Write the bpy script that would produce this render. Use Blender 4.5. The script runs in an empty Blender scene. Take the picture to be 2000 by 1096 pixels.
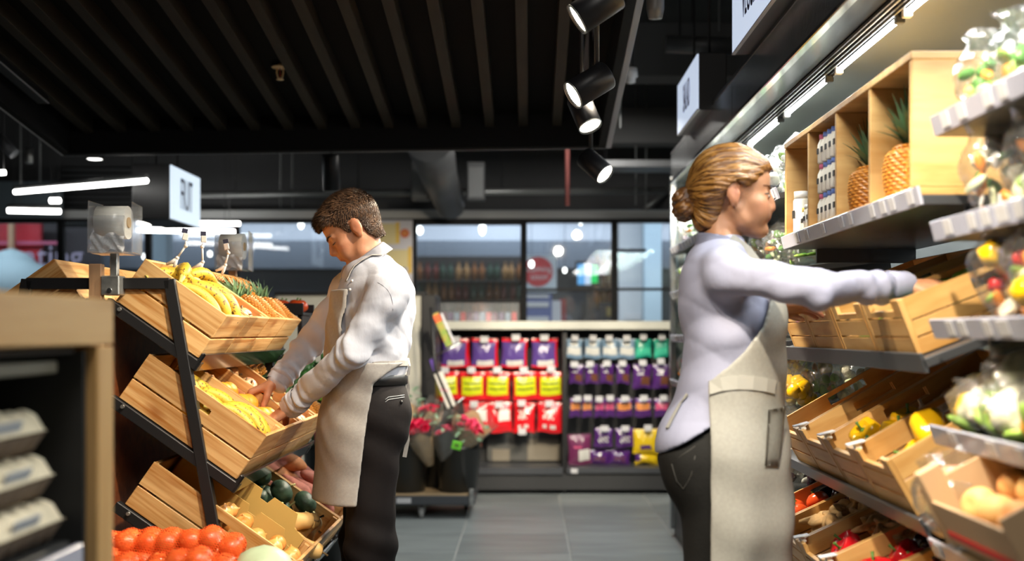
import bpy, bmesh, math, random
import numpy as np
from mathutils import Vector, Matrix, Euler
from mathutils.bvhtree import BVHTree

# ------------------------------------------------------------------ camera, world, light, exposure
random.seed(11)
RNG = np.random.default_rng(11)
S = bpy.context.scene
COL = S.collection
PI = math.pi
FPX, CX, CY, EYE = 2300.0, 1030.0, 650.0, 1.22       # focal length in pixels, vanishing point, eye height


def P(x, y, Y):
    """photograph pixel at depth Y -> point in the shop (metres)"""
    return Vector(((x - CX) * Y / FPX, Y, EYE - (y - CY) * Y / FPX))


cam_d = bpy.data.cameras.new('camera')
cam = bpy.data.objects.new('camera', cam_d)
COL.objects.link(cam)
cam.location = (0, 0, EYE)
cam.rotation_euler = (PI / 2, 0, 0)
cam_d.sensor_width = 36
cam_d.lens = FPX * 36 / 2000
cam_d.shift_x = -(CX - 1000) / 2000
cam_d.shift_y = (CY - 548) / 2000
cam_d.clip_start = 0.05
cam_d.dof.use_dof = True
cam_d.dof.focus_distance = 3.85
cam_d.dof.aperture_fstop = 1.75
S.camera = cam

W = bpy.data.worlds.new('world')
S.world = W
W.use_nodes = True
W.node_tree.nodes['Background'].inputs[0].default_value = (0.62, 0.72, 0.9, 1)
W.node_tree.nodes['Background'].inputs[1].default_value = 0.035
S.view_settings.view_transform = 'Standard'
S.view_settings.look = 'None'
S.view_settings.gamma = 1
S.view_settings.use_curve_mapping = False
S.view_settings.exposure = 0.7
try:
    S.cycles.use_denoising = True
    S.cycles.max_bounces = 8
    S.cycles.transparent_max_bounces = 16
    S.cycles.sample_clamp_indirect = 6
    S.cycles.caustics_reflective = False
    S.cycles.caustics_refractive = False
except Exception:
    pass

WARM = (1.0, 0.86, 0.66)
NEUT = (1.0, 0.95, 0.88)
COOL = (0.86, 0.93, 1.0)


def area_light(name, loc, target, sx, sy, power, col):
    d = bpy.data.lights.new(name, 'AREA')
    d.shape = 'RECTANGLE'
    d.size, d.size_y = sx, sy
    d.energy = power
    d.color = col
    o = bpy.data.objects.new(name, d)
    COL.objects.link(o)
    o.location = loc
    o.rotation_euler = (Vector(target) - Vector(loc)).to_track_quat('-Z', 'Y').to_euler()
    return o


def spot_light(name, loc, target, power, col, angle=50, blend=0.5, radius=0.04):
    d = bpy.data.lights.new(name, 'SPOT')
    d.energy = power
    d.color = col
    d.spot_size = math.radians(angle)
    d.spot_blend = blend
    d.shadow_soft_size = radius
    o = bpy.data.objects.new(name, d)
    COL.objects.link(o)
    o.location = loc
    o.rotation_euler = (Vector(target) - Vector(loc)).to_track_quat('-Z', 'Y').to_euler()
    return o


# unseen fill lights added above the aisle, for the stand and the back floor
area_light('aisle_fill_light', (-0.1, 1.2, 3.3), (-0.3, 3.9, 0.9), 0.5, 1.6, 26, NEUT)
area_light('aisle_fill_light', (0.45, 7.1, 2.55), (0.3, 7.6, 0.0), 0.3, 1.2, 26, NEUT)
# track spots over the aisle that light the fruit stand and the case, plus unseen fill spots
for (sx, sy, sz, tx, ty, tz, pw, an) in [
    (0.30, 3.3, 2.50, -1.0, 3.8, 0.95, 170, 40), (0.36, 4.5, 2.28, -1.0, 4.2, 1.0, 170, 46),
    (0.20, 2.25, 2.66, -1.05, 3.5, 0.7, 150, 32), (0.10, 5.4, 2.16, -0.55, 4.1, 1.3, 130, 42),
    (-0.45, 1.9, 2.72, 0.98, 2.75, 0.75, 90, 40), (0.15, 1.55, 2.66, 1.0, 2.85, 0.72, 190, 36), (-0.2, 3.9, 2.38, 1.0, 4.2, 0.92, 210, 46),
    (-0.05, 5.9, 2.1, -0.9, 8.4, 1.1, 110, 50), (-0.15, 1.0, 2.7, 0.98, 2.15, 1.2, 14, 38),  # unseen spots added to brighten the partition and the near shelf bags
    (0.35, 5.6, 2.14, -0.2, 8.9, 0.9, 120, 44), (0.55, 5.9, 2.3, 0.75, 9.0, 0.9, 160, 44),
]:
    spot_light('track_and_fill_beam', (sx, sy, sz), (tx, ty, tz), pw, WARM, an, 0.45, 0.035)

# ------------------------------------------------------------------ materials
MATS = {}


def node(nt, t, **kw):
    n = nt.nodes.new(t)
    for k, v in kw.items():
        setattr(n, k, v)
    return n


def mat(name, col, rough=0.5, metal=0.0, var=0.0, vs=8.0, bump=0.0, bs=60.0, stretch=(1, 1, 1), spec=0.5,
        coat=0.0, emit=0.0, ecol=None, sheen=0.0, sss=0.0, col2=None, attr=None, orand=0.0, trans=0.0):
    if name in MATS:
        return MATS[name]
    m = bpy.data.materials.new(name)
    m.use_nodes = True
    nt = m.node_tree
    b = nt.nodes['Principled BSDF']
    L = nt.links
    c4 = (*col, 1)
    b.inputs['Base Color'].default_value = c4
    b.inputs['Roughness'].default_value = rough
    b.inputs['Metallic'].default_value = metal
    b.inputs['Specular IOR Level'].default_value = spec
    b.inputs['Coat Weight'].default_value = coat
    b.inputs['Sheen Weight'].default_value = sheen
    b.inputs['Transmission Weight'].default_value = trans
    if sss:
        b.inputs['Subsurface Weight'].default_value = sss
        b.inputs['Subsurface Radius'].default_value = (0.012, 0.005, 0.003)
        b.inputs['Subsurface Scale'].default_value = 1.0
    if emit:
        b.inputs['Emission Color'].default_value = (*(ecol or col), 1)
        b.inputs['Emission Strength'].default_value = emit
    src = None
    if attr:
        a = node(nt, 'ShaderNodeVertexColor', layer_name=attr)
        src = a.outputs['Color']
        L.new(src, b.inputs['Base Color'])
    if var or bump or col2 or orand:
        tc = node(nt, 'ShaderNodeTexCoord')
        mp = node(nt, 'ShaderNodeMapping')
        mp.inputs['Scale'].default_value = stretch
        oi = node(nt, 'ShaderNodeObjectInfo')
        ad = node(nt, 'ShaderNodeVectorMath', operation='ADD')
        L.new(tc.outputs['Object'], mp.inputs['Vector'])
        mu = node(nt, 'ShaderNodeVectorMath', operation='SCALE')
        cx = node(nt, 'ShaderNodeCombineXYZ')
        for i in range(3):
            L.new(oi.outputs['Random'], cx.inputs[i])
        mu.inputs['Scale'].default_value = 17.0
        L.new(cx.outputs[0], mu.inputs[0])
        L.new(mp.outputs[0], ad.inputs[0])
        L.new(mu.outputs[0], ad.inputs[1])
        vec = ad.outputs[0]
        if var or col2:
            n1 = node(nt, 'ShaderNodeTexNoise')
            n1.inputs['Scale'].default_value = vs
            n1.inputs['Detail'].default_value = 5
            L.new(vec, n1.inputs['Vector'])
            rp = node(nt, 'ShaderNodeValToRGB')
            rp.color_ramp.elements[0].position = 0.35
            rp.color_ramp.elements[1].position = 0.68
            lo = col2 or tuple(max(0, c * (1 - var)) for c in col)
            hi = col if col2 else tuple(min(1, c * (1 + var)) for c in col)
            rp.color_ramp.elements[0].color = (*lo, 1)
            rp.color_ramp.elements[1].color = (*hi, 1)
            L.new(n1.outputs['Fac'], rp.inputs[0])
            out = rp.outputs[0]
            if attr:
                mx = node(nt, 'ShaderNodeMix', data_type='RGBA', blend_type='MULTIPLY')
                mx.inputs[0].default_value = 1
                rp.color_ramp.elements[0].color = (1 - var, 1 - var, 1 - var, 1)
                rp.color_ramp.elements[1].color = (1 + var * .3, 1 + var * .3, 1 + var * .3, 1)
                L.new(src, mx.inputs[6])
                L.new(out, mx.inputs[7])
                out = mx.outputs[2]
            if orand:
                hs = node(nt, 'ShaderNodeHueSaturation')
                mr = node(nt, 'ShaderNodeMapRange')
                mr.inputs[3].default_value = 1 - orand
                mr.inputs[4].default_value = 1 + orand
                L.new(oi.outputs['Random'], mr.inputs[0])
                L.new(mr.outputs[0], hs.inputs['Value'])
                L.new(out, hs.inputs['Color'])
                out = hs.outputs[0]
            L.new(out, b.inputs['Base Color'])
        if bump:
            n2 = node(nt, 'ShaderNodeTexNoise')
            n2.inputs['Scale'].default_value = bs
            n2.inputs['Detail'].default_value = 4
            L.new(vec, n2.inputs['Vector'])
            bp = node(nt, 'ShaderNodeBump')
            bp.inputs['Strength'].default_value = bump
            bp.inputs['Distance'].default_value = 0.01
            L.new(n2.outputs['Fac'], bp.inputs['Height'])
            L.new(bp.outputs[0], b.inputs['Normal'])
    MATS[name] = m
    return m


def wood(name, light, dark, rough=0.45, fine=26.0, along=1.6, knots=True, huev=0.18):
    """plank wood: grain runs along the plank's local x"""
    if name in MATS:
        return MATS[name]
    m = bpy.data.materials.new(name)
    m.use_nodes = True
    nt = m.node_tree
    L = nt.links
    b = nt.nodes['Principled BSDF']
    tc = node(nt, 'ShaderNodeTexCoord')
    oi = node(nt, 'ShaderNodeObjectInfo')
    cx = node(nt, 'ShaderNodeCombineXYZ')
    for i in range(3):
        L.new(oi.outputs['Random'], cx.inputs[i])
    sc = node(nt, 'ShaderNodeVectorMath', operation='SCALE')
    sc.inputs['Scale'].default_value = 23.0
    L.new(cx.outputs[0], sc.inputs[0])
    ad = node(nt, 'ShaderNodeVectorMath', operation='ADD')
    L.new(tc.outputs['Object'], ad.inputs[0])
    L.new(sc.outputs[0], ad.inputs[1])
    mp = node(nt, 'ShaderNodeMapping')
    mp.inputs['Scale'].default_value = (along, fine, fine)
    L.new(ad.outputs[0], mp.inputs['Vector'])
    n1 = node(nt, 'ShaderNodeTexNoise')
    n1.inputs['Scale'].default_value = 1.3
    n1.inputs['Detail'].default_value = 3
    n1.inputs['Distortion'].default_value = 0.6
    L.new(mp.outputs[0], n1.inputs['Vector'])
    n2 = node(nt, 'ShaderNodeTexNoise')
    n2.inputs['Scale'].default_value = 3.6
    n2.inputs['Detail'].default_value = 3
    L.new(mp.outputs[0], n2.inputs['Vector'])
    mixf = node(nt, 'ShaderNodeMath', operation='MULTIPLY_ADD')
    mixf.inputs[1].default_value = 0.42
    L.new(n2.outputs['Fac'], mixf.inputs[0])
    L.new(n1.outputs['Fac'], mixf.inputs[2])
    rp = node(nt, 'ShaderNodeValToRGB')
    e = rp.color_ramp.elements
    e[0].position, e[1].position = 0.60, 0.92
    e[0].color = (*light, 1)
    e[1].color = (*dark, 1)
    md_ = e.new(0.72)
    md_.color = (*[light[i] * .62 + dark[i] * .38 for i in range(3)], 1)
    L.new(mixf.outputs[0], rp.inputs[0])
    out = rp.outputs[0]
    if knots:
        mk = node(nt, 'ShaderNodeMapping')
        mk.inputs['Scale'].default_value = (4.5, 9, 9)
        L.new(ad.outputs[0], mk.inputs['Vector'])
        vo = node(nt, 'ShaderNodeTexVoronoi')
        vo.inputs['Scale'].default_value = 1.0
        L.new(mk.outputs[0], vo.inputs['Vector'])
        r2 = node(nt, 'ShaderNodeValToRGB')
        r2.color_ramp.elements[0].position = 0.05
        r2.color_ramp.elements[0].color = (0.75, 0.75, 0.75, 1)
        r2.color_ramp.elements[1].position = 0.22
        r2.color_ramp.elements[1].color = (0, 0, 0, 1)
        L.new(vo.outputs['Distance'], r2.inputs[0])
        mx = node(nt, 'ShaderNodeMix', data_type='RGBA')
        L.new(r2.outputs[0], mx.inputs[0])
        L.new(out, mx.inputs[6])
        mx.inputs[7].default_value = (dark[0] * .75, dark[1] * .55, dark[2] * .4, 1)
        out = mx.outputs[2]
    hs = node(nt, 'ShaderNodeHueSaturation')
    mr = node(nt, 'ShaderNodeMapRange')
    mr.inputs[3].default_value = 1 - huev
    mr.inputs[4].default_value = 1 + huev * .5
    L.new(oi.outputs['Random'], mr.inputs[0])
    L.new(mr.outputs[0], hs.inputs['Value'])
    L.new(out, hs.inputs['Color'])
    L.new(hs.outputs[0], b.inputs['Base Color'])
    b.inputs['Roughness'].default_value = rough
    bp = node(nt, 'ShaderNodeBump')
    bp.inputs['Strength'].default_value = 0.12
    bp.inputs['Distance'].default_value = 0.004
    L.new(mixf.outputs[0], bp.inputs['Height'])
    L.new(bp.outputs[0], b.inputs['Normal'])
    MATS[name] = m
    return m


def film(name, tint=(1, 1, 1), gloss=0.16, rough=0.12, milk=0.08, bump=0.6, bs=26):
    """thin clear plastic: mostly see-through, with shine"""
    if name in MATS:
        return MATS[name]
    m = bpy.data.materials.new(name)
    m.use_nodes = True
    nt = m.node_tree
    L = nt.links
    nt.nodes.remove(nt.nodes['Principled BSDF'])
    out = nt.nodes['Material Output']
    tr = node(nt, 'ShaderNodeBsdfTransparent')
    tr.inputs[0].default_value = (*tint, 1)
    gl = node(nt, 'ShaderNodeBsdfGlossy')
    gl.inputs['Roughness'].default_value = rough
    df = node(nt, 'ShaderNodeBsdfDiffuse')
    df.inputs[0].default_value = (0.9, 0.92, 0.92, 1)
    m1 = node(nt, 'ShaderNodeMixShader')
    m2 = node(nt, 'ShaderNodeMixShader')
    fr = node(nt, 'ShaderNodeLayerWeight')
    fr.inputs[0].default_value = 0.35
    ma = node(nt, 'ShaderNodeMath', operation='MULTIPLY_ADD')
    ma.inputs[1].default_value = 0.5
    ma.inputs[2].default_value = gloss
    L.new(fr.outputs['Facing'], ma.inputs[0])
    m1.inputs[0].default_value = milk
    L.new(tr.outputs[0], m1.inputs[1])
    L.new(df.outputs[0], m1.inputs[2])
    L.new(ma.outputs[0], m2.inputs[0])
    L.new(m1.outputs[0], m2.inputs[1])
    L.new(gl.outputs[0], m2.inputs[2])
    if bump:
        tc = node(nt, 'ShaderNodeTexCoord')
        n2 = node(nt, 'ShaderNodeTexNoise')
        n2.inputs['Scale'].default_value = bs
        n2.inputs['Detail'].default_value = 3
        L.new(tc.outputs['Object'], n2.inputs['Vector'])
        bp = node(nt, 'ShaderNodeBump')
        bp.inputs['Strength'].default_value = bump
        bp.inputs['Distance'].default_value = 0.02
        L.new(n2.outputs['Fac'], bp.inputs['Height'])
        L.new(bp.outputs[0], gl.inputs['Normal'])
    L.new(m2.outputs[0], out.inputs[0])
    MATS[name] = m
    return m


def emitter(name, col, strength):
    return mat(name, col, rough=0.6, emit=strength, ecol=col)


PINE = wood('pine_plank', (0.74, 0.45, 0.185), (0.46, 0.19, 0.04), fine=34)
PLY = wood('birch_plywood', (0.64, 0.385, 0.14), (0.46, 0.23, 0.06), fine=12, along=2.0, knots=False, huev=0.1)
OAKF = wood('cabinet_oak', (0.50, 0.31, 0.125), (0.42, 0.24, 0.085), fine=14, knots=False, huev=0.05)
DARKW = wood('red_brown_panel', (0.27, 0.075, 0.022), (0.15, 0.04, 0.012), fine=16, knots=False, huev=0.05)
BLKM = mat('black_powder_steel', (0.012, 0.012, 0.013), 0.42, 0.0, spec=0.4)
BLKG = mat('black_gloss_steel', (0.015, 0.016, 0.017), 0.16, 0.6)
CHAR = mat('charcoal_shelf_steel', (0.075, 0.08, 0.09), 0.35, 0.3)
GALV = mat('galvanised_steel', (0.42, 0.43, 0.42), 0.38, 0.85, var=0.25, vs=30)
STEEL = mat('brushed_stainless', (0.50, 0.52, 0.53), 0.24, 1.0, var=0.12, vs=6, stretch=(40, 1, 1), bump=0.05, bs=40)
WHITEP = mat('white_plastic', (0.82, 0.82, 0.80), 0.4)
CLEAR = film('clear_acrylic', (0.97, 0.98, 1), 0.10, 0.06, 0.10, 0.0)
FILM = film('bag_film', (0.98, 1, 1), 0.09, 0.10, 0.03, 0.9, 30)
FILM2 = film('cello_film', (0.97, 1, 0.98), 0.09, 0.14, 0.04, 1.0, 45)
RAIL = mat('price_rail_plastic', (0.42, 0.43, 0.52), 0.18, spec=0.7)
TAGW = mat('price_tag_card', (0.58, 0.58, 0.60), 0.5)

# ------------------------------------------------------------------ object helpers


def tag(o, label=None, cat=None, group=None, kind=None):
    if label:
        o['label'] = label
    if cat:
        o['category'] = cat
    if group:
        o['group'] = group
    if kind:
        o['kind'] = kind
    return o


def link(o, parent=None):
    COL.objects.link(o)
    if parent is not None:
        o.parent = parent
    return o


def empty(name, loc=(0, 0, 0), rot=(0, 0, 0), label=None, cat=None, group=None, parent=None):
    o = bpy.data.objects.new(name, None)
    o.empty_display_size = 0.05
    o.location = loc
    o.rotation_euler = rot
    link(o, parent)
    return tag(o, label, cat, group)


def obj(name, me, m=None, parent=None, loc=(0, 0, 0), rot=(0, 0, 0), label=None, cat=None, group=None, kind=None, smooth=False):
    if isinstance(me, bmesh.types.BMesh):
        bm = me
        me = bpy.data.meshes.new(name)
        bm.to_mesh(me)
        bm.free()
    if m is not None and not me.materials:
        for x in (m if isinstance(m, (list, tuple)) else [m]):
            me.materials.append(x)
    if smooth:
        me.polygons.foreach_set('use_smooth', [True] * len(me.polygons))
    o = bpy.data.objects.new(name, me)
    o.location = loc
    o.rotation_euler = rot
    link(o, parent)
    return tag(o, label, cat, group, kind)


def copy_tree(o, parent=None):
    c = o.copy()
    COL.objects.link(c)
    if parent is not None:
        c.parent = parent
    for ch in list(o.children):
        copy_tree(ch, c)
    return c


def place(o, mtx):
    o.matrix_world = mtx
    o.location, q, o.scale = mtx.decompose()
    o.rotation_mode = 'XYZ'
    o.rotation_euler = q.to_euler()
    return o


def add_box(bm, c, s, rot=None, bev=0.0):
    r = bmesh.ops.create_cube(bm, size=1.0)
    vs = r['verts']
    bmesh.ops.scale(bm, vec=s, verts=vs)
    if bev > 0:
        es = list({e for v in vs for e in v.link_edges})
        rr = bmesh.ops.bevel(bm, geom=es, offset=bev, segments=1, affect='EDGES')
        vs = list({v for f in rr['faces'] for v in f.verts} | {v for v in vs if v.is_valid})
    if rot is not None:
        bmesh.ops.rotate(bm, cent=(0, 0, 0), matrix=rot, verts=vs)
    bmesh.ops.translate(bm, vec=c, verts=vs)
    return vs


_BOX = {}


def box(name, c, s, m, parent=None, bev=0.002, rot=(0, 0, 0), **kw):
    """a box mesh of its own centred on its object origin; equal boxes share the mesh"""
    key = (tuple(round(v, 4) for v in s), m.name, round(bev, 4))
    if key not in _BOX:
        bm = bmesh.new()
        add_box(bm, (0, 0, 0), s, bev=min(bev, min(s) * 0.3))
        me = bpy.data.meshes.new(name)
        bm.to_mesh(me)
        bm.free()
        me.materials.append(m)
        _BOX[key] = me
    return obj(name, _BOX[key], None, parent, c, rot, **kw)


def add_tube(bm, pts, rad, n=8, caps=True, closed=False):
    pts = [Vector(p) for p in pts]
    rs = rad if isinstance(rad, (list, tuple)) else [rad] * len(pts)
    rings = []
    up = Vector((0.13, 0.21, 0.97)).normalized()
    N = len(pts)
    prev = None
    for i, p in enumerate(pts):
        if closed:
            t = (pts[(i + 1) % N] - pts[i - 1]).normalized()
        else:
            t = (pts[min(i + 1, N - 1)] - pts[max(i - 1, 0)]).normalized()
        if prev is None:
            a = t.cross(up)
            if a.length < 1e-3:
                a = t.cross(Vector((1, 0, 0)))
        else:
            a = prev - t * prev.dot(t)
        a.normalize()
        prev = a
        b2 = t.cross(a)
        rings.append([bm.verts.new(p + (a * math.cos(2 * PI * k / n) + b2 * math.sin(2 * PI * k / n)) * rs[i]) for k in range(n)])
    M = N if closed else N - 1
    for i in range(M):
        A, B = rings[i], rings[(i + 1) % N]
        for k in range(n):
            f = bm.faces.new((A[k], A[(k + 1) % n], B[(k + 1) % n], B[k]))
            f.smooth = True
    if caps and not closed:
        bm.faces.new(list(reversed(rings[0])))
        bm.faces.new(rings[-1])
    return rings


def tube(name, pts, rad, m, parent=None, n=8, **kw):
    bm = bmesh.new()
    add_tube(bm, pts, rad, n)
    bmesh.ops.recalc_face_normals(bm, faces=bm.faces)
    return obj(name, bm, m, parent, **kw)


def add_lathe(bm, prof, n=16, lobes=0, amp=0.0, axis='z', jitter=0.0, cap=True):
    rings = []
    for (r, z) in prof:
        ring = []
        for k in range(n):
            a = 2 * PI * k / n
            rr = r * (1 + amp * math.cos(lobes * a)) * (1 + random.uniform(-jitter, jitter))
            ring.append(bm.verts.new((rr * math.cos(a), rr * math.sin(a), z)))
        rings.append(ring)
    for A, B in zip(rings, rings[1:]):
        for k in range(n):
            f = bm.faces.new((A[k], A[(k + 1) % n], B[(k + 1) % n], B[k]))
            f.smooth = True
    if cap:
        bm.faces.new(list(reversed(rings[0]))).smooth = True
        bm.faces.new(rings[-1]).smooth = True
    return rings


def lathe_mesh(name, prof, m, n=16, **kw):
    bm = bmesh.new()
    add_lathe(bm, prof, n, **kw)
    bmesh.ops.recalc_face_normals(bm, faces=bm.faces)
    me = bpy.data.meshes.new(name)
    bm.to_mesh(me)
    bm.free()
    for x in (m if isinstance(m, (list, tuple)) else [m]):
        me.materials.append(x)
    return me


def mesh_of(name, verts, faces, m=None, smooth=True):
    me = bpy.data.meshes.new(name)
    me.from_pydata([tuple(v) for v in verts], [], faces)
    if m is not None:
        me.materials.append(m)
    if smooth:
        me.polygons.foreach_set('use_smooth', [True] * len(me.polygons))
    me.update()
    return me


def text_obj(name, body, size, m, parent, mtx, align='CENTER', sx=1.0):
    c = bpy.data.curves.new(name, 'FONT')
    c.body = body
    c.size = size
    c.align_x = align
    c.align_y = 'CENTER'
    c.extrude = 0.0008
    c.materials.append(m)
    t = bpy.data.objects.new(name, c)
    COL.objects.link(t)
    me = bpy.data.meshes.new_from_object(t.evaluated_get(bpy.context.evaluated_depsgraph_get()))
    bpy.data.objects.remove(t)
    o = bpy.data.objects.new(name, me)
    link(o, parent)
    o.matrix_local = mtx @ Matrix.Diagonal((sx, 1, 1, 1))
    return o


def nth(i):
    return ['first', 'second', 'third', 'fourth', 'fifth', 'sixth', 'seventh', 'eighth', 'ninth', 'tenth', 'eleventh', 'twelfth',
            'thirteenth', 'fourteenth', 'fifteenth', 'sixteenth', 'seventeenth', 'eighteenth', 'nineteenth', 'twentieth'][i] if i < 20 else str(i + 1) + 'th'
# ------------------------------------------------------------------ setting: floor, walls, ceiling, windows
def struct(name, c, s, m, parent=None, bev=0.0, rot=(0, 0, 0), **kw):
    return box(name, c, s, m, parent, bev, rot, kind='structure', **kw) if parent is None else box(name, c, s, m, parent, bev, rot)


TILE = mat('grey_porcelain_tile', (0.225, 0.255, 0.26), 0.42, var=0.14, vs=2.2, stretch=(1, 4, 1), orand=0.12, spec=.3)
GROUT = mat('tile_grout', (0.36, 0.37, 0.36), 0.9, spec=.1)
floor = struct('floor', (0.0, 6.0, -0.012), (16, 18, 0.02), GROUT)
T = 0.63
x0 = (1100 - CX) * 9.2 / FPX * 0  # joint line straight ahead of the camera's aim
jx = (1100 - CX) * (FPX * EYE / (1012 - CY)) / FPX
jy = FPX * EYE / (1012 - CY)
for i in range(-7, 6):
    for j in range(-7, 3):
        box('floor_tile', (jx + (i + .5) * T, jy + (j + .5) * T - 6.0, 0.010), (T - 0.010, T - 0.010, 0.012), TILE, floor, 0.0015)

CEIL = mat('dark_painted_soffit', (0.085, 0.09, 0.093), 0.8, var=0.3, vs=0.8)
DARKC = mat('black_ceiling_paint', (0.008, 0.008, 0.0085), 0.8, spec=.12)
WALLD = mat('dark_wall_paint', (0.06, 0.062, 0.066), 0.8, var=0.1)
struct('ceiling', (0, 6, 3.75), (16, 18, 0.1), CEIL)
struct('wall_left', (-7.6, 6, 1.87), (0.1, 18, 3.8), WALLD)
struct('wall_right', (2.6, 4, 1.87), (0.1, 14, 3.8), WALLD)
struct('wall_rear', (0, -2.9, 1.87), (16, 0.1, 3.8), mat('rear_wall_paint', (0.42, 0.42, 0.42), 0.8))
struct('wall_corridor', (0, 14.9, 1.87), (16, 0.1, 3.8), WALLD)
FASC = mat('grey_bulkhead_paint', (0.20, 0.21, 0.215), 0.6, var=0.05)
# window head beam across the shop front (grey band under the dark ceiling)
struct('beam_window_head', (-1.0, 9.52, 2.155), (10.5, 0.18, 0.09), mat('pale_head_beam', (0.42, 0.43, 0.43), 0.6))
struct('wall_upper_back', (-1.0, 9.7, 2.98), (14, 0.1, 1.5), mat('black_upper_wall', (0.042, 0.044, 0.047), 0.7))
# ceiling services seen under and beside the canopy
DUCT = mat('grey_duct_sheet', (0.11, 0.115, 0.12), 0.45, 0.3, var=0.15, vs=3)
PIPE = mat('galvanised_conduit', (0.20, 0.21, 0.21), 0.4, 0.6)


def ceiling_thing(name, label, cat, c, s, m, bev=0.004, rot=(0, 0, 0), group=None):
    return box(name, c, s, m, None, bev, rot, label=label, cat=cat, group=group)


c = P(740, 372, 8.9)
sv = empty('service_pipe', P(740, 372, 8.9), label='thin grey pipe running level across the dark ceiling void', cat='pipe')
tube('pipe', [P(385, 380, 8.9) - sv.location, P(1300, 372, 8.9) - sv.location], 0.026, PIPE, sv, 10)
for px in (460, 700, 980, 1180):
    a = P(px, 376, 8.9) - sv.location
    tube('hanger', [a, (a.x, a.y, 3.70 - sv.location.z)], .004, BLKM, sv, 6)
bm = bmesh.new()
add_tube(bm, [P(838, 270, 7.6), P(858, 345, 8.4), P(880, 402, 9.0)], [0.16, 0.13, 0.11], 16)
obj('air_duct', bm, DUCT, label='pale grey round air duct slanting down behind the canopy edge', cat='duct')
for px, w, lab in ((822, 34, 'small grey loudspeaker box on the near flank of the slanting duct'), (930, 34, 'small grey loudspeaker box on the far flank of the slanting duct')):
    a = P(px, 355, 8.7)
    o = empty('ceiling_box', a, label=lab, cat='box')
    box('housing', (0, 0, 0), (0.13, 0.12, 0.28), DUCT, o, 0.006)
    box('cover', (0, -0.063, -0.01), (0.11, 0.006, 0.22), FASC, o, 0.002)
tube('sprinkler_main', [(P(1108, 0, 8.0).x, 8.0, 3.70), P(1108, 402, 8.0)], 0.017, mat('red_oxide_pipe', (0.16, 0.05, 0.045), 0.5), n=10, label='dull red sprinkler pipe dropping behind the canopy', cat='pipe')
ov = empty('overhead_duct', P(1380, 89, 6.6), label='grey horizontal duct high above the case signs', cat='duct')
tube('duct', [P(1300, 86, 6.6) - ov.location, P(1460, 92, 6.6) - ov.location], 0.05, DUCT, ov, 10)
for dx in (-.15, .15):
    tube('hanger', [(dx, 0, .03), (dx, 0, 3.70 - ov.location.z)], .005, BLKM, ov, 6)
box('ceiling_beam', (0.9, 7.6, 3.02), (3.4, 0.25, 0.34), mat('grey_soffit_beam', (0.09, 0.093, 0.095), 0.8), None, 0.004, label='grey concrete beam crossing above the veggies sign', cat='beam')
box('ceiling_beam', (0.9, 8.6, 2.72), (3.4, 0.2, 0.26), mat('grey_soffit_beam', (0.09, 0.093, 0.095), 0.8), None, 0.004, label='lower grey beam crossing behind the salad sign', cat='beam')
tube('vertical_duct', [(P(1280, 0, 4.4).x, 4.4, 3.70), P(1280, 18, 4.4), P(1280, 36, 4.4)], [0.034, 0.034, 0.026], DUCT, n=14, label='short grey pipe stub hanging at the top of the ceiling void', cat='pipe', smooth=True)
# smoke detector bell and its drop rod
b = empty('smoke_detector', P(1232, 150, 6.2), label='white smoke detector hanging on twin drop rods', cat='detector')
obj('body', lathe_mesh('body', [(0.012, 0.05), (0.034, 0.045), (0.038, 0.0), (0.026, -0.01), (0.026, -0.03), (0.012, -0.036)], WHITEP, 16), None, b)
for dx in (-0.012, 0.012):
    tube('drop_rod', [(dx, 0, 0.05), (dx, 0, 3.70 - b.location.z)], 0.004, BLKM, b, 6)
for i, (px, y0, y1, Y, lab) in enumerate([
    (548, 300, 405, 9.0, 'thin pale drop rod nearest the left sign'), (571, 300, 405, 9.0, 'thin pale drop rod beside the first one'),
    (1405, 10, 60, 6.4, 'thin rod at the top beside the veggies sign'), (1212, 90, 250, 7.4, 'thin rod right beside the canopy track'),
    (1242, 330, 400, 8.6, 'short rod low between canopy and case'), (1262, 300, 402, 8.8, 'second short rod low between canopy and case'),
    (40, 305, 395, 8.6, 'thin rod holding the long tube lamp, outer one'), (78, 285, 380, 8.4, 'thin rod holding the long tube lamp, inner one')]):
    p0_ = P(px, y1, Y)
    tube('drop_rod', [(p0_.x, p0_.y, 3.70), p0_], 0.006, PIPE, n=6, label=lab, cat='rod')
tube('diagonal_brace', [P(1258, 410, 9.45), P(1330, 352, 9.64)], 0.02, PIPE, n=8, label='grey diagonal brace above the window corner', cat='brace')
ctr = empty('cable_tray', P(1268, 325, 8.2), label='dark cable tray between the canopy and the cold case', cat='tray')
box('tray_channel', (0, 0, 0), (0.7, 0.3, 0.05), DUCT, ctr, 0.004)
for dx in (-.3, .3):
    tube('hanger', [(dx, 0, .02), (dx, 0, 3.70 - ctr.location.z)], .005, BLKM, ctr, 6)
for i, (px, py, Y, rz, lab) in enumerate([(12, 285, 7.0, 0.4, 'black track spot at the far corner of the ceiling'), (57, 305, 8.4, 0.0, 'small pale ceiling sensor on a short stem')]):
    s = empty('ceiling_fitting', P(px, py, Y), label=lab, cat='fitting')
    tube('body', [(0.05 * (1 - i), 0, -0.05), (-0.05 * (1 - i), 0, 0.05)], 0.035 if i == 0 else 0.025, CHAR if i == 0 else GALV, s, 12)
    tube('stem', [(-0.05 * (1 - i), 0, 0.05), (-0.05 * (1 - i), 0, 3.70 - s.location.z)], 0.006, BLKM, s, 6)

# shop-front glazing: mullions and panes
GLASS = film('shop_glass', (0.86, 0.90, 0.93), 0.05, 0.02, 0.012, 0.0)
FRAME = mat('black_window_frame', (0.010, 0.0105, 0.012), 0.6, spec=.2)
YG = 9.45
wn = 0


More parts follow.
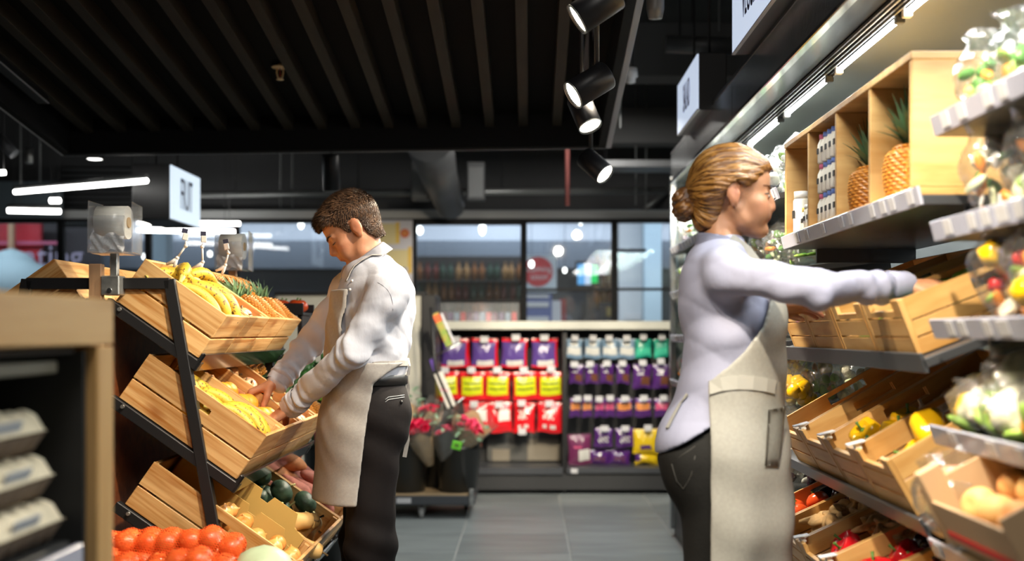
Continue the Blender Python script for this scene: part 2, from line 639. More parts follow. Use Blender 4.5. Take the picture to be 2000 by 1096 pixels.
def window(xa, xb, za, zb, bars=(), posts=True):
    global wn
    wn += 1
    w = empty('window_%d' % wn, ((xa + xb) / 2, YG, za))
    w['kind'] = 'structure'
    wd, ht = xb - xa, zb - za
    box('pane', (0, 0, ht / 2), (wd, 0.008, ht), GLASS, w, 0)
    for sx in (-1, 1):
        box('frame', (sx * wd / 2, 0, ht / 2), (0.05, 0.06, ht), FRAME, w, 0.002)
    for z in (0, ht):
        box('frame', (0, 0, z), (wd, 0.06, 0.03), FRAME, w, 0.002)
    for (z, a, bb) in bars:
        box('glazing_bar', ((a + bb) / 2 - (xa + xb) / 2, 0, z - za), (bb - a, 0.05, 0.022), FRAME, w, 0.002)


def gx(px):
    return (px - CX) * YG / FPX


def gz(py):
    return EYE - (py - CY) * YG / FPX


window(gx(1200), gx(1330), 1.28, 2.12, [(gz(565), gx(1200), gx(1330)), (gz(489), gx(1200), gx(1262))])
window(gx(1023), gx(1200), 1.28, 2.12, [(gz(566), gx(1023), gx(1200))])
window(gx(808), gx(1023), 1.28, 2.12, [(gz(437), gx(808), gx(1023)), (gz(588), gx(808), gx(1023))])
window(gx(700), gx(808), 1.28, 2.12)
window(gx(462), gx(700), 0.95, 2.12)
window(gx(290), gx(462), 0.95, 2.12)
window(gx(120), gx(290), 0.95, 2.12)
window(gx(-60), gx(120), 0.95, 2.12, [(gz(433), gx(-60), gx(120))])
struct('wall_back', (-1.5, 9.56, 0.62), (13, 0.12, 1.25), mat('back_wall_grey', (0.12, 0.12, 0.125), 0.8))

# corridor beyond the glass: bulkhead with painted light fall-off, added fill lights, dark shops below
struct('ceiling_corridor', (-1.0, 11.9, 2.62), (12, 4.4, 0.06), mat('corridor_ceiling', (0.62, 0.64, 0.66), 0.7))
struct('wall_bulkhead', (-1.0, 13.6, 2.48), (12, 0.1, 0.40), mat('bulkhead_lit_grey', (0.34, 0.36, 0.40), 0.6))
struct('wall_bulkhead_lower', (-1.0, 13.58, 2.12), (12, 0.1, 0.32), mat('bulkhead_shaded_grey', (0.10, 0.115, 0.14), 0.6))  # darker lower band: fading light painted into the wall colour
area_light('corridor_fill_light', (-5.2, 10.4, 2.57), (-5.2, 10.9, 0), 3.0, 0.5, 26, COOL)  # unseen light added to brighten the red hoarding
struct('wall_shopfront', (-1.0, 13.75, 1.0), (12, 0.1, 2.1), mat('dark_shopfront', (0.026, 0.030, 0.038), 0.35))
area_light('corridor_fill_light', (-2.2, 13.2, 2.57), (-2.2, 13.3, 0), 5.0, 0.3, 34, COOL)  # unseen light added to wash the bulkhead from above
area_light('corridor_fill_light', (0.9, 10.1, 2.57), (0.9, 10.6, 0), 2.6, 0.3, 30, COOL)  # unseen light added for the columns and poster behind the glass
area_light('corridor_fill_light', (1.4, 13.2, 2.57), (1.4, 13.3, 0), 4.0, 0.3, 30, COOL)  # added like the other bulkhead wash, for the right part
lamp_m = emitter('tube_lamp_glow', (1.0, 0.98, 0.93), 9)


def far_box(name, x0, x1, y0, y1, Y, m, label, cat, th=0.1, group=None, floor_=False):
    a, b2 = P(x0, y1, Y), P(x1, y0, Y)
    if floor_:
        a.z = 0.0
    return box(name, ((a.x + b2.x) / 2, Y, (a.z + b2.z) / 2), (b2.x - a.x, th, b2.z - a.z), m, None, 0.004, label=label, cat=cat, group=group)


# things seen through the glass
pan = empty('shop_poster', P(1057, 535, 12.0), label='white poster with big red disc behind the middle window', cat='poster')
sc = 12.0 / FPX
box('panel', (0, 0, 0), (60 * sc, 0.03, 72 * sc), mat('poster_pale_blue', (0.60, 0.68, 0.74), 0.5), pan, 0.002)
bm = bmesh.new()
bmesh.ops.create_cone(bm, cap_ends=True, segments=40, radius1=29 * sc, radius2=29 * sc, depth=0.012)
bmesh.ops.rotate(bm, cent=(0, 0, 0), matrix=Matrix.Rotation(PI / 2, 3, 'X'), verts=bm.verts)
obj('red_disc', bm, mat('poster_red', (0.55, 0.03, 0.04), 0.5), pan, (-6 * sc, -0.02, 4 * sc))
text_obj('lettering', 'coming', 17 * sc, TAGW, pan, Matrix.Translation((-4 * sc, -0.03, 9 * sc)) @ Matrix.Rotation(PI / 2, 4, 'X'))
text_obj('lettering', 'soon', 17 * sc, TAGW, pan, Matrix.Translation((-4 * sc, -0.03, -6 * sc)) @ Matrix.Rotation(PI / 2, 4, 'X'))
scr = empty('menu_screen', P(1148, 536, 12.2), label='lit screen with blue and green fields behind the glass', cat='screen')
sc = 12.2 / FPX
box('bezel', (0, 0.01, 0), (48 * sc, 0.04, 52 * sc), BLKM, scr, 0.003)
box('picture_blue', (-13 * sc, -0.014, 0), (14 * sc, 0.01, 40 * sc), emitter('screen_blue', (0.12, 0.40, 0.75), 0.6), scr, 0)
box('picture_white', (0, -0.014, 0), (12 * sc, 0.01, 40 * sc), emitter('screen_white', (0.65, 0.74, 0.88), 0.55), scr, 0)
box('picture_green', (12.5 * sc, -0.014, 0), (13 * sc, 0.01, 34 * sc), emitter('screen_green', (0.0, 0.55, 0.10), 0.7), scr, 0)
far_box('counter_banner', 1026, 1078, 575, 640, 11.9, mat('banner_blue', (0.10, 0.13, 0.32), 0.5), 'blue banner with white bands below the red disc poster', 'banner', 0.03, floor_=True)
for k, (y0, y1) in enumerate(((590, 600), (618, 640), (576, 582))):
    far_box('banner_band', 1028, 1072, y0, y1, 11.874, TAGW, ['upper white band of the blue banner', 'broad lower white band of the blue banner', 'thin top band of the blue banner'][k], 'banner', 0.02)
far_box('white_fridge', 1073, 1095, 588, 645, 12.1, mat('white_box', (0.6, 0.6, 0.64), 0.5), 'white upright box beside the blue banner', 'box', 0.3, floor_=True)
far_box('red_machine', 1092, 1105, 585, 640, 12.3, mat('red_box', (0.28, 0.02, 0.03), 0.5), 'dark red box beside the white upright box', 'box', 0.3, floor_=True)
far_box('grey_column', 1207, 1254, 418, 640, 11.2, mat('pale_grey_panel', (0.58, 0.60, 0.63), 0.5), 'pale grey wall panel behind the last window', 'panel', 0.2, floor_=True)
far_box('blue_column', 1256, 1290, 405, 640, 11.0, mat('pale_blue_panel', (0.50, 0.64, 0.74), 0.5), 'pale blue column behind the last window', 'column', 0.2, floor_=True)
far_box('price_sign', 1221, 1252, 612, 626, 11.05, TAGW, 'small white notice low on the grey panel', 'sign', 0.02)
far_box('blue_column', 292, 332, 455, 545, 11.0, mat('pale_blue_panel', (0.50, 0.64, 0.74), 0.5), 'pale blue column behind the fruit stand', 'column', 0.2, floor_=True)
for o_, y_ in ((pan, .02), (scr, .03)):
    box('stand_post', (0, y_, -o_.location.z / 2 - .1), (.05, .03, o_.location.z - .2), BLKM, o_, .002)
# bottle shelving of the far shop: shelf boards and rows of bottles
sh = empty('bottle_shelving', P(910, 600, 13.2), label='dark shelving of bottles behind the window over the counter', cat='shelving')
sc = 13.2 / FPX
box('back_panel', (0, 0.12, 0.15), (230 * sc, 0.02, 150 * sc), mat('shelving_back', (0.03, 0.026, 0.026), 0.6), sh)
for x_ in (-.6, .6):
    box('leg', (x_, .1, -sh.location.z / 2 - .1), (.05, .05, sh.location.z - .2), BLKM, sh, .002)
AMB = [mat('amber_bottle', (0.20, 0.075, 0.022), 0.25), mat('dark_red_bottle', (0.12, 0.02, 0.015), 0.25), mat('dim_green_bottle', (0.03, 0.06, 0.04), 0.25), mat('tan_bottle', (0.30, 0.16, 0.06), 0.3)]
bot = [lathe_mesh('bottle', [(0.03, 0), (0.035, 0.01), (0.035, 0.12), (0.014, 0.16), (0.012, 0.2), (0.014, 0.205)], a, 8) for a in AMB]
for r in range(3):
    box('shelf_board', (0, 0.03, -0.17 + 0.23 * r), (230 * sc, 0.18, 0.015), BLKM, sh)
    for k in range(15):
        x = -0.6 + k * 0.086 + random.uniform(-.01, .01)
        obj('bottle', bot[(k // 2 + r * 2 + (k > 9)) % 4], None, None, tuple(Vector(sh.location) + Vector((x, 0.03, -0.16 + 0.23 * r))),
            label='dim amber or red bottle on the dark shelving behind the window', cat='bottle', group='bottles in the shop beyond the window')
far_box('menu_board', 1135, 1165, 590, 640, 12.4, mat('dark_menu_board', (0.035, 0.032, 0.035), 0.5), 'dark board under the lit screen', 'board', 0.04, floor_=True)
far_box('menu_board', 1170, 1200, 590, 640, 12.4, mat('dark_menu_board', (0.035, 0.032, 0.035), 0.5), 'dark board with gold emblem beside the window post', 'board', 0.04, floor_=True)
far_box('gold_emblem', 1184, 1194, 600, 618, 12.371, mat('dull_gold', (0.35, 0.25, 0.06), 0.4), 'small gold emblem on the dark board', 'emblem', 0.02)
bs = empty('rack', P(1180, 560, 12.6), label='slim rack of tan bottles beside the lit screen', cat='rack')
box('back_panel', (0, 0.1, 0), (0.2, 0.02, 0.5), BLKM, bs)
box('leg', (0, .1, -bs.location.z / 2 - .12), (.1, .04, bs.location.z - .24), BLKM, bs, .002)
for r in range(3):
    box('shelf_board', (0, 0.03, -0.2 + 0.17 * r), (0.2, 0.12, 0.012), BLKM, bs)
    for k in range(3):
        obj('bottle', bot[3 if (k + r) % 2 else 0], None, None, tuple(Vector(bs.location) + Vector((-0.07 + 0.07 * k, 0.03, -0.19 + 0.17 * r))), label='tan bottle in the slim rack beside the lit screen', cat='bottle', group='bottles in the slim rack')

# poster in the window behind the man
po = empty('offer_poster', P(770, 515, 9.411), label='white poster with two yellow and orange offers behind the man', cat='poster')
sc = 9.411 / FPX
box('sheet', (0, 0, 0), (72 * sc, 0.012, 170 * sc), mat('poster_white', (0.50, 0.50, 0.56), 0.5), po, 0.001)
YEL = mat('poster_yellow', (0.62, 0.40, 0.04), 0.5)
ORG = mat('poster_orange', (0.66, 0.26, 0.05), 0.5)
CRM = mat('poster_cream', (0.58, 0.50, 0.25), 0.5)
GRN = mat('poster_green', (0.05, 0.22, 0.12), 0.5)
for (x, y, w, h, m) in [(748, 457, 52, 40, CRM), (777, 455, 7, 42, YEL), (760, 472, 40, 6, YEL), (755, 462, 34, 12, ORG), (750, 450, 34, 7, GRN),
                        (775, 505, 45, 34, CRM), (801, 508, 7, 52, YEL), (780, 510, 36, 12, ORG), (775, 497, 32, 6, mat('poster_red', (0.55, 0.03, 0.04), 0.5)), (787, 521, 12, 16, mat('poster_grey', (0.25, 0.26, 0.3), 0.5))]:
    box('print_block', ((x - 770) * sc, -0.009 - 0.0005 * w / 10, (515 - y) * sc), (w * sc, 0.004, h * sc), m, po, 0)
bm = bmesh.new()
bmesh.ops.create_cone(bm, cap_ends=True, segments=24, radius1=9 * sc, radius2=9 * sc, depth=0.006)
bmesh.ops.rotate(bm, cent=(0, 0, 0), matrix=Matrix.Rotation(PI / 2, 3, 'X'), verts=bm.verts)
obj('round_badge', bm, mat('badge_red', (0.50, 0.10, 0.02), 0.5), po, (21 * sc, -0.011, 59 * sc))
text_obj('price', '21', 11 * sc, YEL, po, Matrix.Translation((21 * sc, -0.016, 59 * sc)) @ Matrix.Rotation(PI / 2, 4, 'X'))

# left background: red shop, louvre, tube lamps
far_box('red_hoarding', -60, 82, 434, 600, 11.3, mat('red_panel', (0.50, 0.02, 0.035), 0.5, var=0.3, vs=3), 'bright red shop hoarding beyond the far left window', 'hoarding', 0.06, floor_=True)
far_box('dark_shopwall', 82, 200, 430, 560, 11.6, mat('dark_plum_panel', (0.055, 0.045, 0.05), 0.5), 'dark panel with faint lettering beside the red hoarding', 'panel', 0.06, floor_=True)
far_box('pale_post', 17, 28, 425, 520, 11.15, mat('tan_post', (0.50, 0.30, 0.18), 0.5), 'slim tan post in front of the red hoarding', 'post', 0.05)
bm = bmesh.new()
add_lathe(bm, [(0.01, 0.40), (0.13, 0.36), (0.2, 0.30), (0.21, 0.28), (0.32, 0.22), (0.46, 0.02), (0.47, -0.4)], 28)
obj('market_parasol', bm, mat('pale_blue_canvas', (0.36, 0.48, 0.52), 0.7), None, P(22, 570, 10.9), label='rounded pale blue kiosk canopy against the red hoarding', cat='canopy')
tm = mat('faint_white_print', (0.42, 0.36, 0.48), 0.5)
po2 = empty('wall_lettering', P(60, 498, 11.2), label='large pale lettering across the red and dark panels', cat='lettering')
text_obj('lettering', 'eating', 0.30, tm, po2, Matrix.Translation((0.15, -0.02, -0.02)) @ Matrix.Rotation(PI / 2, 4, 'X'))
box('underline_band', (-0.05, 0, 0.115), (0.75, 0.01, 0.03), mat('pink_band', (0.55, 0.12, 0.22), 0.5), po2, 0)
lv = empty('louvre_shutter', P(225, 385, 9.62), label='dark louvre shutter panel above the fruit stand', cat='shutter')
sc = 9.62 / FPX
box('panel', (0, 0.03, 0), (210 * sc, 0.02, 116 * sc), BLKM, lv)
for k in range(11):
    box('slat', (0, 0, (-52 + k * 10.5) * sc), (208 * sc, 0.012, 7 * sc), mat('louvre_grey', (0.055, 0.058, 0.062), 0.45), lv, 0.002, rot=(0.6, 0, 0))
wp = far_box('upper_glass_panel', -60, 122, 355, 425, 9.3, mat('blue_grey_panel', (0.10, 0.13, 0.15), 0.3), 'blue grey panel above the far left window', 'panel', 0.04)


def tube_lamp(label, x0, y0, x1, y1, Y0, Y1, r, housing=True, power=0):
    a, b2 = P(x0, y0, Y0), P(x1, y1, Y1)
    t = empty('tube_lamp', (a + b2) / 2, label=label, cat='lamp')
    d = (b2 - a) / 2
    tube('glowing_tube', [-d, d], r, lamp_m, t, 10)
    for k_ in (-.8, .8):
        w_ = d * k_
        tube('suspension_wire', [w_, (w_.x, w_.y, 3.70 - t.location.z)], 0.002, BLKM, t, 5)
    if housing:
        tube('housing', [-d + Vector((0, 0, r * 1.6)), d + Vector((0, 0, r * 1.6))], r * 1.1, FASC, t, 8)
    return t


tube_lamp('long glowing tube lamp hanging at a slant beside the hanging sign', 30, 375, 286, 353, 7.4, 6.6, 0.015)
tube_lamp('short glowing tube lamp low at the far left window', 16, 411, 117, 413, 8.6, 8.6, 0.018)
tube_lamp('stubby tube lamp above the short one at far left', 98, 392, 117, 392, 8.9, 8.9, 0.018, False)
tube_lamp('glowing tube lamp at the very edge by the canopy', -14, 338, 10, 337, 6.5, 6.5, 0.014, False)
tube_lamp('upper of two level tube lamps behind the bag dispensers', 268, 435, 468, 437, 8.9, 8.9, 0.015, False)
tube_lamp('lower of two level tube lamps behind the bag dispensers', 268, 449, 458, 453, 8.8, 8.8, 0.017, False)
dl = empty('downlight', P(185, 311, 6.9), label='round lit downlight just behind the canopy corner', cat='lamp')
obj('lens', lathe_mesh('lens', [(0.0001, 0), (0.042, 0), (0.042, 0.006)], lamp_m, 20), None, dl)
obj('can', lathe_mesh('can', [(0.05, -0.0), (0.055, 0.02), (0.055, 0.12)], DARKC, 20), None, dl)
tube('stem', [(0, 0, .1), (0, 0, 3.70 - dl.location.z)], .008, BLKM, dl, 6)
for i, (px, py, Y, r, lab) in enumerate([(282, 501, 12.5, 0.03, 'small bright bulb beyond the glass nearest the stand'), (410, 496, 12.5, 0.028, 'small bright bulb beyond the glass behind the price clips'),
                                         (1038, 516, 11.8, 0.035, 'round bright bulb in front of the red disc'), (1103, 528, 11.8, 0.025, 'bright bulb between red disc and lit screen'),
                                         (588, 434, 11.0, 0.04, 'bright ceiling lamp in the corridor over the man'), (942, 446, 11.0, 0.04, 'bright ceiling lamp in the corridor over the counter'),
                                         (1134, 428, 11.0, 0.035, 'bright ceiling lamp in the corridor over the lit screen'), (820, 450, 11.5, 0.04, 'bright ceiling lamp in the corridor beside the poster')]):
    bm = bmesh.new()
    bmesh.ops.create_uvsphere(bm, u_segments=12, v_segments=8, radius=r)
    bmesh.ops.scale(bm, vec=(0.7, 0.7, 1.6 if 4 <= i < 7 else 1), verts=bm.verts)
    gl_ = empty('globe_lamp', P(px, py, Y), label=lab, cat='lamp')
    obj('globe', bm, emitter('bulb_glow', (1.0, 0.97, 0.88), 5), gl_, smooth=True)
    tube('cord', [(0, 0, r * .6), (0, 0, 2.59 - gl_.location.z)], 0.003, BLKM, gl_, 5)

# low partition with dark cap behind the man
CONC = mat('pale_concrete', (0.44, 0.43, 0.37), 0.7, var=0.07, vs=5, bump=0.05, bs=20)
a, b2 = P(540, 790, 8.4), P(828, 577, 8.4)
pw = empty('partition', ((a.x + b2.x) / 2, 8.45, 0), label='pale concrete half-height partition with dark cap behind the man', cat='partition')
box('panel', (0, 0, b2.z / 2), (b2.x - a.x, 0.12, b2.z), CONC, pw, 0.003)
box('cap', (0, 0, b2.z + 0.012), (b2.x - a.x + 0.02, 0.16, 0.024), BLKM, pw, 0.003)
a = P(842, 600, 8.6)
box('gondola_post', (a.x, 8.62, 0.745), (0.10, 0.5, 1.49), BLKM, None, 0.004, label='black upright end post beside the concrete partition', cat='post')
# ------------------------------------------------------------------ slatted canopy over the fruit stand
SLATM = mat('stained_slat', (0.034, 0.027, 0.019), 0.6, var=0.15, vs=4, stretch=(6, 1, 1), spec=.15)
DECKM = mat('canopy_deck', (0.008, 0.0066, 0.005), 0.8, spec=.1)
TRIM = mat('canopy_edge_trim', (0.34, 0.34, 0.37), 0.4, 0.3)
cl, cr = P(125, 305, 6.3), P(1183, 290, 6.3)
u = (cr - cl).normalized()
d = Vector((0.0304, 1, -0.152))
d = (d - u * d.dot(u)).normalized()
n = u.cross(d)
CW = (cr - cl).length
CM = Matrix(((u.x, d.x, n.x, cl.x), (u.y, d.y, n.y, cl.y), (u.z, d.z, n.z, cl.z), (0, 0, 0, 1)))
can = empty('slatted_canopy', label='black slatted timber canopy hung low over the fruit stand', cat='canopy')
place(can, CM)
CL = 3.7
box('fascia', (CW / 2, -0.02, 0.12), (CW, 0.04, 0.24), DARKC, can)
box('fascia', (0.02, -CL / 2, 0.12), (0.04, CL, 0.24), DARKC, can)
box('fascia', (CW - 0.02, -CL / 2, 0.12), (0.04, CL, 0.24), DARKC, can)
box('edge_trim', (-0.006, -CL / 2, 0.012), (0.012, CL, 0.024), TRIM, can)
box('edge_trim', (CW + 0.014, -CL / 2, 0.03), (0.028, CL, 0.06), TRIM, can)
box('edge_trim', (CW / 2, 0.003, 0.005), (CW, 0.006, 0.01), TRIM, can, 0.001)
box('deck', (CW / 2, -CL / 2, 0.20), (CW, CL, 0.02), DECKM, can)
for i in range(1, 16):
    box('slat', (-0.04 + 0.1785 * i, -CL / 2, 0.158), (0.05, CL - 0.06, 0.085), SLATM, can, 0.002)
box('lighting_track', (CW - 0.14, -CL / 2, 0.165), (0.035, CL - 0.1, 0.035), BLKM, can)
box('linear_fitting', (0.13, -1.15, 0.10), (0.05, 1.1, 0.05), BLKM, can)
box('linear_fitting_trim', (0.157, -1.15, 0.078), (0.006, 1.1, 0.006), TRIM, can, 0.001)
for x, y, hgt in ((0.2, -0.3, 1.0), (CW - .2, -0.3, 1.0), (0.2, -3.2, .6), (CW - .2, -3.2, .6)):
    tube('hanger', [(x, y, 0.2), (x, y, 0.2 + hgt)], 0.006, PIPE, can, 6)
sp = empty('fire_sprinkler', P(547, 131, 5.56), label='cream fire sprinkler head between the canopy slats', cat='sprinkler')
CREAM = mat('cream_enamel', (0.92, 0.70, 0.40), 0.4)
obj('rose_plate', lathe_mesh('rose_plate', [(0.001, 0.006), (0.028, 0.003), (0.032, 0), (0.028, -0.004), (0.001, -0.005)], CREAM, 20), None, sp)
tube('frame_arm', [(-0.009, 0, 0), (-0.012, 0, -0.02), (-0.008, 0, -0.038), (0, 0, -0.043)], 0.0028, CREAM, sp, 8)
tube('frame_arm', [(0.009, 0, 0), (0.012, 0, -0.02), (0.008, 0, -0.038), (0, 0, -0.043)], 0.0028, CREAM, sp, 8)
tube('glass_bulb', [(0, 0, -0.004), (0, 0, -0.036)], 0.0022, mat('red_bulb', (0.4, 0.04, 0.02), 0.2), sp, 6)
obj('deflector', lathe_mesh('deflector', [(0.001, -0.044), (0.013, -0.044), (0.013, -0.047), (0.001, -0.048)], CREAM, 14), None, sp)
tube('stem', [(0, 0, 0.0), (0, 0, 0.03)], 0.008, CREAM, sp, 8)
sp.scale = (1.3, 1.3, 1.3)

lens_m = emitter('spot_lens_glow', (1.0, 0.90, 0.72), 14)


def track_spot(px, py, Y, aim, label, lit=True, ln=0.135, r=0.047, stem=0.2):
    c = P(px, py, Y)
    o = empty('track_spotlight', c, label=label, cat='spotlight', group=None)
    q = Vector(aim).normalized().to_track_quat('-Z', 'Y')
    o.rotation_mode = 'XYZ'
    o.rotation_euler = q.to_euler()
    obj('can', lathe_mesh('can', [(0.001, ln), (r * .96, ln), (r, ln - .004), (r, 0.0), (r * .93, -0.002), (r * .9, 0.004), (r * .8, 0.02), (0.001, 0.022)],
                          mat('spot_can_black', (0.008, 0.008, 0.0095), 0.4, spec=.25), 28), None, o)
    obj('rim', lathe_mesh('rim', [(r * .90, 0.001), (r * .99, -0.003), (r * 1.005, 0.002)], GALV, 28, cap=False), None, o)
    if lit:
        obj('lens', lathe_mesh('lens', [(0.001, 0.006), (r * .88, 0.005), (r * .88, 0.009), (0.001, 0.01)], lens_m, 24), None, o)
    inv = q.to_matrix().inverted()
    lc = CM.inverted() @ c
    stem = (0.16 - lc.z if lc.y < 0 else 3.70 - c.z) - ln * .3
    top = Vector((0, 0, ln * .7))
    tube('stem', [top, top + inv @ Vector((0, 0, stem * .5)), top + inv @ Vector((0, 0, stem))], 0.009, BLKM, o, 8)
    box('adapter', tuple(top + inv @ Vector((0, 0, stem + .01))), (0.03, 0.06, 0.03), BLKM, o, 0.003)
    return o


track_spot(1127, 38, 3.35, (-.82, -.03, -.56), 'black track spotlight cut by the top of the view', True)
track_spot(1119, 186, 3.75, (-.80, -.22, -.52), 'black track spotlight in the middle aimed at the fruit', True)
track_spot(1153, 247, 4.5, (.32, -.36, -.85), 'black track spotlight just under the middle one, lens facing down', True)
track_spot(1182, 341, 5.1, (.62, -.42, -.62), 'lowest black track spotlight, hanging below the canopy edge', True)
track_spot(648, 372, 6.6, (0.0, 0.25, -1), 'black spotlight seen end on above the man', False, 0.2, 0.048, 0.1)

# hanging light-box signs
SIGNW = emitter('lightbox_face', (0.66, 0.78, 0.90), 0.62)
SIGNW2 = emitter('lightbox_face_soft', (0.50, 0.58, 0.72), 0.62)
INK = mat('sign_ink', (0.03, 0.03, 0.07), 0.5)
INK2 = mat('sign_ink_faded', (0.22, 0.21, 0.30), 0.5)


def sign(name_label, X, y0, y1, z0, z1, side, word, face, ink, size, th=0.13, sx=1.0):
    o = empty('hanging_sign', (X, (y0 + y1) / 2, (z0 + z1) / 2), label=name_label, cat='sign')
    ln, ht = y1 - y0, z1 - z0
    box('casing', (-side * th / 2, 0, 0), (th, ln, ht), BLKM, o, 0.004)
    box('face', (side * 0.004, 0, 0), (0.008, ln - 0.012, ht - 0.012), face, o, 0.001)
    box('edge_trim', (side * 0.002, 0, -ht / 2 + 0.002), (0.014, ln, 0.006), TRIM, o, 0.001)
    rz = PI / 2 if side > 0 else -PI / 2
    text_obj('lettering', word, size, ink, o, Matrix.Translation((side * 0.010, 0, 0)) @ Matrix.Rotation(rz, 4, 'Z') @ Matrix.Rotation(PI / 2, 4, 'X'), sx=sx)
    for y in (-ln * .35, ln * .35):
        tube('hanger', [(-side * th / 2, y, ht / 2), (-side * th / 2, y, 3.70 - o.location.z)], 0.006, BLKM, o, 6)
    return o


sign('white light-box sign reading FRUIT below the canopy edge', P(389, 347, 7.5).x, 6.88, 7.5, P(389, 447, 7.5).z, P(389, 347, 7.5).z + .0, 1, 'FRUIT', SIGNW, INK, 0.27, 0.22, 0.36)
sign('white light-box sign reading VEGGIES at the top over the case', 0.80, 3.80, 4.56, 1.22 + 1.345 * .8, 1.22 + 1.345 * .8 + .28, -1, 'VEGGIES', SIGNW2, INK, 0.20, 0.13, 0.40)
sign('smaller white light-box sign reading SALAD farther along the case', 0.80, 5.49, 6.22, 1.22 + 1.30 * .8, 1.22 + 1.635 * .8, -1, 'SALAD', SIGNW2, INK2, 0.20, 0.13, 0.40)

# ------------------------------------------------------------------ fruit stand: black A-frame with tilted crates
Y0 = 3.55
TH = math.radians(35)
UX = Vector((math.cos(TH), 0, -math.sin(TH)))
UN = Vector((math.sin(TH), 0, math.cos(TH)))
XC = -1.29
DEPTH = 1.17
rows = [(P(226, 588, Y0), 0.30, 0.155), (P(232, 777, Y0), 0.43, 0.16), (P(243, 985, Y0), 0.53, 0.155)]
st = empty('fruit_stand', (XC, Y0, 0), label='black steel A-frame stand with tilted shelves carrying pine crates', cat='stand')


def loc(v):
    return Vector(v) - Vector((XC, Y0, 0))


def bar(name, a, b2, w, m, parent, dpt=0.033):
    a, b2 = Vector(a), Vector(b2)
    dd = b2 - a
    o = box(name, (0, 0, 0), (w, dpt, dd.length + w * .6), m, parent, 0.002)
    o.location = (a + b2) / 2
    o.rotation_euler = dd.to_track_quat('Z', 'Y').to_euler() if abs(dd.y) < 1e-6 and False else (0, math.atan2(dd.x, dd.z), 0)
    return o


for yy in (0.0, DEPTH - 0.03):
    for sgn in (1, -1):
        bar('leg', (sgn * 0.215, yy, 1.37), (sgn * 0.455, yy, 0.015), 0.034, BLKM, st)
    bar('top_bar', (-0.205, yy, 1.368), (0.205, yy, 1.368), 0.034, BLKM, st)
    for (o0, Ln, hc) in rows:
        for sgn in (1, -1):
            def mir(v):
                v = loc(v)
                return Vector((sgn * v.x, yy, v.z))
            a = o0 - UN * 0.018 - UX * 0.01
            e = o0 - UN * 0.018 + UX * (Ln + 0.012)
            bar('shelf_arm', mir(a), mir(e), 0.032, BLKM, st, 0.03)
            bar('shelf_lip', mir(e), mir(e + UN * 0.038), 0.012, BLKM, st, 0.03)
for (o0, Ln, hc) in rows:
    for sgn in (1, -1):
        c = loc(o0 + UX * (Ln + 0.016) + UN * (-0.005))
        o = box('front_rail', (sgn * c.x, DEPTH / 2 - .015, c.z), (0.008, DEPTH, 0.06), BLKG, st, 0.001)
        o.rotation_euler = (0, sgn * TH, 0)
        c = loc(o0 + UX * (Ln / 2) - UN * 0.008)
        o = box('shelf_sheet', (sgn * c.x, DEPTH / 2, c.z), (Ln, DEPTH - 0.06, 0.006), BLKM, st, 0.001)
        o.rotation_euler = (0, sgn * TH, 0)
box('centre_panel', (0.0, DEPTH / 2 + .02, 0.66), (0.03, DEPTH - .04, 1.28), DARKW, st, 0.003)
pm = wood('post_pine', (0.50, 0.30, 0.16), (0.38, 0.2, 0.1), knots=False)
o = box('wooden_post', (0.004, -0.034, 1.195), (0.46, 0.03, 0.037), pm, st, 0.002, rot=(0, PI / 2, 0))
o = box('base_plinth', (0, DEPTH / 2, 0.04), (0.92, DEPTH - .05, 0.08), BLKM, st, 0.003)
for (o0, Ln, hc) in rows[:3]:
    c = loc(o0 - UN * 0.01 + UX * 0.03)
    tube('bolt', [(c.x + .0, -0.026, c.z), (c.x, -0.017, c.z)], 0.006, GALV, st, 8)


def plank_hole(name, sx, sy, sz, m, hx, hz, parent, c):
    """plank sx long, sz high with a hand slot hx by hz through it"""
    bm = bmesh.new()
    a = (sx - hx) / 2
    b2 = (sz - hz) / 2
    add_box(bm, (-(hx + a) / 2, 0, 0), (a, sy, sz))
    add_box(bm, ((hx + a) / 2, 0, 0), (a, sy, sz))
    add_box(bm, (0, 0, (hz + b2) / 2), (hx, sy, b2))
    add_box(bm, (0, 0, -(hz + b2) / 2), (hx, sy, b2))
    bmesh.ops.remove_doubles(bm, verts=bm.verts, dist=1e-5)
    return obj(name, bm, m, parent, c)


def pine_crate(Lx, Wy, Hz, slot):
    o = empty('pine_crate')
    t = 0.011
    lo, gap = Hz * 0.44, 0.007
    up = Hz - lo - gap
    for y in (t / 2, Wy - t / 2):
        box('side_plank', (Lx / 2, y, lo / 2), (Lx, t, lo), PINE, o, 0.0015)
        if slot:
            plank_hole('side_plank', Lx, t, up, PINE, 0.075, 0.02, o, (Lx / 2, y, lo + gap + up / 2))
        else:
            box('side_plank', (Lx / 2, y, lo + gap + up / 2), (Lx, t, up), PINE, o, 0.0015)
    for x in (t / 2 + .0005, Lx - t / 2 + .0015):
        for (z, h) in ((lo / 2, lo), (lo + gap + up / 2, up)):
            e = box('end_plank', (x, Wy / 2, z), (Wy - 0.003, t, h), PINE, o, 0.0015, rot=(0, 0, PI / 2))
    for k in range(3):
        w = (Wy - 2 * t - 0.012) / 3
        box('base_board', (Lx / 2, t + .003 + w / 2 + k * (w + .003), 0.005), (Lx - 2 * t, w, 0.008), PINE, o, 0.001)
    for x in (t + .011, Lx - t - .011):
        for y in (t + .009, Wy - t - .009):
            box('corner_batten', (x, y, Hz / 2), (Hz - .01, 0.018, 0.018), PINE, o, 0.001, rot=(0, PI / 2, 0))
    return o


def mtx(o):
    return Matrix.Translation(o.location) @ o.rotation_euler.to_matrix().to_4x4()


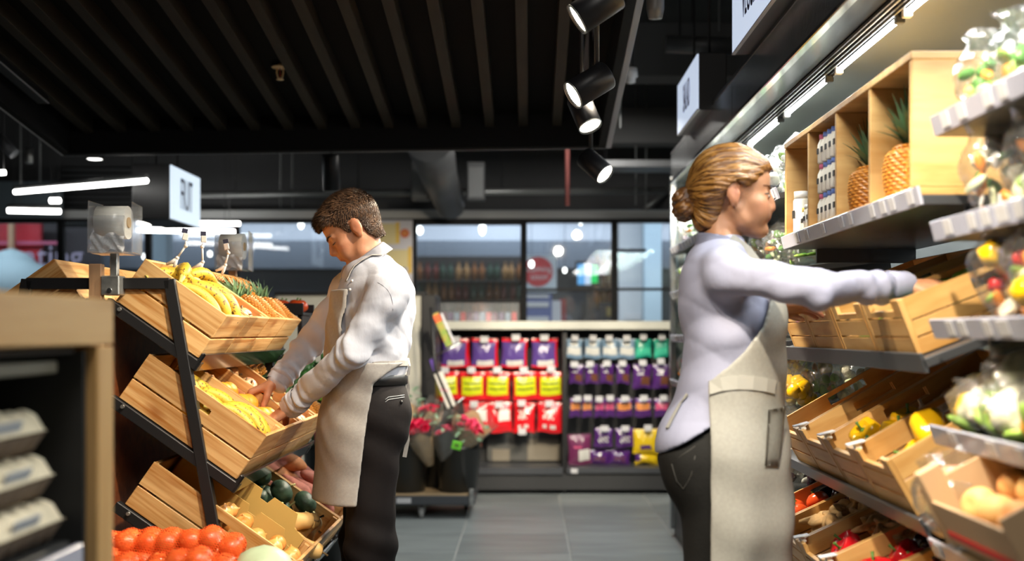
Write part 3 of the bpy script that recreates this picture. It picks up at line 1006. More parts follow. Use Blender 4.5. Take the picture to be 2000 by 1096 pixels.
CR = {}
names = [['of bananas, near end of the top shelf', 'of pink apples, top shelf beside the bananas', 'of pineapples, top shelf, third from the near end', 'of pineapples, far end of the top shelf'],
         ['of bananas, near end of the middle shelf', 'of oranges under the man\'s hands', 'of apples on the middle shelf beyond the oranges', 'of pineapples, far end of the middle shelf'],
         ['of onions and cardboard, near end of the lowest shelf', 'of green squash and butternuts on the lowest shelf', 'of sweet potatoes by the man\'s knee']]
layout = [[(0, .293), (.295, .293), (.59, .293), (.885, .285)], [(0, .286), (.288, .286), (.576, .286), (.864, .286)], [(0, .28), (.283, .55), (.836, .32)]]
protos = {}
for r, (o0, Ln, hc) in enumerate(rows):
    for k, (yo, wd) in enumerate(layout[r]):
        key = (r, wd)
        lab = 'slatted pine crate ' + names[r][k]
        if key not in protos:
            o = protos[key] = pine_crate(Ln, wd - .002, hc, r > 0)
        else:
            o = copy_tree(protos[key])
        o.location = o0 + Vector((0, yo, 0)) + UN * 0.001
        o.rotation_euler = (0, TH, 0)
        tag(o, lab, 'crate', 'pine crates on the fruit stand')
        CR[(r, k)] = o
# crates on the hidden side of the stand
for r in (0, 1):
    o0, Ln, hc = rows[r]
    for k, (yo, wd) in enumerate(layout[r]):
        o = copy_tree(protos[(r, wd)])
        o.location = Vector((2 * XC - o0.x, Y0 + yo + wd, o0.z)) + Vector((-UN.x, 0, UN.z)) * .001
        o.rotation_euler = (Euler((0, 0, PI)).to_matrix() @ Euler((0, TH, 0)).to_matrix()).to_euler()
        tag(o, 'pine crate on the far side of the stand, %s tier, %s from the near end' % (['top', 'middle'][r], nth(k)), 'crate', 'pine crates on the far side of the stand')

# bag dispensers
PAPER = mat('plastic_bag_roll', (0.92, 0.89, 0.80), 0.22, var=0.10, vs=9, stretch=(1, 1, 6), spec=0.7, bump=0.15, bs=30)
CRUMP = mat('crumpled_bag_film', (0.95, 0.94, 0.92), 0.3, bump=0.7, bs=60)


def dispenser(px, py, Y, s, label, wooden):
    c = P(px, py, Y)
    o = empty('bag_dispenser', c, label=label, cat='dispenser')
    o.scale = (s, s, s)
    bm = bmesh.new()
    add_tube(bm, [(-0.044, 0, 0), (0.044, 0, 0)], 0.05, 28)
    obj('bag_roll', bm, PAPER, o, (0, 0, 0.02))
    bm = bmesh.new()
    add_tube(bm, [(-0.048, 0, 0), (0.048, 0, 0)], 0.016, 14)
    obj('core', bm, mat('card_core', (0.55, 0.38, 0.2), 0.7), o, (0, 0, 0.02))
    box('side_plate', (-0.054, 0, 0.005), (0.004, 0.12, 0.15), CLEAR, o, 0.001)
    box('side_plate', (0.066, 0.01, 0.002), (0.004, 0.13, 0.15), CLEAR, o, 0.001, rot=(0, 0, 0.12))
    box('front_plate', (0.0, -0.066, -0.02), (0.11, 0.003, 0.11), CLEAR, o, 0.001)
    box('back_plate', (0.0, 0.066, 0.0), (0.13, 0.004, 0.15), CLEAR, o, 0.001)
    bm = bmesh.new()
    bmesh.ops.create_grid(bm, x_segments=14, y_segments=8, size=0.5)
    for v in bm.verts:
        v.co = Vector((v.co.x * 0.098, -0.056 + 0.008 * math.sin(v.co.x * 19 + v.co.y * 9), -0.044 + v.co.y * 0.05 + 0.006 * math.sin(v.co.x * 11)))
    obj('loose_bag', bm, CRUMP, o, smooth=True)
    box('base', (0, 0, -0.073), (0.1, 0.1, 0.006), CLEAR, o, 0.001)
    if wooden:
        box('post', (0, 0, -0.16), (0.17, 0.028, 0.028), pm, o, 0.002, rot=(0, PI / 2, 0))
    else:
        box('post', (0.003, 0, -0.11), (0.022, 0.022, 0.075), GALV, o, 0.002)
        box('clamp', (0.003, -0.012, -0.170), (0.055, 0.06, 0.058), GALV, o, 0.003)
        tube('bolt', [(0.003, -0.047, -0.185), (0.003, -0.038, -0.185)], 0.007, STEEL, o, 10)
    return o


dispenser(222, 448, Y0 - .01, 1.0, 'clear bag-roll dispenser on a galvanised post clamped to the stand', False)
dispenser(455, 492, Y0 + DEPTH - .05, 1.02, 'clear bag-roll dispenser on a wooden post at the far end', True)

# price clips on ball-jointed arms
CLIPW = mat('pale_clip_plastic', (0.72, 0.69, 0.64), 0.3)
for i, (bx, by, jx_, jy_, kx, ky, tx, ty, dy) in enumerate([(342, 520, 346, 504, 363, 480, 361, 455, .12), (386, 525, 396, 512, 395, 482, 397, 460, .33), (430, 532, 440, 518, 446, 494, 441, 475, .62)]):
    Y = Y0 + dy
    c = P(bx, by, Y)
    o = empty('price_clip', c, label='pale ball-jointed price clip, %s of three along the top crates' % nth(i), cat='clip', group='price clips on the top crates')

    def q(x, y):
        return P(x, y, Y) - c
    tube('arm', [q(jx_, jy_), q(kx, ky)], 0.0032, CLIPW, o, 8)
    tube('arm', [q(kx, ky), q((kx + tx) / 2 + 1, (ky + ty) / 2 + 4)], 0.0032, CLIPW, o, 8)
    for (x, y) in ((jx_, jy_), (kx, ky)):
        bm = bmesh.new()
        bmesh.ops.create_uvsphere(bm, u_segments=10, v_segments=8, radius=0.0065)
        obj('ball_joint', bm, CLIPW, o, tuple(q(x, y)), smooth=True)
    bm = bmesh.new()
    a = q(jx_, jy_)
    add_tube(bm, [a, a + Vector((-0.014, 0, -0.012)), a + Vector((-0.034, 0, -0.02))], [0.005, 0.007, 0.004], 8)
    obj('jaw', bm, CLIPW, o)
    bm = bmesh.new()
    add_tube(bm, [a, a + Vector((-0.006, 0, -0.018)), a + Vector((-0.012, 0, -0.034))], [0.005, 0.006, 0.004], 8)
    obj('jaw', bm, CLIPW, o)
    tv = q(tx, ty)
    box('ticket_grip', tuple(tv + Vector((0.002, 0, -0.012))), (0.018, 0.006, 0.022), CLIPW, o, 0.002, rot=(0, 0.2 - .2 * i, 0.3))
    box('ticket', tuple(tv + Vector((0, 0, 0.006))), (0.019, 0.002, 0.016), mat('ticket_navy', (0.03, 0.03, 0.06), 0.4), o, 0.0005, rot=(0, 0.2 - .2 * i, 0.3))
# ------------------------------------------------------------------ produce


def freckle(name, col, spot, scale, thr, rough=0.45, var=0.1):
    if name in MATS:
        return MATS[name]
    m = mat(name, col, rough, var=var, vs=14, spec=0.4)
    nt = m.node_tree
    L = nt.links
    b = nt.nodes['Principled BSDF']
    prev = b.inputs['Base Color'].links[0].from_socket
    tc = node(nt, 'ShaderNodeTexCoord')
    oi = node(nt, 'ShaderNodeObjectInfo')
    ad = node(nt, 'ShaderNodeVectorMath', operation='ADD')
    L.new(tc.outputs['Object'], ad.inputs[0])
    L.new(oi.outputs['Random'], ad.inputs[1])
    ns = node(nt, 'ShaderNodeTexNoise')
    ns.inputs['Scale'].default_value = scale
    ns.inputs['Detail'].default_value = 2
    L.new(ad.outputs[0], ns.inputs['Vector'])
    r = node(nt, 'ShaderNodeValToRGB')
    r.color_ramp.elements[0].position = thr
    r.color_ramp.elements[0].color = (0, 0, 0, 1)
    r.color_ramp.elements[1].position = thr + .05
    L.new(ns.outputs['Fac'], r.inputs[0])
    mx = node(nt, 'ShaderNodeMix', data_type='RGBA')
    L.new(r.outputs[0], mx.inputs[0])
    L.new(prev, mx.inputs[6])
    mx.inputs[7].default_value = (*spot, 1)
    L.new(mx.outputs[2], b.inputs['Base Color'])
    return m


BAN = freckle('banana_skin', (0.54, 0.355, 0.03), (0.11, 0.05, 0.015), 95, 0.585, .52, .16)
BANT = mat('banana_tip', (0.10, 0.055, 0.02), 0.7)
BANS = mat('banana_stalk', (0.55, 0.45, 0.10), 0.6)
GREEN = mat('green_stalk', (0.10, 0.22, 0.035), 0.55, var=0.2)
DKSTEM = mat('dry_stalk', (0.16, 0.10, 0.04), 0.7)


def banana_proto():
    pts, rs = [], []
    R = 0.115
    for k in range(13):
        t = -0.80 + 1.6 * k / 12
        pts.append((R * math.sin(t), 0, R * (math.cos(t) - 0.85)))
        e = abs(k - 6) / 6
        rs.append(0.0195 * (1 - 0.12 * e ** 2 - 0.42 * e ** 7))
    bm = bmesh.new()
    rg_ = add_tube(bm, pts, rs, 10)
    for i_, ring_ in enumerate(rg_):
        c_ = Vector(pts[i_])
        for k_, v_ in enumerate(ring_):
            v_.co = c_ + (v_.co - c_) * (1.05 if k_ % 2 == 0 else .95)
    bmesh.ops.recalc_face_normals(bm, faces=bm.faces)
    o = obj('banana', bm, BAN)
    e = Vector(pts[-1])
    dd = (e - Vector(pts[-2])).normalized()
    tube('stalk', [e - dd * .004, e + dd * 0.016, e + dd * 0.032], [0.0105, 0.0065, 0.0075], BANS, o, 8)
    s = Vector(pts[0])
    dd = (s - Vector(pts[1])).normalized()
    tube('tip', [s - dd * .003, s + dd * 0.008], [0.0095, 0.004], BANT, o, 8)
    return o


def globe(name, m, prof, n=16, lobes=0, amp=0.0, stem=None, stem_m=None, calyx=None):
    me = lathe_mesh(name, prof, m, n, lobes=lobes, amp=amp)
    o = obj(name, me)
    if stem:
        tube('stalk', stem, [0.0045, 0.003, 0.0045][:len(stem)], stem_m or DKSTEM, o, 6)
    if calyx:
        bm = bmesh.new()
        zc, rr = calyx
        vs = []
        for k in range(10):
            a = 2 * PI * k / 10
            r = rr if k % 2 == 0 else rr * .3
            vs.append(bm.verts.new((r * math.cos(a), r * math.sin(a), zc + (-.004 if k % 2 == 0 else 0.001))))
        c0 = bm.verts.new((0, 0, zc + 0.003))
        for k in range(10):
            bm.faces.new((vs[k], vs[(k + 1) % 10], c0))
        obj('calyx', bm, GREEN, o)
    return o


def sphere_prof(r, sz=1.0, dim=0.25, n=9):
    out = []
    for k in range(n + 1):
        a = -PI / 2 + PI * k / n
        z = r * sz * math.sin(a)
        rr = max(0.0008, r * math.cos(a))
        if rr < r * .45:
            z *= 1 - dim * (1 - rr / (r * .45))
        out.append((rr, z))
    return out


def lumpy(name, m, radii, amp=0.12, fr=2.0, seed=0, sub=3):
    bm = bmesh.new()
    bmesh.ops.create_icosphere(bm, subdivisions=sub, radius=1)
    r = np.random.default_rng(seed)
    ph = r.uniform(0, 6, (5, 3))
    fq = r.uniform(.6, 1.6, (5, 3)) * fr
    for v in bm.verts:
        s = sum(math.sin(v.co.x * fq[i][0] + ph[i][0]) * math.sin(v.co.y * fq[i][1] + ph[i][1]) * math.sin(v.co.z * fq[i][2] + ph[i][2]) for i in range(5))
        v.co *= 1 + amp * s
        v.co = Vector((v.co.x * radii[0], v.co.y * radii[1], v.co.z * radii[2]))
    me = bpy.data.meshes.new(name)
    bm.to_mesh(me)
    bm.free()
    me.materials.append(m)
    me.polygons.foreach_set('use_smooth', [True] * len(me.polygons))
    return obj(name, me)


PINA = mat('pineapple_rind', (0.80, 0.42, 0.06), 0.45, attr='Col')
LEAF = mat('pineapple_leaf', (0.12, 0.22, 0.10), 0.5, var=0.35, vs=12)


def pineapple_proto(r=0.058, h=0.17, leaf=0.15, nm='pineapple'):
    bm = bmesh.new()
    cl = bm.loops.layers.color.new('Col')
    NU, NV = 20, 14
    rings = []
    for j in range(NV + 1):
        t = j / NV
        rr = r * (0.55 + 0.45 * math.sin(PI * min(1, 0.18 + t * .72)) ** .6) * (1 if t < .92 else .8)
        rings.append([bm.verts.new((rr * math.cos(2 * PI * (k + .5 * (j % 2)) / NU), rr * math.sin(2 * PI * (k + .5 * (j % 2)) / NU), h * t)) for k in range(NU)])

    def eye(vs):
        c = sum((v.co for v in vs), Vector()) / len(vs)
        out = Vector((c.x, c.y, 0)).normalized() * 0.0055
        cv = bm.verts.new(c + out)
        for i in range(len(vs)):
            f = bm.faces.new((vs[i], vs[(i + 1) % len(vs)], cv))
            for lp in f.loops:
                lp[cl] = (0.90, 0.62, 0.22, 1) if lp.vert is cv else (0.60, 0.35, 0.09, 1)
    for j in range(NV):
        A, B = rings[j], rings[j + 1]
        for k in range(NU):
            if j % 2 == 0:
                eye([A[k], A[(k + 1) % NU], B[k]]) if False else None
            f = (A[k], A[(k + 1) % NU], B[(k + 1) % NU], B[k]) if j % 2 else (A[k], A[(k + 1) % NU], B[k], B[k - 1])
            eye(list(f))
    for ring in (rings[0][::-1], rings[-1]):
        f = bm.faces.new(ring)
        for lp in f.loops:
            lp[cl] = (0.3, 0.16, 0.03, 1)
    bmesh.ops.recalc_face_normals(bm, faces=bm.faces)
    o = obj(nm, bm, PINA)
    bm = bmesh.new()
    for k in range(40):
        a = k * 2.399
        lv = k / 40
        out = 0.9 * (1 - lv) + 0.08
        ln = leaf * (0.55 + .6 * lv) * random.uniform(.8, 1.1)
        w = 0.0125
        da = Vector((math.cos(a), math.sin(a), 0))
        sd = Vector((-math.sin(a), math.cos(a), 0))
        p = da * 0.012 + Vector((0, 0, h))
        prev = None
        for s in range(5):
            t = s / 4
            c = p + da * ln * out * t * (1 + .3 * t) * .75 + Vector((0, 0, ln * (t * (1.05 - out * .35) - .25 * out * t * t)))
            ww = w * (1 - t ** 1.5) + .0006
            pair = (bm.verts.new(c - sd * ww), bm.verts.new(c - da * ww * .35 * (1 - t)), bm.verts.new(c + sd * ww))
            if prev:
                bm.faces.new((prev[0], prev[1], pair[1], pair[0]))
                bm.faces.new((prev[1], prev[2], pair[2], pair[1]))
            prev = pair
    obj('crown_leaves', bm, LEAF, o, kind='stuff', smooth=True)
    return o


APPLE = mat('pink_apple_skin', (0.72, 0.26, 0.17), 0.3, col2=(0.78, 0.55, 0.22), vs=16)
ORANGE = mat('orange_peel', (0.90, 0.36, 0.03), 0.42, bump=0.15, bs=260, var=0.06)
ONION = mat('onion_skin', (0.82, 0.40, 0.12), 0.32, col2=(0.58, 0.24, 0.05), vs=16, stretch=(1, 1, .15))
REDPEP = mat('red_pepper_skin', (0.62, 0.012, 0.018), 0.16, spec=0.6)
YELPEP = mat('yellow_pepper_skin', (0.88, 0.50, 0.008), 0.16, spec=0.6)
TOM = mat('tomato_skin', (0.72, 0.085, 0.018), 0.18, var=0.15, vs=20)
EGG = mat('eggplant_skin', (0.028, 0.008, 0.022), 0.14, spec=0.7)
GARL = mat('garlic_skin', (0.80, 0.72, 0.62), 0.5, var=0.08, vs=30)
GING = mat('ginger_skin', (0.62, 0.40, 0.18), 0.65, var=0.22, vs=35, bump=0.2, bs=80)
MUSH = mat('mushroom_brown', (0.33, 0.20, 0.10), 0.6, var=0.25, vs=25)
SQG = mat('green_squash_skin', (0.055, 0.10, 0.065), 0.48, col2=(0.016, 0.04, 0.022), vs=34, bump=.15, bs=60)
BUTN = mat('butternut_skin', (0.66, 0.40, 0.14), 0.5, var=0.07, vs=20)
SWP = mat('sweet_potato_skin', (0.50, 0.17, 0.12), 0.7, var=0.3, vs=26, bump=0.25, bs=70)
SWO = mat('orange_sweet_potato_skin', (0.56, 0.22, 0.08), 0.7, var=0.25, vs=26, bump=0.25, bs=70)
CUKE = mat('cucumber_skin', (0.035, 0.11, 0.03), 0.3, var=0.35, vs=20, stretch=(.3, 3, 3))
CABB = mat('pale_cabbage', (0.46, 0.54, 0.34), 0.45, var=0.15, vs=9)
LIME = mat('lime_skin', (0.28, 0.52, 0.04), 0.35, var=0.12)

PROTO = {}


def pepper(m):
    return globe('bell_pepper', m, [(0.001, -.034), (0.02, -.044), (0.034, -.036), (0.041, -.008), (0.045, .02), (0.040, .038), (0.026, .044), (0.010, .036), (0.001, .032)], 24, 4, 0.10,
                 [(0, 0, .03), (0.002, 0, .046), (0.008, 0, .06)], GREEN, (0.0365, 0.017))


MAKE = {
    'banana': banana_proto,
    'apple': lambda: globe('apple', APPLE, sphere_prof(.036, .93, .35), stem=[(0, 0, .022), (0.002, 0, .034), (.005, 0, .042)]),
    'orange': lambda: globe('orange', ORANGE, sphere_prof(.037, .96, .12)),
    'peach': lambda: globe('peach', mat('peach_skin', (0.85, 0.36, 0.12), 0.6, col2=(0.82, 0.55, 0.2), vs=14), sphere_prof(.036, .95, .3)),
    'onion': lambda: globe('onion', ONION, [(.001, -.027), (.006, -.026), (.02, -.021), (.027, -.006), (.027, .006), (.020, .018), (.010, .024), (.0035, .029), (.002, .034)], 16),
    'pineapple': lambda: pineapple_proto(.05, .125, .10),
    'red_pepper': lambda: pepper(REDPEP),
    'yellow_pepper': lambda: pepper(YELPEP),
    'tomato': lambda: globe('tomato', TOM, sphere_prof(.037, .80, .25), 20, 6, .03, [(0, 0, .02), (0.001, 0, .03), (.004, 0, .036)], GREEN, (.0245, .018)),
    'eggplant': lambda: globe('eggplant', EGG, [(.001, -.10), (.022, -.097), (.036, -.08), (.041, -.05), (.036, -.01), (.027, .04), (.02, .075), (.012, .09), (.001, .093)], 18,
                              stem=[(0, 0, .088), (.003, 0, .11), (.01, 0, .125)], stem_m=GREEN, calyx=(.089, .026)),
    'garlic': lambda: globe('garlic_bulb', GARL, [(.001, -.02), (.014, -.02), (.026, -.008), (.024, .006), (.012, .018), (.005, .03), (.004, .045)], 18, 6, .07),
    'squash': lambda: globe('green_squash', SQG, sphere_prof(.045, .85, .25), 24, 8, .035, [(0, 0, .03), (.002, 0, .045), (.006, 0, .056)], mat('squash_stalk', (0.50, 0.44, 0.18), 0.7)),
    'butternut': lambda: globe('butternut_squash', BUTN, [(.001, -.062), (.02, -.062), (.042, -.048), (.051, -.022), (.047, .005), (.034, .03), (.028, .055), (.028, .08), (.02, .094), (.001, .097)], 20,
                               stem=[(0, 0, .092), (.002, 0, .104), (.008, 0, .116)], stem_m=DKSTEM),
    'sweet_potato': lambda: lumpy('sweet_potato', SWP, (.085, .034, .032), .16, 1.6, 3),
    'orange_sweet_potato': lambda: lumpy('sweet_potato', SWO, (.075, .036, .034), .16, 1.7, 5),
    'ginger': lambda: lumpy('ginger_root', GING, (.042, .022, .018), .42, 3.2, 8),
    'mushroom': lambda: globe('mushroom', MUSH, [(.009, -.026), (.010, -.004), (.012, .0), (.026, .0), (.029, .008), (.022, .02), (.008, .026), (.001, .027)], 16),
    'cucumber': lambda: lumpy('cucumber', CUKE, (.13, .021, .021), .03, 3, 4),
    'lime': lambda: globe('lime', LIME, sphere_prof(.026, 1.1, -.15)),
    'cabbage': lambda: lumpy('cabbage', CABB, (.085, .085, .078), .035, 4, 9),
}


def item(kind, M, label, group=None, cat=None):
    if kind not in PROTO:
        PROTO[kind] = MAKE[kind]()
        o = PROTO[kind]
    else:
        o = copy_tree(PROTO[kind])
    place(o, M)
    for k in ('label', 'category', 'group'):
        if k in o:
            del o[k]
    return tag(o, label, cat or kind.split('_')[-1] if kind not in ('garlic',) else 'garlic', group)


def R3(rx=0, ry=0, rz=0):
    return Euler((rx, ry, rz)).to_matrix().to_4x4()


def TR(x, y, z):
    return Matrix.Translation((x, y, z))


def rnd(a):
    return random.uniform(-a, a)


def pile(kind, crate, xs, ys, z0, r, label, group, layers=1, tilt=1.0, keep=1.0, jit=0.12):
    M = mtx(crate)
    n = 0
    for ly in range(layers):
        x = xs[0] + (r if ly % 2 else 0)
        while x <= xs[1]:
            y = ys[0] + (r * .9 if ly % 2 else 0)
            while y <= ys[1]:
                if random.random() < keep:
                    item(kind, M @ TR(x + rnd(r * jit), y + rnd(r * jit), z0 + ly * r * 1.5 + rnd(r * .1)) @ R3(rnd(tilt), rnd(tilt), rnd(3)), label, group)
                    n += 1
                y += 2 * r * 1.02
            x += 2 * r * 1.02
    return n


# top shelf bananas: (x along slope, y across, height, yaw, pitch, roll)
B1 = [(.095, .062, .105, .55, .1, .5), (.088, .095, .135, .95, .1, .3), (.10, .135, .148, .75, 0, -.2), (.10, .18, .15, .35, -.1, .3), (.105, .22, .145, .2, 0, .2), (.17, .235, .13, -.3, .05, .4),
      (.195, .066, .138, .12, .12, .6), (.205, .105, .155, .25, .14, .1), (.19, .15, .150, .5, .1, .2), (.215, .175, .162, .1, .12, .1), (.215, .225, .145, -.15, .1, .4),
      (.085, .115, .168, 1.9, .2, .1), (.13, .205, .178, 1.2, .1, .2), (.11, .09, .07, .3, 0, .2), (.2, .12, .09, .2, 0, 0), (.15, .2, .08, .2, 0, 0)]
M = mtx(CR[(0, 0)])
for i, (x, y, z, a, b2, c) in enumerate(B1):
    item('banana', M @ TR(x, y, z) @ R3(c, -b2, PI + a), 'yellow banana with brown flecks in the top near crate', 'bananas in the top near crate')
B2 = [(.10, .065, .095, .15, .05, .5), (.115, .105, .118, .3, .05, .0), (.13, .155, .12, .22, .05, .2), (.15, .205, .112, .05, 0, .4), (.225, .085, .115, .25, .1, .2), (.24, .135, .132, .2, .1, .1), (.215, .215, .105, .0, .1, .4),
      (.325, .07, .132, .05, .14, .5), (.335, .108, .142, .06, .14, .1), (.34, .148, .142, .05, .14, 0), (.338, .188, .136, .03, .12, -.2), (.31, .228, .115, -.05, .1, .4),
      (.1, .1, .06, .2, 0, 0), (.2, .1, .07, .2, 0, 0), (.32, .1, .085, .1, 0, 0), (.32, .17, .085, .1, 0, 0)]
M = mtx(CR[(1, 0)])
for i, (x, y, z, a, b2, c) in enumerate(B2):
    item('banana', M @ TR(x, y, z) @ R3(c, -b2, PI + a), 'yellow banana with brown flecks in the middle near crate', 'bananas in the middle near crate')
pile('apple', CR[(0, 1)], (.05, .26), (.05, .25), .055, .037, 'pink apple in the top crate beside the bananas', 'apples in the top crate', 2)
pile('orange', CR[(1, 1)], (.05, .38), (.05, .25), .05, .038, 'orange in the crate under the man\'s hands', 'oranges in the middle crate', 2, keep=.9)
pile('apple', CR[(1, 2)], (.05, .39), (.05, .25), .05, .037, 'pink apple in the middle crate beyond the oranges', 'apples in the middle crate', 2, keep=.95)
for (ck, gl) in (((0, 2), 'third top crate'), ((0, 3), 'far top crate'), ((1, 3), 'far middle crate')):
    M = mtx(CR[ck])
    L0 = .30 if ck[0] == 0 else .43
    for j, y in enumerate((.075, .205)):
        for k in (0, 1):
            if k == 0:
                m_ = M @ TR(.025, y, .115) @ R3(0, PI / 2 - .06, rnd(.1))
            else:
                m_ = M @ TR(L0 - .022, y, .105) @ R3(0, -PI / 2 + .25, rnd(.1))
            item('pineapple', m_, 'golden pineapple lying in the %s, %s one of the %s pair' % (gl, ['upper', 'lower'][k], ['nearer', 'farther'][j]), 'pineapples on the fruit stand')
# lowest shelf
M = mtx(CR[(2, 0)])
pile('onion', CR[(2, 0)], (.26, .50), (.045, .16), .05, .029, 'brown onion loose in the lowest near crate', 'onions in the lowest near crate', 3, keep=.92)
CARD = mat('corrugated_card', (0.56, 0.35, 0.09), 0.65, var=0.05, vs=6)
bx = empty('cardboard_box', label='open cardboard box with notched sides standing among the onions', cat='box')
place(bx, M @ TR(.03, .19, .012))


def card_panel(name, Ln, h, parent, c, rz=0):
    prof = [(0, 0), (Ln, 0), (Ln, h * .72), (Ln * .90, h * .78), (Ln * .86, h), (Ln * .66, h), (Ln * .64, h * .86), (Ln * .58, h * .86), (Ln * .56, h), (Ln * .30, h), (Ln * .28, h * .84), (Ln * .21, h * .84), (Ln * .19, h), (0, h)]
    bm = bmesh.new()
    f = [bm.verts.new((x, -.002, z)) for x, z in prof]
    b2 = [bm.verts.new((x, .002, z)) for x, z in prof]
    bm.faces.new(f)
    bm.faces.new(b2[::-1])
    for k in range(len(prof)):
        bm.faces.new((f[k], b2[k], b2[(k + 1) % len(prof)], f[(k + 1) % len(prof)]))
    bmesh.ops.recalc_face_normals(bm, faces=bm.faces)
    return obj(name, bm, CARD, parent, c, (0, 0, rz))


card_panel('side_panel', .46, .155, bx, (0, 0, 0))
card_panel('side_panel', .46, .20, bx, (0, .075, 0))
box('end_panel', (.002, .038, .08), (.004, .075, .16), CARD, bx, 0)
box('end_panel', (.458, .038, .05), (.004, .075, .10), CARD, bx, 0)
box('bottom_panel', (.23, .038, .002), (.45, .07, .004), CARD, bx, 0)
M = mtx(CR[(2, 1)])
k = 0
for (x, y, z, a, b2, c) in [(.47, .06, .10, .3, 1.2, .2), (.44, .15, .115, 1.4, .6, .3), (.40, .08, .14, .8, 1.0, .2), (.36, .05, .11, .4, 1.3, .4), (.46, .24, .10, 2.0, .9, .5)]:
    item('butternut', M @ TR(x, y, z) @ R3(c, b2, a), 'tan butternut squash by the front of the lowest squash crate', 'butternuts in the squash crate', 'squash')
for (x, y, z) in [(.08, .40, .06), (.10, .48, .07), (.17, .36, .07), (.17, .45, .075), (.25, .40, .075), (.26, .49, .075), (.33, .35, .07), (.34, .44, .08), (.42, .40, .08), (.43, .49, .09), (.12, .3, .05), (.25, .3, .06), (.34, .25, .07), (.2, .43, .14), (.3, .42, .14), (.39, .47, .145)]:
    item('squash', M @ TR(x, y, z) @ R3(rnd(.6), rnd(.6), rnd(3)), 'round dark green squash piled along the far wall of its crate', 'green squash in the squash crate', 'squash')
M = mtx(CR[(2, 2)])
for i in range(26):
    x, y = random.uniform(.06, .47), random.uniform(.05, .27)
    item('sweet_potato' if i % 3 else 'orange_sweet_potato', M @ TR(x, y, .07 + .10 * random.random() + .03 * (y > .15)) @ R3(rnd(.4), rnd(.3), rnd(.9)), 'knobbly sweet potato in the heap by the man\'s knee', 'sweet potatoes on the lowest shelf', 'sweet potato')
# produce beyond the far end of the stand: lime crate, tomatoes, leafy greens
LEAFG = mat('leafy_green', (0.05, 0.16, 0.03), 0.5, var=0.5, vs=30, bump=.5, bs=60)
fe = empty('produce_table', (-1.02, 5.05, 0), label='low dark table of greens beyond the far end of the stand', cat='table')
box('top', (0, 0, .92), (.62, .5, .03), BLKM, fe)
for x in (-.28, .28):
    for y in (-.22, .22):
        box('leg', (x, y, .45), (.03, .03, .9), BLKM, fe)
for i in range(7):
    lt = lumpy('lettuce_head', LEAFG, (.085, .08, .08), .32, 11, 20 + i, 4)
    place(lt, TR(-1.22 + .13 * (i % 4), 4.94 + .16 * (i // 4), 1.01 + rnd(.01)))
    tag(lt, 'leafy green lettuce head on the dark table beyond the stand', 'lettuce', 'lettuces beyond the stand')
for i in range(10):
    item('lime', TR(-.86 + .055 * (i % 4), 4.86 + .055 * (i // 4), .962 + .0 * i) @ R3(rnd(1), rnd(1), 0), 'green lime on the dark table behind the man\'s apron', 'limes beyond the stand', 'lime')
tr = empty('produce_tray', (-1.03, 5.12, 1.10), label='black tray of tomatoes above the greens beyond the stand', cat='tray')
box('base', (0, 0, .20), (.16, .25, .012), BLKM, tr)
for y in (-.125, .125):
    box('side', (0, y, .22), (.16, .01, .05), BLKM, tr)
for x in (-.06, .06):
    box('leg', (x, 0, .06), (.02, .2, .27), BLKM, tr)
for i in range(4):
    item('tomato', TR(-1.065 + .07 * (i % 2), 5.07 + .075 * (i // 2), 1.335) @ R3(rnd(.3), rnd(.3), 0), 'red tomato in the black tray beyond the stand', 'tomatoes beyond the stand')

# net sacks of onions in a bin near the camera
bin_ = empty('display_bin', (-.98, 3.12, 0), label='low wooden bin holding the red net sacks in front of the stand', cat='bin')
for (c, s, r) in [((0, -.19, .29), (.66, .02, .58), 0), ((0, .19, .29), (.66, .02, .58), 0)]:
    box('side_board', c, s, PINE, bin_)
for x in (-.34, .34):
    box('end_board', (x, 0, .29), (.40, .02, .58), PINE, bin_, rot=(0, 0, PI / 2))
box('floor_board', (0, 0, .53), (.64, .36, .02), PINE, bin_)
NETO = mat('net_onion_skin', (0.92, 0.36, 0.10), 0.25, col2=(0.78, 0.14, 0.03), vs=22, orand=.25)
netm = bpy.data.materials.new('red_netting')
netm.use_nodes = True
nt = netm.node_tree
bs_ = nt.nodes['Principled BSDF']
bs_.inputs['Base Color'].default_value = (0.86, 0.11, 0.02, 1)
bs_.inputs['Roughness'].default_value = 0.35
tc = node(nt, 'ShaderNodeTexCoord')
facs = []
for ax in ((1, 0.35, 0.5), (0.2, 0.4, 1)):
    dp = node(nt, 'ShaderNodeVectorMath', operation='DOT_PRODUCT')
    dp.inputs[1].default_value = ax
    nt.links.new(tc.outputs['Object'], dp.inputs[0])
    ml = node(nt, 'ShaderNodeMath', operation='MULTIPLY')
    ml.inputs[1].default_value = 150
    nt.links.new(dp.outputs['Value'], ml.inputs[0])
    fr = node(nt, 'ShaderNodeMath', operation='FRACT')
    nt.links.new(ml.outputs[0], fr.inputs[0])
    gt = node(nt, 'ShaderNodeMath', operation='LESS_THAN')
    gt.inputs[1].default_value = 0.34
    nt.links.new(fr.outputs[0], gt.inputs[0])
    facs.append(gt)
mxx = node(nt, 'ShaderNodeMath', operation='MAXIMUM')
nt.links.new(facs[0].outputs[0], mxx.inputs[0])
nt.links.new(facs[1].outputs[0], mxx.inputs[1])
nt.links.new(mxx.outputs[0], bs_.inputs['Alpha'])
ONP = lathe_mesh('onion', [(.001, -.031), (.012, -.029), (.027, -.018), (.032, 0), (.028, .016), (.014, .028), (.004, .034)], NETO, 14)


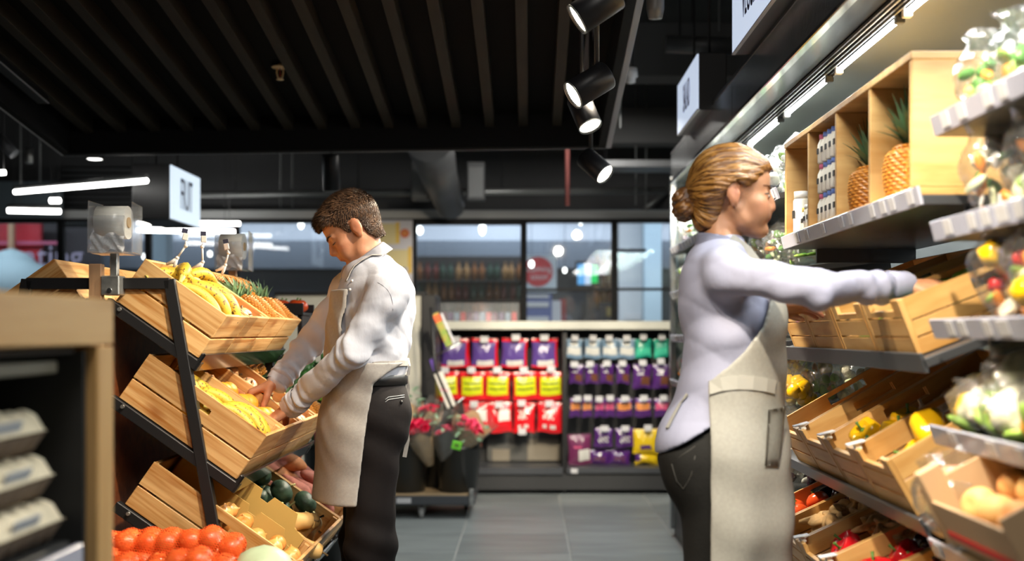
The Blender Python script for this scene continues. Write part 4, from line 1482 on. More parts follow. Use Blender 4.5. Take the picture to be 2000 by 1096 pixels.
def sack(c, nx, ny, nz, label, rz=0.0):
    o = empty('net_sack', c, (0, 0, rz), label=label, cat='sack', group='net sacks in the bin')
    bm = bmesh.new()
    for i in range(nx):
        for j in range(ny):
            for k in range(nz):
                p = Vector(((i - (nx - 1) / 2) * .056 + rnd(.007), (j - (ny - 1) / 2) * .056 + rnd(.007), k * .05 + rnd(.006) - .012 * (abs(i - (nx - 1) / 2) > nx / 2 - 1)))
                obj('bulb', ONP, None, o, tuple(p), (rnd(2), rnd(2), rnd(3)))
                bmesh.ops.create_icosphere(bm, subdivisions=2, radius=.0375, matrix=Matrix.Translation(p))
    me = bpy.data.meshes.new('netting')
    bm.to_mesh(me)
    bm.free()
    tmp = bpy.data.objects.new('tmp', me)
    COL.objects.link(tmp)
    md = tmp.modifiers.new('r', 'REMESH')
    md.mode = 'VOXEL'
    md.voxel_size = .009
    sm = tmp.modifiers.new('s', 'SMOOTH')
    sm.iterations = 3
    dg = bpy.context.evaluated_depsgraph_get()
    me2 = bpy.data.meshes.new_from_object(tmp.evaluated_get(dg))
    bpy.data.objects.remove(tmp)
    obj('netting', me2, netm, o, smooth=True)
    return o


def bz(py, Y):
    return EYE - (py - CY) * Y / FPX


sack((-.98, 3.22, .600), 7, 2, 2, 'red net sack of onions at the back of the bin', .04)
sack((-1.13, 3.06, .575), 4, 2, 2, 'red net sack of onions at the near corner of the bin', -.1)
sack((-.88, 3.06, .575), 4, 2, 2, 'red net sack of onions at the front of the bin beside the cabbage', .05)
item('cabbage', TR(-.70, 3.13, .575) @ R3(.2, .1, 0), 'pale green cabbage beside the red net sacks', None, 'cabbage')

# ------------------------------------------------------------------ oak cabinet with egg cartons, close to the camera
XK = -.72
ct, cbt = 1.278, 1.199
ye = 2.05
cab = empty('egg_cabinet', (XK, ye, 0), label='oak framed open cabinet with dark inside close to the camera', cat='cabinet')
box('top_board', (-.26, -.55, (ct + cbt) / 2), (1.10, .52, ct - cbt), OAKF, cab, 0.003, rot=(0, 0, PI / 2))
box('end_board', (-.26, -.037, cbt / 2), (cbt - .004, .074, .52), OAKF, cab, 0.003, rot=(0, PI / 2, 0))
DINT = mat('cabinet_dark_lining', (0.012, 0.012, 0.012), 0.6)
box('back_panel', (-.51, -.60, .6), (.02, .99, 1.18), DINT, cab)
box('lining', (-.265, -.080, .6), (.49, .010, 1.18), DINT, cab)
box('lining', (-.265, -.60, cbt - .008), (.48, .98, .010), DINT, cab)
box('shelf', (-.262, -.605, .868), (.46, .98, .02), DINT, cab)
box('upper_rail', (-.06, -.60, cbt - .035), (.02, .96, .02), mat('dim_grey_rail', (0.09, 0.085, 0.06), 0.5), cab, 0.002)
box('price_rail', (-.014, -.605, .850), (.012, .97, .05), RAIL, cab, 0.002)
PULP = mat('grey_brown_pulp', (0.15, 0.105, 0.07), 0.85, var=0.15, vs=30)
PULPW = mat('cream_pulp', (0.70, 0.62, 0.45), 0.8, var=0.1, vs=30)
INKB = mat('faint_blue_print', (0.35, 0.38, 0.42), 0.8)


def egg_carton():
    o = empty('egg_carton')
    bm = bmesh.new()
    nx, ny = 25, 13
    Lx, Ly = .30, .105

    def surf(z0, amp, sgn, inset):
        g = []
        for i in range(nx):
            row = []
            for j in range(ny):
                xx = (i / (nx - 1) - .5) * Lx
                yy = (j / (ny - 1) - .5) * Ly
                ed = min(i, j, nx - 1 - i, ny - 1 - j)
                z = z0 + sgn * (amp * (.62 + .38 * abs(math.sin(PI * (i / (nx - 1)) * 6)) * abs(math.sin(PI * (j / (ny - 1)) * 2))) if ed > 0 else 0)
                s = 1 - (inset if ed > 0 else 0)
                row.append(bm.verts.new((xx * s, yy * s, z)))
            g.append(row)
        for i in range(nx - 1):
            for j in range(ny - 1):
                bm.faces.new((g[i][j], g[i + 1][j], g[i + 1][j + 1], g[i][j + 1])).smooth = True
        return g
    a = surf(.034, .034, -1, .10)
    b2 = surf(.036, .001, 1, 0)
    bm.normal_update()
    obj('base', bm, PULP, o)
    bm = bmesh.new()
    surf(.037, .036, 1, .07)
    obj('lid', bm, PULPW, o)
    box('print', (0, -.0535, .052), (.09, .003, .016), INKB, o, 0, rot=(.4, 0, 0))
    return o


proto = None
for k, (z, ys_) in enumerate(((.879, (1.785, 1.48)), (.952, (1.775, 1.47)), (1.025, (1.765,)))):
    for i, y in enumerate(ys_):
        if proto is None:
            o = proto = egg_carton()
        else:
            o = copy_tree(proto)
        place(o, TR(-.81 - .012 * k + rnd(.004), y, z) @ R3(0, 0, PI / 2 + rnd(.02)))
        tag(o, 'grey pulp egg carton with cream lid, %s layer, %s in the oak cabinet' % (['bottom', 'middle', 'top'][k], ['at the back', 'at the front'][i]), 'egg carton', 'egg cartons in the oak cabinet')
# ------------------------------------------------------------------ refrigerated case along the aisle
XF = 0.86
case = empty('refrigerated_case', (XF, 4.2, 0), label='long stainless refrigerated produce case along the aisle', cat='refrigerated case')
CY0, CY1 = 1.2, 7.05
cm, cl_ = (CY0 + CY1) / 2 - 4.2, CY1 - CY0


def cpart(name, c, s, m, bev=0.003, rot=(0, 0, 0)):
    return box(name, (c[0] - XF, c[1] - 4.2, c[2]), s, m, case, bev, rot)


ymid = (CY0 + CY1) / 2
INNER = mat('case_interior_grey', (0.15, 0.165, 0.15), 0.34, 0.3, var=0.1, vs=2)
BACKP = mat('case_back_panel', (0.14, 0.15, 0.155), 0.4, 0.2)
zt, zb = 1.22 + 1.233 * XF, 1.22 + 1.052 * XF
pieces = [(CY0, 2.4), (2.4, 4.95), (4.95, CY1)]
for (a, b2) in pieces:
    cpart('header_panel', (XF + .012, (a + b2) / 2, (zt + zb) / 2), (.024, b2 - a - .003, zt - zb), STEEL)
cpart('header_lip', (XF + .008, ymid, zb - .008), (.03, cl_, .018), mat('polished_lip', (0.6, 0.6, 0.58), 0.12, 1.0))
cpart('canopy_underside', (XF + .06, ymid, zb - .005), (.10, cl_, .012), BLKG)
for k in range(6):
    cpart('air_grille_bar', (XF + .114 + .013 * k, ymid, zb - .016 - .003 * k), (.006, cl_, .01), GALV if k % 2 else BLKM, 0.001)
cpart('inner_ceiling', (XF + .52, ymid, zb - .012), (.68, cl_, .014), INNER)
cpart('roof_panel', (XF + .44, ymid, zt + .01), (.88, cl_, .02), BLKM)
cpart('back_panel', (XF + .80, ymid, 1.05), (.04, cl_, 2.1), BACKP)
cpart('base_plinth', (XF + .42, ymid, .16), (.80, cl_, .32), BLKM)
cpart('bumper_rail', (XF - .005, ymid, .34), (.04, cl_, .05), CHAR)
# glass end panel with steel frame at the far end
cpart('end_glass', (XF + .42, CY1, 1.3), (.78, .01, 1.85), film('end_panel_glass', (0.86, 0.95, 0.90), 0.07, 0.03, 0.05, 0.0), 0)
cpart('end_post', (XF + .012, CY1, 1.1), (.035, .05, 2.1), STEEL)
cpart('end_rail', (XF + .42, CY1, 2.2), (.84, .04, .06), STEEL)
cpart('end_rail', (XF + .42, CY1, .36), (.84, .04, .06), CHAR)
# lamp strips
XL, ZL = 1.03, 2.095
led = emitter('led_strip_glow', (0.97, 1.0, 1.0), 16)
for (a, b2) in [(1.55, 2.35), (2.45, 3.18), (3.27, 3.88), (4.03, 4.66), (4.80, 5.44), (5.58, 6.2), (6.3, 6.9)]:
    o = cpart('led_strip', (XL, (a + b2) / 2, ZL - .006), (.016, b2 - a, .016), led, 0.004)
    cpart('led_end_cap', (XL, b2 + .012, ZL - .008), (.026, .024, .026), WHITEP, 0.003)
    cpart('led_end_cap', (XL, a - .012, ZL - .008), (.026, .024, .026), CHAR, 0.003)
    area_light('case_lamp', (XL - .01, (a + b2) / 2, ZL - .025), (XL + .02, (a + b2) / 2, 0), .03, b2 - a, 17 * (b2 - a), (0.96, 1.0, 0.97))


def shelf(y0, y1, z, tilt, depth, label_tags=True, railm=RAIL, xf=XF, lip=.042, parts=True):
    """shelf whose front edge is at xf, z"""
    c, s_ = math.cos(tilt), math.sin(tilt)
    yl = y1 - y0
    o = cpart('shelf', (xf + depth / 2 * c, (y0 + y1) / 2, z - .012 + depth / 2 * s_), (depth, yl, .022), CHAR, 0.002, (0, -tilt, 0))
    cpart('price_rail', (xf - .006 - .008 * s_, (y0 + y1) / 2, z - .002), (.008, yl, lip), railm, 0.001, (0, -tilt - .25, 0))
    y = y0 + .03
    k = 0
    while y < y1 - .06 and label_tags:
        w = random.choice([.035, .05, .04])
        cpart('price_tag', (xf - .0125 - .008 * s_, y + w / 2, z - .002), (.002, w, lip * .72), TAGW, 0.0005, (0, -tilt - .25, 0))
        y += w + random.choice([.03, .05, .09, .16])
    for yb in (y0 + .02, y1 - .02):
        cpart('shelf_bracket', (xf + depth * .6 * c, yb, z - .045 + depth * .6 * s_), (depth * .75, .012, .05), CHAR, 0.002, (0, -tilt, 0))


# near bay shelves
NB0, NB1 = 1.25, 2.475
shelf(NB0, NB1, 1.22 + .505 * XF, 0, .42)
shelf(NB0, NB1, 1.22 + .250 * XF, 0, .42)
shelf(NB0, NB1, 1.22 + .012 * XF, 0.10, .46)
shelf(NB0, NB1, 1.22 - .245 * XF, .12, .50)
shelf(NB0, NB1, 1.22 - .52 * XF, .2, .55)
# middle bay: flat shelf under the pineapple box and three tilted crate shelves
MB0, MB1 = 2.56, 3.93
shelf(MB0, MB1, 1.22 + .350 * XF, 0, .44)
tiers = [(.86, 1.17, math.radians(21), .13, .46), (.86, .816, math.radians(30), .14, .48), (.819, .508, math.radians(25), .14, .50)]
for (x, z, th, hf, dl_) in tiers:
    ux, un = Vector((math.cos(th), 0, math.sin(th))), Vector((-math.sin(th), 0, math.cos(th)))
    c = Vector((x, 0, z)) + ux * (dl_ / 2) - un * .014
    cpart('tilted_shelf', (c.x, (MB0 + MB1) / 2, c.z), (dl_ + .03, MB1 - MB0 + .06, .022), CHAR, 0.002, (0, -th, 0))
    c = Vector((x, 0, z)) - ux * .012 - un * .012
    cpart('shelf_lip', (c.x, (MB0 + MB1) / 2, c.z), (.008, MB1 - MB0 + .06, .045), CHAR, 0.001, (0, -th, 0))
# far bays
for (z, dl_) in ((1.70, .36), (1.44, .40), (1.19, .44), (.93, .46), (.66, .50)):
    shelf(4.02, 5.5, z, .12, dl_, True)
    shelf(5.54, 6.98, z, .12, dl_, True)

# pineapple box on the middle shelf
bx0, bx1, by0, by1, bz0, bz1 = .85, 1.27, 2.61, 3.90, 1.525, 1.845
pb = empty('divided_box', (bx0, by0, bz0), label='long birch plywood box with four bays on the upper shelf', cat='box')
tt = .018
ln, dp, ht = by1 - by0, bx1 - bx0, bz1 - bz0
box('top_panel', (dp / 2, ln / 2, ht - tt / 2), (dp, ln, tt), PLY, pb)
box('bottom_panel', (dp / 2, ln / 2, tt / 2), (dp, ln, tt), PLY, pb)
box('back_panel', (dp - tt / 2, ln / 2, ht / 2), (tt, ln - .002, ht - .04), PLY, pb)
for k, y in enumerate((0, .315, .635, .955, 1.27)):
    box('divider' if 0 < k < 4 else 'end_panel', (dp / 2, y + tt / 2, ht / 2), (dp - .004, tt, ht - 2 * tt + .0), PLY, pb)

# bottles and jars in the far two bays
CRMP = mat('cream_bottle', (0.84, 0.80, 0.70), 0.35)
LABK = mat('black_label', (0.02, 0.02, 0.02), 0.5)
CAPB = mat('blue_cap', (0.16, 0.25, 0.62), 0.35)
CAPP = mat('pink_cap', (0.80, 0.20, 0.35), 0.35)


def small_bottle(capm):
    o = obj('small_bottle', lathe_mesh('small_bottle', [(.014, 0), (.0165, .004), (.0165, .055), (.011, .068), (.010, .074)], CRMP, 14))
    obj('cap', lathe_mesh('cap', [(.0115, .072), (.0115, .086), (.001, .087)], capm, 14), None, o)
    box('label_patch', (-.0165, -.001, .036), (.003, .014, .016), LABK, o, 0)
    box('label_patch', (-.003, -.0165, .036), (.012, .003, .016), LABK, o, 0)
    return o


def jar(nm, r, h, lid):
    o = obj(nm, lathe_mesh(nm, [(r * .95, 0), (r, .004), (r, h * .78), (r * .85, h * .84)], CRMP, 18))
    obj('lid', lathe_mesh('lid', [(r * .92, h * .82), (r * .92, h), (.001, h + .001)], lid, 18), None, o)
    obj('label_patch', lathe_mesh('label_patch', [(r * 1.01, h * .28), (r * 1.01, h * .6)], WHITEP, 18, cap=False), None, o)
    box('print', (-r * 1.02, -.002, h * .45), (.002, r * .9, h * .18), LABK, o, 0)
    return o


pr = {}
for ly in range(3):
    for i in range(5):
        for j in range(3):
            cm_ = CAPP if i == 4 else CAPB
            key = id(cm_)
            o = copy_tree(pr[key]) if key in pr else pr.setdefault(key, small_bottle(cm_))
            o.location = (bx0 + .025 + .038 * j, by0 + .69 + .046 * i, bz0 + tt + .0885 * ly)
            tag(o, 'small cream drink bottle with %s cap stacked in the plywood box' % ('pink' if i == 4 else 'blue'), 'bottle', 'small bottles with %s caps' % ('pink' if i == 4 else 'blue'))
JL = [('tall_tub', .028, .135, WHITEP, .03, 1.235, 'tall white tub with white lid at the front of the end bay'), ('jar', .03, .105, WHITEP, .09, 1.17, 'cream jar with white lid behind the tall tub'),
      ('jar', .022, .075, mat('yellow_cap', (0.85, 0.62, 0.12), 0.4), .035, 1.165, 'cream jar with yellow lid beside the tall tub'), ('jar', .022, .08, WHITEP, .03, 1.115, 'narrow cream jar with white lid beside the yellow lidded one'),
      ('tall_tub', .03, .165, WHITEP, .12, 1.10, 'tallest cream jar with black print against the back of the end bay'), ('jar', .023, .082, WHITEP, .03, 1.065, 'cream jar with white lid next to the bay divider'),
      ('jar', .026, .20, mat('rose_cap', (0.62, 0.2, 0.2), 0.4), .17, 1.04, 'slim tall bottle with rose cap at the back of the end bay')]
for (nm, r, h, lid, x, y, lab) in JL:
    o = jar(nm, r, h, lid)
    o.location = (bx0 + x + .012, by0 + y - .02, bz0 + tt)
    tag(o, lab, 'jar')
PROTO['big_pineapple'] = None
del PROTO['big_pineapple']
MAKE['upright'] = lambda: pineapple_proto(.072, .128, .15)
for (x, y, s, lab) in [(.082, .545, .95, 'upright pineapple with green crown in the second bay from the camera'), (.084, .225, 1.0, 'upright pineapple in the bay nearest the camera'),
                       (.09, .085, .95, 'pineapple hidden by the end panel in the bay nearest the camera'), (.25, .53, .95, 'pineapple standing behind the green crowned one')]:
    item('upright', TR(bx0 + x, by0 + y, bz0 + tt) @ R3(rnd(.05), rnd(.05), rnd(3)) @ Matrix.Scale(s, 4), lab, 'pineapples in the divided box', 'pineapple')


# plywood crates in the case
def ply_crate(Lx, Wy, Hf, u_cut=True):
    o = empty('plywood_crate')
    t = .011
    hb = (Hf - .010) / 3
    for k in range(3):
        z = hb / 2 + k * (hb + .005)
        if k < 2:
            box('front_board', (t / 2, Wy / 2, z), (Wy - 2 * t, t, hb), PLY, o, 0.001, rot=(0, 0, PI / 2))
        else:
            w2 = Wy * .17
            for y in (t + w2 / 2, Wy - t - w2 / 2):
                box('front_board', (t / 2, y, z), (w2, t, hb), PLY, o, 0.001, rot=(0, 0, PI / 2))
            box('front_board', (t / 2, Wy / 2, z - hb * .31), (Wy - 2 * t - 2 * w2 - .001, t, hb * .38), PLY, o, 0.001, rot=(0, 0, PI / 2))
    for y in (t, Wy - t):
        box('front_post', (t / 2 + .0005, y, Hf / 2), (Hf, .018, t + .003), PLY, o, 0.001, rot=(0, PI / 2, 0))
    for y in (t / 2, Wy - t / 2):
        h2 = hb * 1.25
        plank_hole('side_board', Lx - 2 * t, t, h2, PLY, .13, .026, o, (Lx / 2, y, Hf - h2 / 2))
        z = 0
        for k in range(2):
            hh = (Hf - h2 - .008) / 2
            box('side_board', (Lx / 2, y, hh / 2 + k * (hh + .004)), (Lx - 2 * t, t, hh), PLY, o, 0.001)
    box('back_board', (Lx - t / 2, Wy / 2, Hf / 2), (Wy - .002, t, Hf), PLY, o, 0.001, rot=(0, 0, PI / 2))
    for k in range(3):
        w = (Wy - 2 * t - .008) / 3
        box('base_board', (Lx / 2, t + .002 + w / 2 + k * (w + .003), .005), (Lx - 2 * t, w, .008), PLY, o, 0.001)
    return o


FC = {}
yl_ = [[2.585, 2.885, 3.185, 3.485], [2.59, 2.87, 3.16, 3.45], [2.45, 2.74, 3.03, 3.32, 3.61]]
wd_ = [.298, .282, .286]
what = [['topmost row', 'nearest the camera'], ['middle row', 'nearest the camera'], ['lowest row', 'nearest the camera']]
for r, (x, z, th, hf, dl_) in enumerate(tiers):
    p = None
    for k, y in enumerate(yl_[r]):
        o = copy_tree(p) if p else ply_crate(dl_, wd_[r], hf)
        p = p or o
        o.location = (x, y, z)
        o.rotation_euler = (0, -th, 0)
        tag(o, 'plywood crate with notched front in the case, %s row, %s from the camera' % (['top', 'middle', 'lowest'][r], nth(k)), 'crate', 'plywood crates in the case')
        FC[(r, k)] = o
# white ticket clips on the crate corners
for r in (1, 2):
    x, z, th, hf, dl_ = tiers[r]
    for k, y in enumerate(yl_[r]):
        M = mtx(FC[(r, k)])
        cl2 = empty('ticket_clip', label='white ticket clip on the corner of the %s row crate, %s from the camera' % (['', 'middle', 'lowest'][r], nth(k)), cat='clip', group='ticket clips on the plywood crates')
        place(cl2, M @ TR(.012, wd_[r] - .02, hf))
        box('ticket', (0, 0, .012), (.045, .03, .004), TAGW, cl2, 0.001, rot=(0, .25, 0))
        box('grip', (0, 0, 0.002), (.016, .016, .02), WHITEP, cl2, 0.002)

# produce in the plywood crates
M = mtx(FC[(0, 0)])
for i, (x, y, z, a) in enumerate([(.08, .12, .10, 1.0), (.12, .2, .10, 1.3), (.2, .15, .08, .9), (.28, .15, .06, 1.2), (.07, .2, .075, 1.5)]):
    item('cucumber', M @ TR(x, y, z) @ R3(0, 0, a), 'dark green cucumber in the top row crate under the woman\'s hand', 'cucumbers in the top row crate')
M = mtx(FC[(0, 1)])
pile('lime', FC[(0, 1)], (.05, .42), (.04, .26), .04, .027, 'green lime in the top row crate, second from the camera', 'limes in the second top crate', 2, keep=.8)
pile('cucumber', FC[(0, 2)], (.12, .4), (.13, .17), .05, .022, 'dark green cucumber in the top row crate, third from the camera', 'cucumbers in the third top crate', 2, tilt=.1)
M = mtx(FC[(1, 0)])
for i, (x, y) in enumerate([(.10, .08), (.10, .18), (.19, .07), (.19, .17), (.28, .08), (.28, .18), (.15, .13), (.37, .1)]):
    item('yellow_pepper', M @ TR(x, y, .055 + (.06 if i == 6 else 0)) @ R3(rnd(.8), rnd(.8), rnd(3)), 'yellow bell pepper in the near crate of the middle row', 'yellow peppers in the near middle crate', 'pepper')
M = mtx(FC[(1, 1)])
for i, (x, y) in enumerate([(.06, .08), (.06, .18), (.14, .07), (.14, .16), (.10, .22), (.20, .20)]):
    item('yellow_pepper', M @ TR(x, y, .07 + .02 * (i == 4)) @ R3(rnd(.8), rnd(.8), rnd(3)), 'yellow bell pepper in the second middle row crate', 'yellow peppers in the second middle crate', 'pepper')
for i in range(9):
    item('garlic', M @ TR(.24 + .05 * (i // 3) * .6, .06 + .055 * (i % 3) + rnd(.01), .075 + rnd(.01)) @ R3(rnd(.9), rnd(.9), rnd(3)), 'white garlic bulb behind the yellow peppers', 'garlic in the middle row', 'garlic')
for i in range(14):
    item('mushroom', M @ TR(.33 + .03 * (i // 4), .05 + .05 * (i % 4), .085 + rnd(.01)) @ R3(rnd(.7), rnd(.7), 0), 'brown mushroom heaped behind the garlic', 'mushrooms in the middle row', 'mushroom')
M = mtx(FC[(1, 2)])
for i in range(3):
    item('garlic', M @ TR(.08 + .045 * i, .08 + .05 * i, .035) @ R3(rnd(.9), rnd(.9), 0), 'white garlic bulb alone in the third crate of the middle row', 'loose garlic in the third middle crate', 'garlic')
M = mtx(FC[(2, 4)])
for i, (x, y, z) in enumerate([(.06, .07, .06), (.06, .15, .06), (.07, .22, .06), (.14, .08, .06), (.14, .16, .06), (.14, .23, .06), (.09, .11, .115), (.10, .19, .115), (.22, .1, .06), (.22, .19, .06), (.17, .14, .115)]):
    item('tomato', M @ TR(x, y, z) @ R3(rnd(.5), rnd(.5), rnd(3)), 'ripe red tomato heaped at the front of the far lowest crate', 'tomatoes in the far lowest crate')
for i, (x, y, a) in enumerate([(.33, .08, .3), (.32, .17, -.2), (.40, .22, .5), (.27, .24, 0)]):
    item('eggplant', M @ TR(x, y, .085) @ R3(0, PI / 2, a), 'glossy dark eggplant behind the red tomatoes', 'eggplants in the far lowest crate')
M = mtx(FC[(2, 3)])
for i in range(30):
    item('ginger', M @ TR(.05 + .30 * random.random(), .05 + .19 * random.random(), .075 + .04 * random.random()) @ R3(rnd(.5), rnd(.6), rnd(3)), 'knobbly ginger root in the long heap of the lowest row', 'ginger roots in the lowest row', 'ginger')
for i in range(12):
    item('mushroom', M @ TR(.36 + .08 * random.random(), .06 + .17 * random.random(), .07 + .03 * random.random()) @ R3(rnd(.9), rnd(.9), 0), 'dark brown mushroom behind the ginger heap', 'mushrooms behind the ginger', 'mushroom')
M = mtx(FC[(2, 2)])
for i, (x, y, z) in enumerate([(.085, .11, .085), (.11, .205, .075)]):
    item('red_pepper', M @ TR(x, y, z) @ R3(rnd(.6), rnd(.6), rnd(3)), 'big glossy red pepper in front of the small ginger heap', 'red peppers before the ginger', 'pepper')
for i in range(16):
    item('ginger', M @ TR(.18 + .14 * random.random(), .05 + .19 * random.random(), .075 + .04 * random.random()) @ R3(rnd(.5), rnd(.6), rnd(3)), 'knobbly ginger root behind the big red peppers', 'ginger roots behind the red peppers', 'ginger')
for i in range(9):
    item('mushroom', M @ TR(.36 + .07 * random.random(), .05 + .19 * random.random(), .07 + .03 * random.random()) @ R3(rnd(.9), rnd(.9), 0), 'dark brown mushroom at the back of the red pepper crate', 'mushrooms in the red pepper crate', 'mushroom')
M = mtx(FC[(2, 1)])
for i, (x, y, z) in enumerate([(.08, .08, .075), (.09, .19, .075), (.17, .08, .075), (.18, .19, .075)]):
    item('red_pepper', M @ TR(x, y, z) @ R3(rnd(.6), rnd(.6), rnd(3)), 'glossy red pepper in the second lowest crate from the camera', 'red peppers in the second lowest crate', 'pepper')
for i, (x, y, a) in enumerate([(.29, .08, .3), (.30, .18, -.2), (.38, .12, .4)]):
    item('eggplant', M @ TR(x, y, .09) @ R3(0, PI / 2, a), 'glossy dark eggplant behind the red peppers in the second lowest crate', 'eggplants in the second lowest crate')

# bagged salads and vegetables
CARR = mat('carrot_orange', (0.85, 0.27, 0.03), 0.4)
CAUL = mat('cauliflower_cream', (0.82, 0.76, 0.58), 0.6, bump=.5, bs=90)
BROC = mat('broccoli_green', (0.09, 0.26, 0.04), 0.6, bump=.6, bs=110)
LETT = mat('lettuce_green', (0.35, 0.55, 0.10), 0.45, var=.3, vs=20)
PALE = mat('pale_stalk', (0.70, 0.74, 0.48), 0.45)
TOMR = TOM
CHUNK = {}


def chunk_mesh(m, r, sx, sy, sz, seed):
    k = (m.name, seed)
    if k not in CHUNK:
        bm = bmesh.new()
        bmesh.ops.create_icosphere(bm, subdivisions=2, radius=r)
        rr = random.Random(seed)
        for v in bm.verts:
            v.co *= 1 + rr.uniform(-.13, .13)
            v.co = Vector((v.co.x * sx, v.co.y * sy, v.co.z * sz))
        me = bpy.data.meshes.new('vegetable_piece')
        bm.to_mesh(me)
        bm.free()
        me.materials.append(m)
        me.polygons.foreach_set('use_smooth', [True] * len(me.polygons))
        CHUNK[k] = me
    return CHUNK[k]


def pillow(w, dpt, h, top=.25, seed=0, nu=20, nv=14):
    """bag film: bulging body, gathered towards a crimped top"""
    rr = random.Random(seed)
    ph = [rr.uniform(0, 6) for _ in range(6)]
    verts, faces = [], []
    for j in range(nv + 1):
        t = j / nv
        z = h * t
        if t < .7:
            f = math.sin(PI * min(1, (t + .12) / .75) * .62) ** .5
            wx, wy = 1.0 * f, f
        else:
            q = (t - .7) / .3
            wx = .95 * (1 - .25 * math.sin(q * PI)) * (1 - .1 * q)
            wy = max(.06, max(0, 1 - q) ** .8 * .8)
        for i in range(nu):
            a = 2 * PI * i / nu
            cr = 1 + .07 * math.sin(5 * a + ph[0] + 4 * t) + .05 * math.sin(9 * a + ph[1] - 7 * t) + .04 * math.sin(13 * t + ph[2] + 2 * a)
            verts.append((w / 2 * wx * cr * math.copysign(abs(math.cos(a)) ** .8, math.cos(a)), dpt / 2 * wy * cr * math.copysign(abs(math.sin(a)) ** .8, math.sin(a)), z + .006 * math.sin(3 * a + ph[3])))
    for j in range(nv):
        for i in range(nu):
            a, b2 = j * nu + i, j * nu + (i + 1) % nu
            faces.append((a, b2, b2 + nu, a + nu))
    faces.append(tuple(range(nu))[::-1])
    return verts, faces


def veg_bag(w, dpt, h, mix, n, seed, filmm=FILM):
    o = empty('vegetable_bag')
    v, f = pillow(w, dpt, h, seed=seed)
    obj('film', mesh_of('film', v, f, filmm), None, o)
    rr = random.Random(seed)
    for k in range(n):
        m, r, sx, sy, sz = mix[rr.randrange(len(mix))]
        a = rr.uniform(0, 2 * PI)
        q = math.sqrt(rr.uniform(0.15, 1)) * .80
        z = rr.uniform(.08, .66) * h
        obj('vegetable_piece', chunk_mesh(m, r, sx, sy, sz, rr.randrange(3)), None, o, (w / 2 * q * math.cos(a), dpt / 2 * q * math.sin(a), z), (rr.uniform(0, 3), rr.uniform(0, 3), rr.uniform(0, 3)))
    return o


MIXA = [(CARR, .019, 1.5, .8, .7), (BROC, .018, 1, 1, 1), (CAUL, .022, 1, 1, .9), (LETT, .016, 1.6, 1, .4), (CARR, .017, 1.2, .9, .8), (CAUL, .018, 1, 1, 1), (PALE, .015, 1.5, .8, .6), (WHITEP, .012, 1.5, 1, .3)]
MIXG = [(BROC, .015, 1.3, 1, .7), (LETT, .018, 1.6, 1, .4), (LETT, .014, 1, 1.6, .4), (CARR, .015, 1.6, .7, .7), (PALE, .015, 1.7, .7, .5), (BROC, .013, 1, 1.4, .6), (WHITEP, .012, 1.6, 1, .3)]
MIXC = [(CAUL, .034, 1, 1, .9), (CAUL, .028, 1, 1, .9), (CARR, .022, 1.3, .9, .8), (LETT, .026, 1.4, 1, .5)]
MIXY = [(YELPEP, .028, 1, 1, 1.2), (CARR, .022, 1, 1, 1.4), (LETT, .020, 1, 1, 1), (CARR, .024, .8, .8, 1.6), (PALE, .022, .8, .8, 1.5), (CAUL, .022, 1, 1, 1), (REDPEP, .015, 1, 1, 1.1)]
zs_ = [1.22 + .505 * XF, 1.22 + .25 * XF, 1.22 + .012 * XF, 1.22 - .245 * XF, 1.22 - .52 * XF]
rows_ = [(zs_[0] + .006, MIXG, .155, .16, .17, 'green salad mix bag on the topmost near shelf', .0, 'green salad bags on the topmost near shelf', [2.36, 2.19, 2.02, 1.85]),
         (zs_[1] + .006, MIXA, .165, .16, .205, 'mixed vegetable bag on the second near shelf', .0, 'mixed vegetable bags on the second near shelf', [2.33, 2.15, 1.97, 1.8]),
         (zs_[2] + .012, MIXY, .17, .15, .20, 'bag of mixed peppers on the third near shelf', .10, 'pepper bags on the third near shelf', [2.27, 2.10, 1.93, 1.77])]
sd = 0
for (z, mix, w, dp_, h, lab, th, grp, ys_) in rows_:
    for dcol, xx in enumerate((.10, .27)):
        for k, y in enumerate(ys_):
            sd += 1
            o = veg_bag(w, dp_, h, mix, 38 if dcol == 0 else 20, sd)
            place(o, TR(XF + xx, y + rnd(.01), z + xx * math.sin(th)) @ R3(rnd(.08), -.15 + rnd(.08), rnd(.3)))
            tag(o, lab + ', %s of the %s row' % (nth(k), ['front', 'back'][dcol]), 'bag', grp)
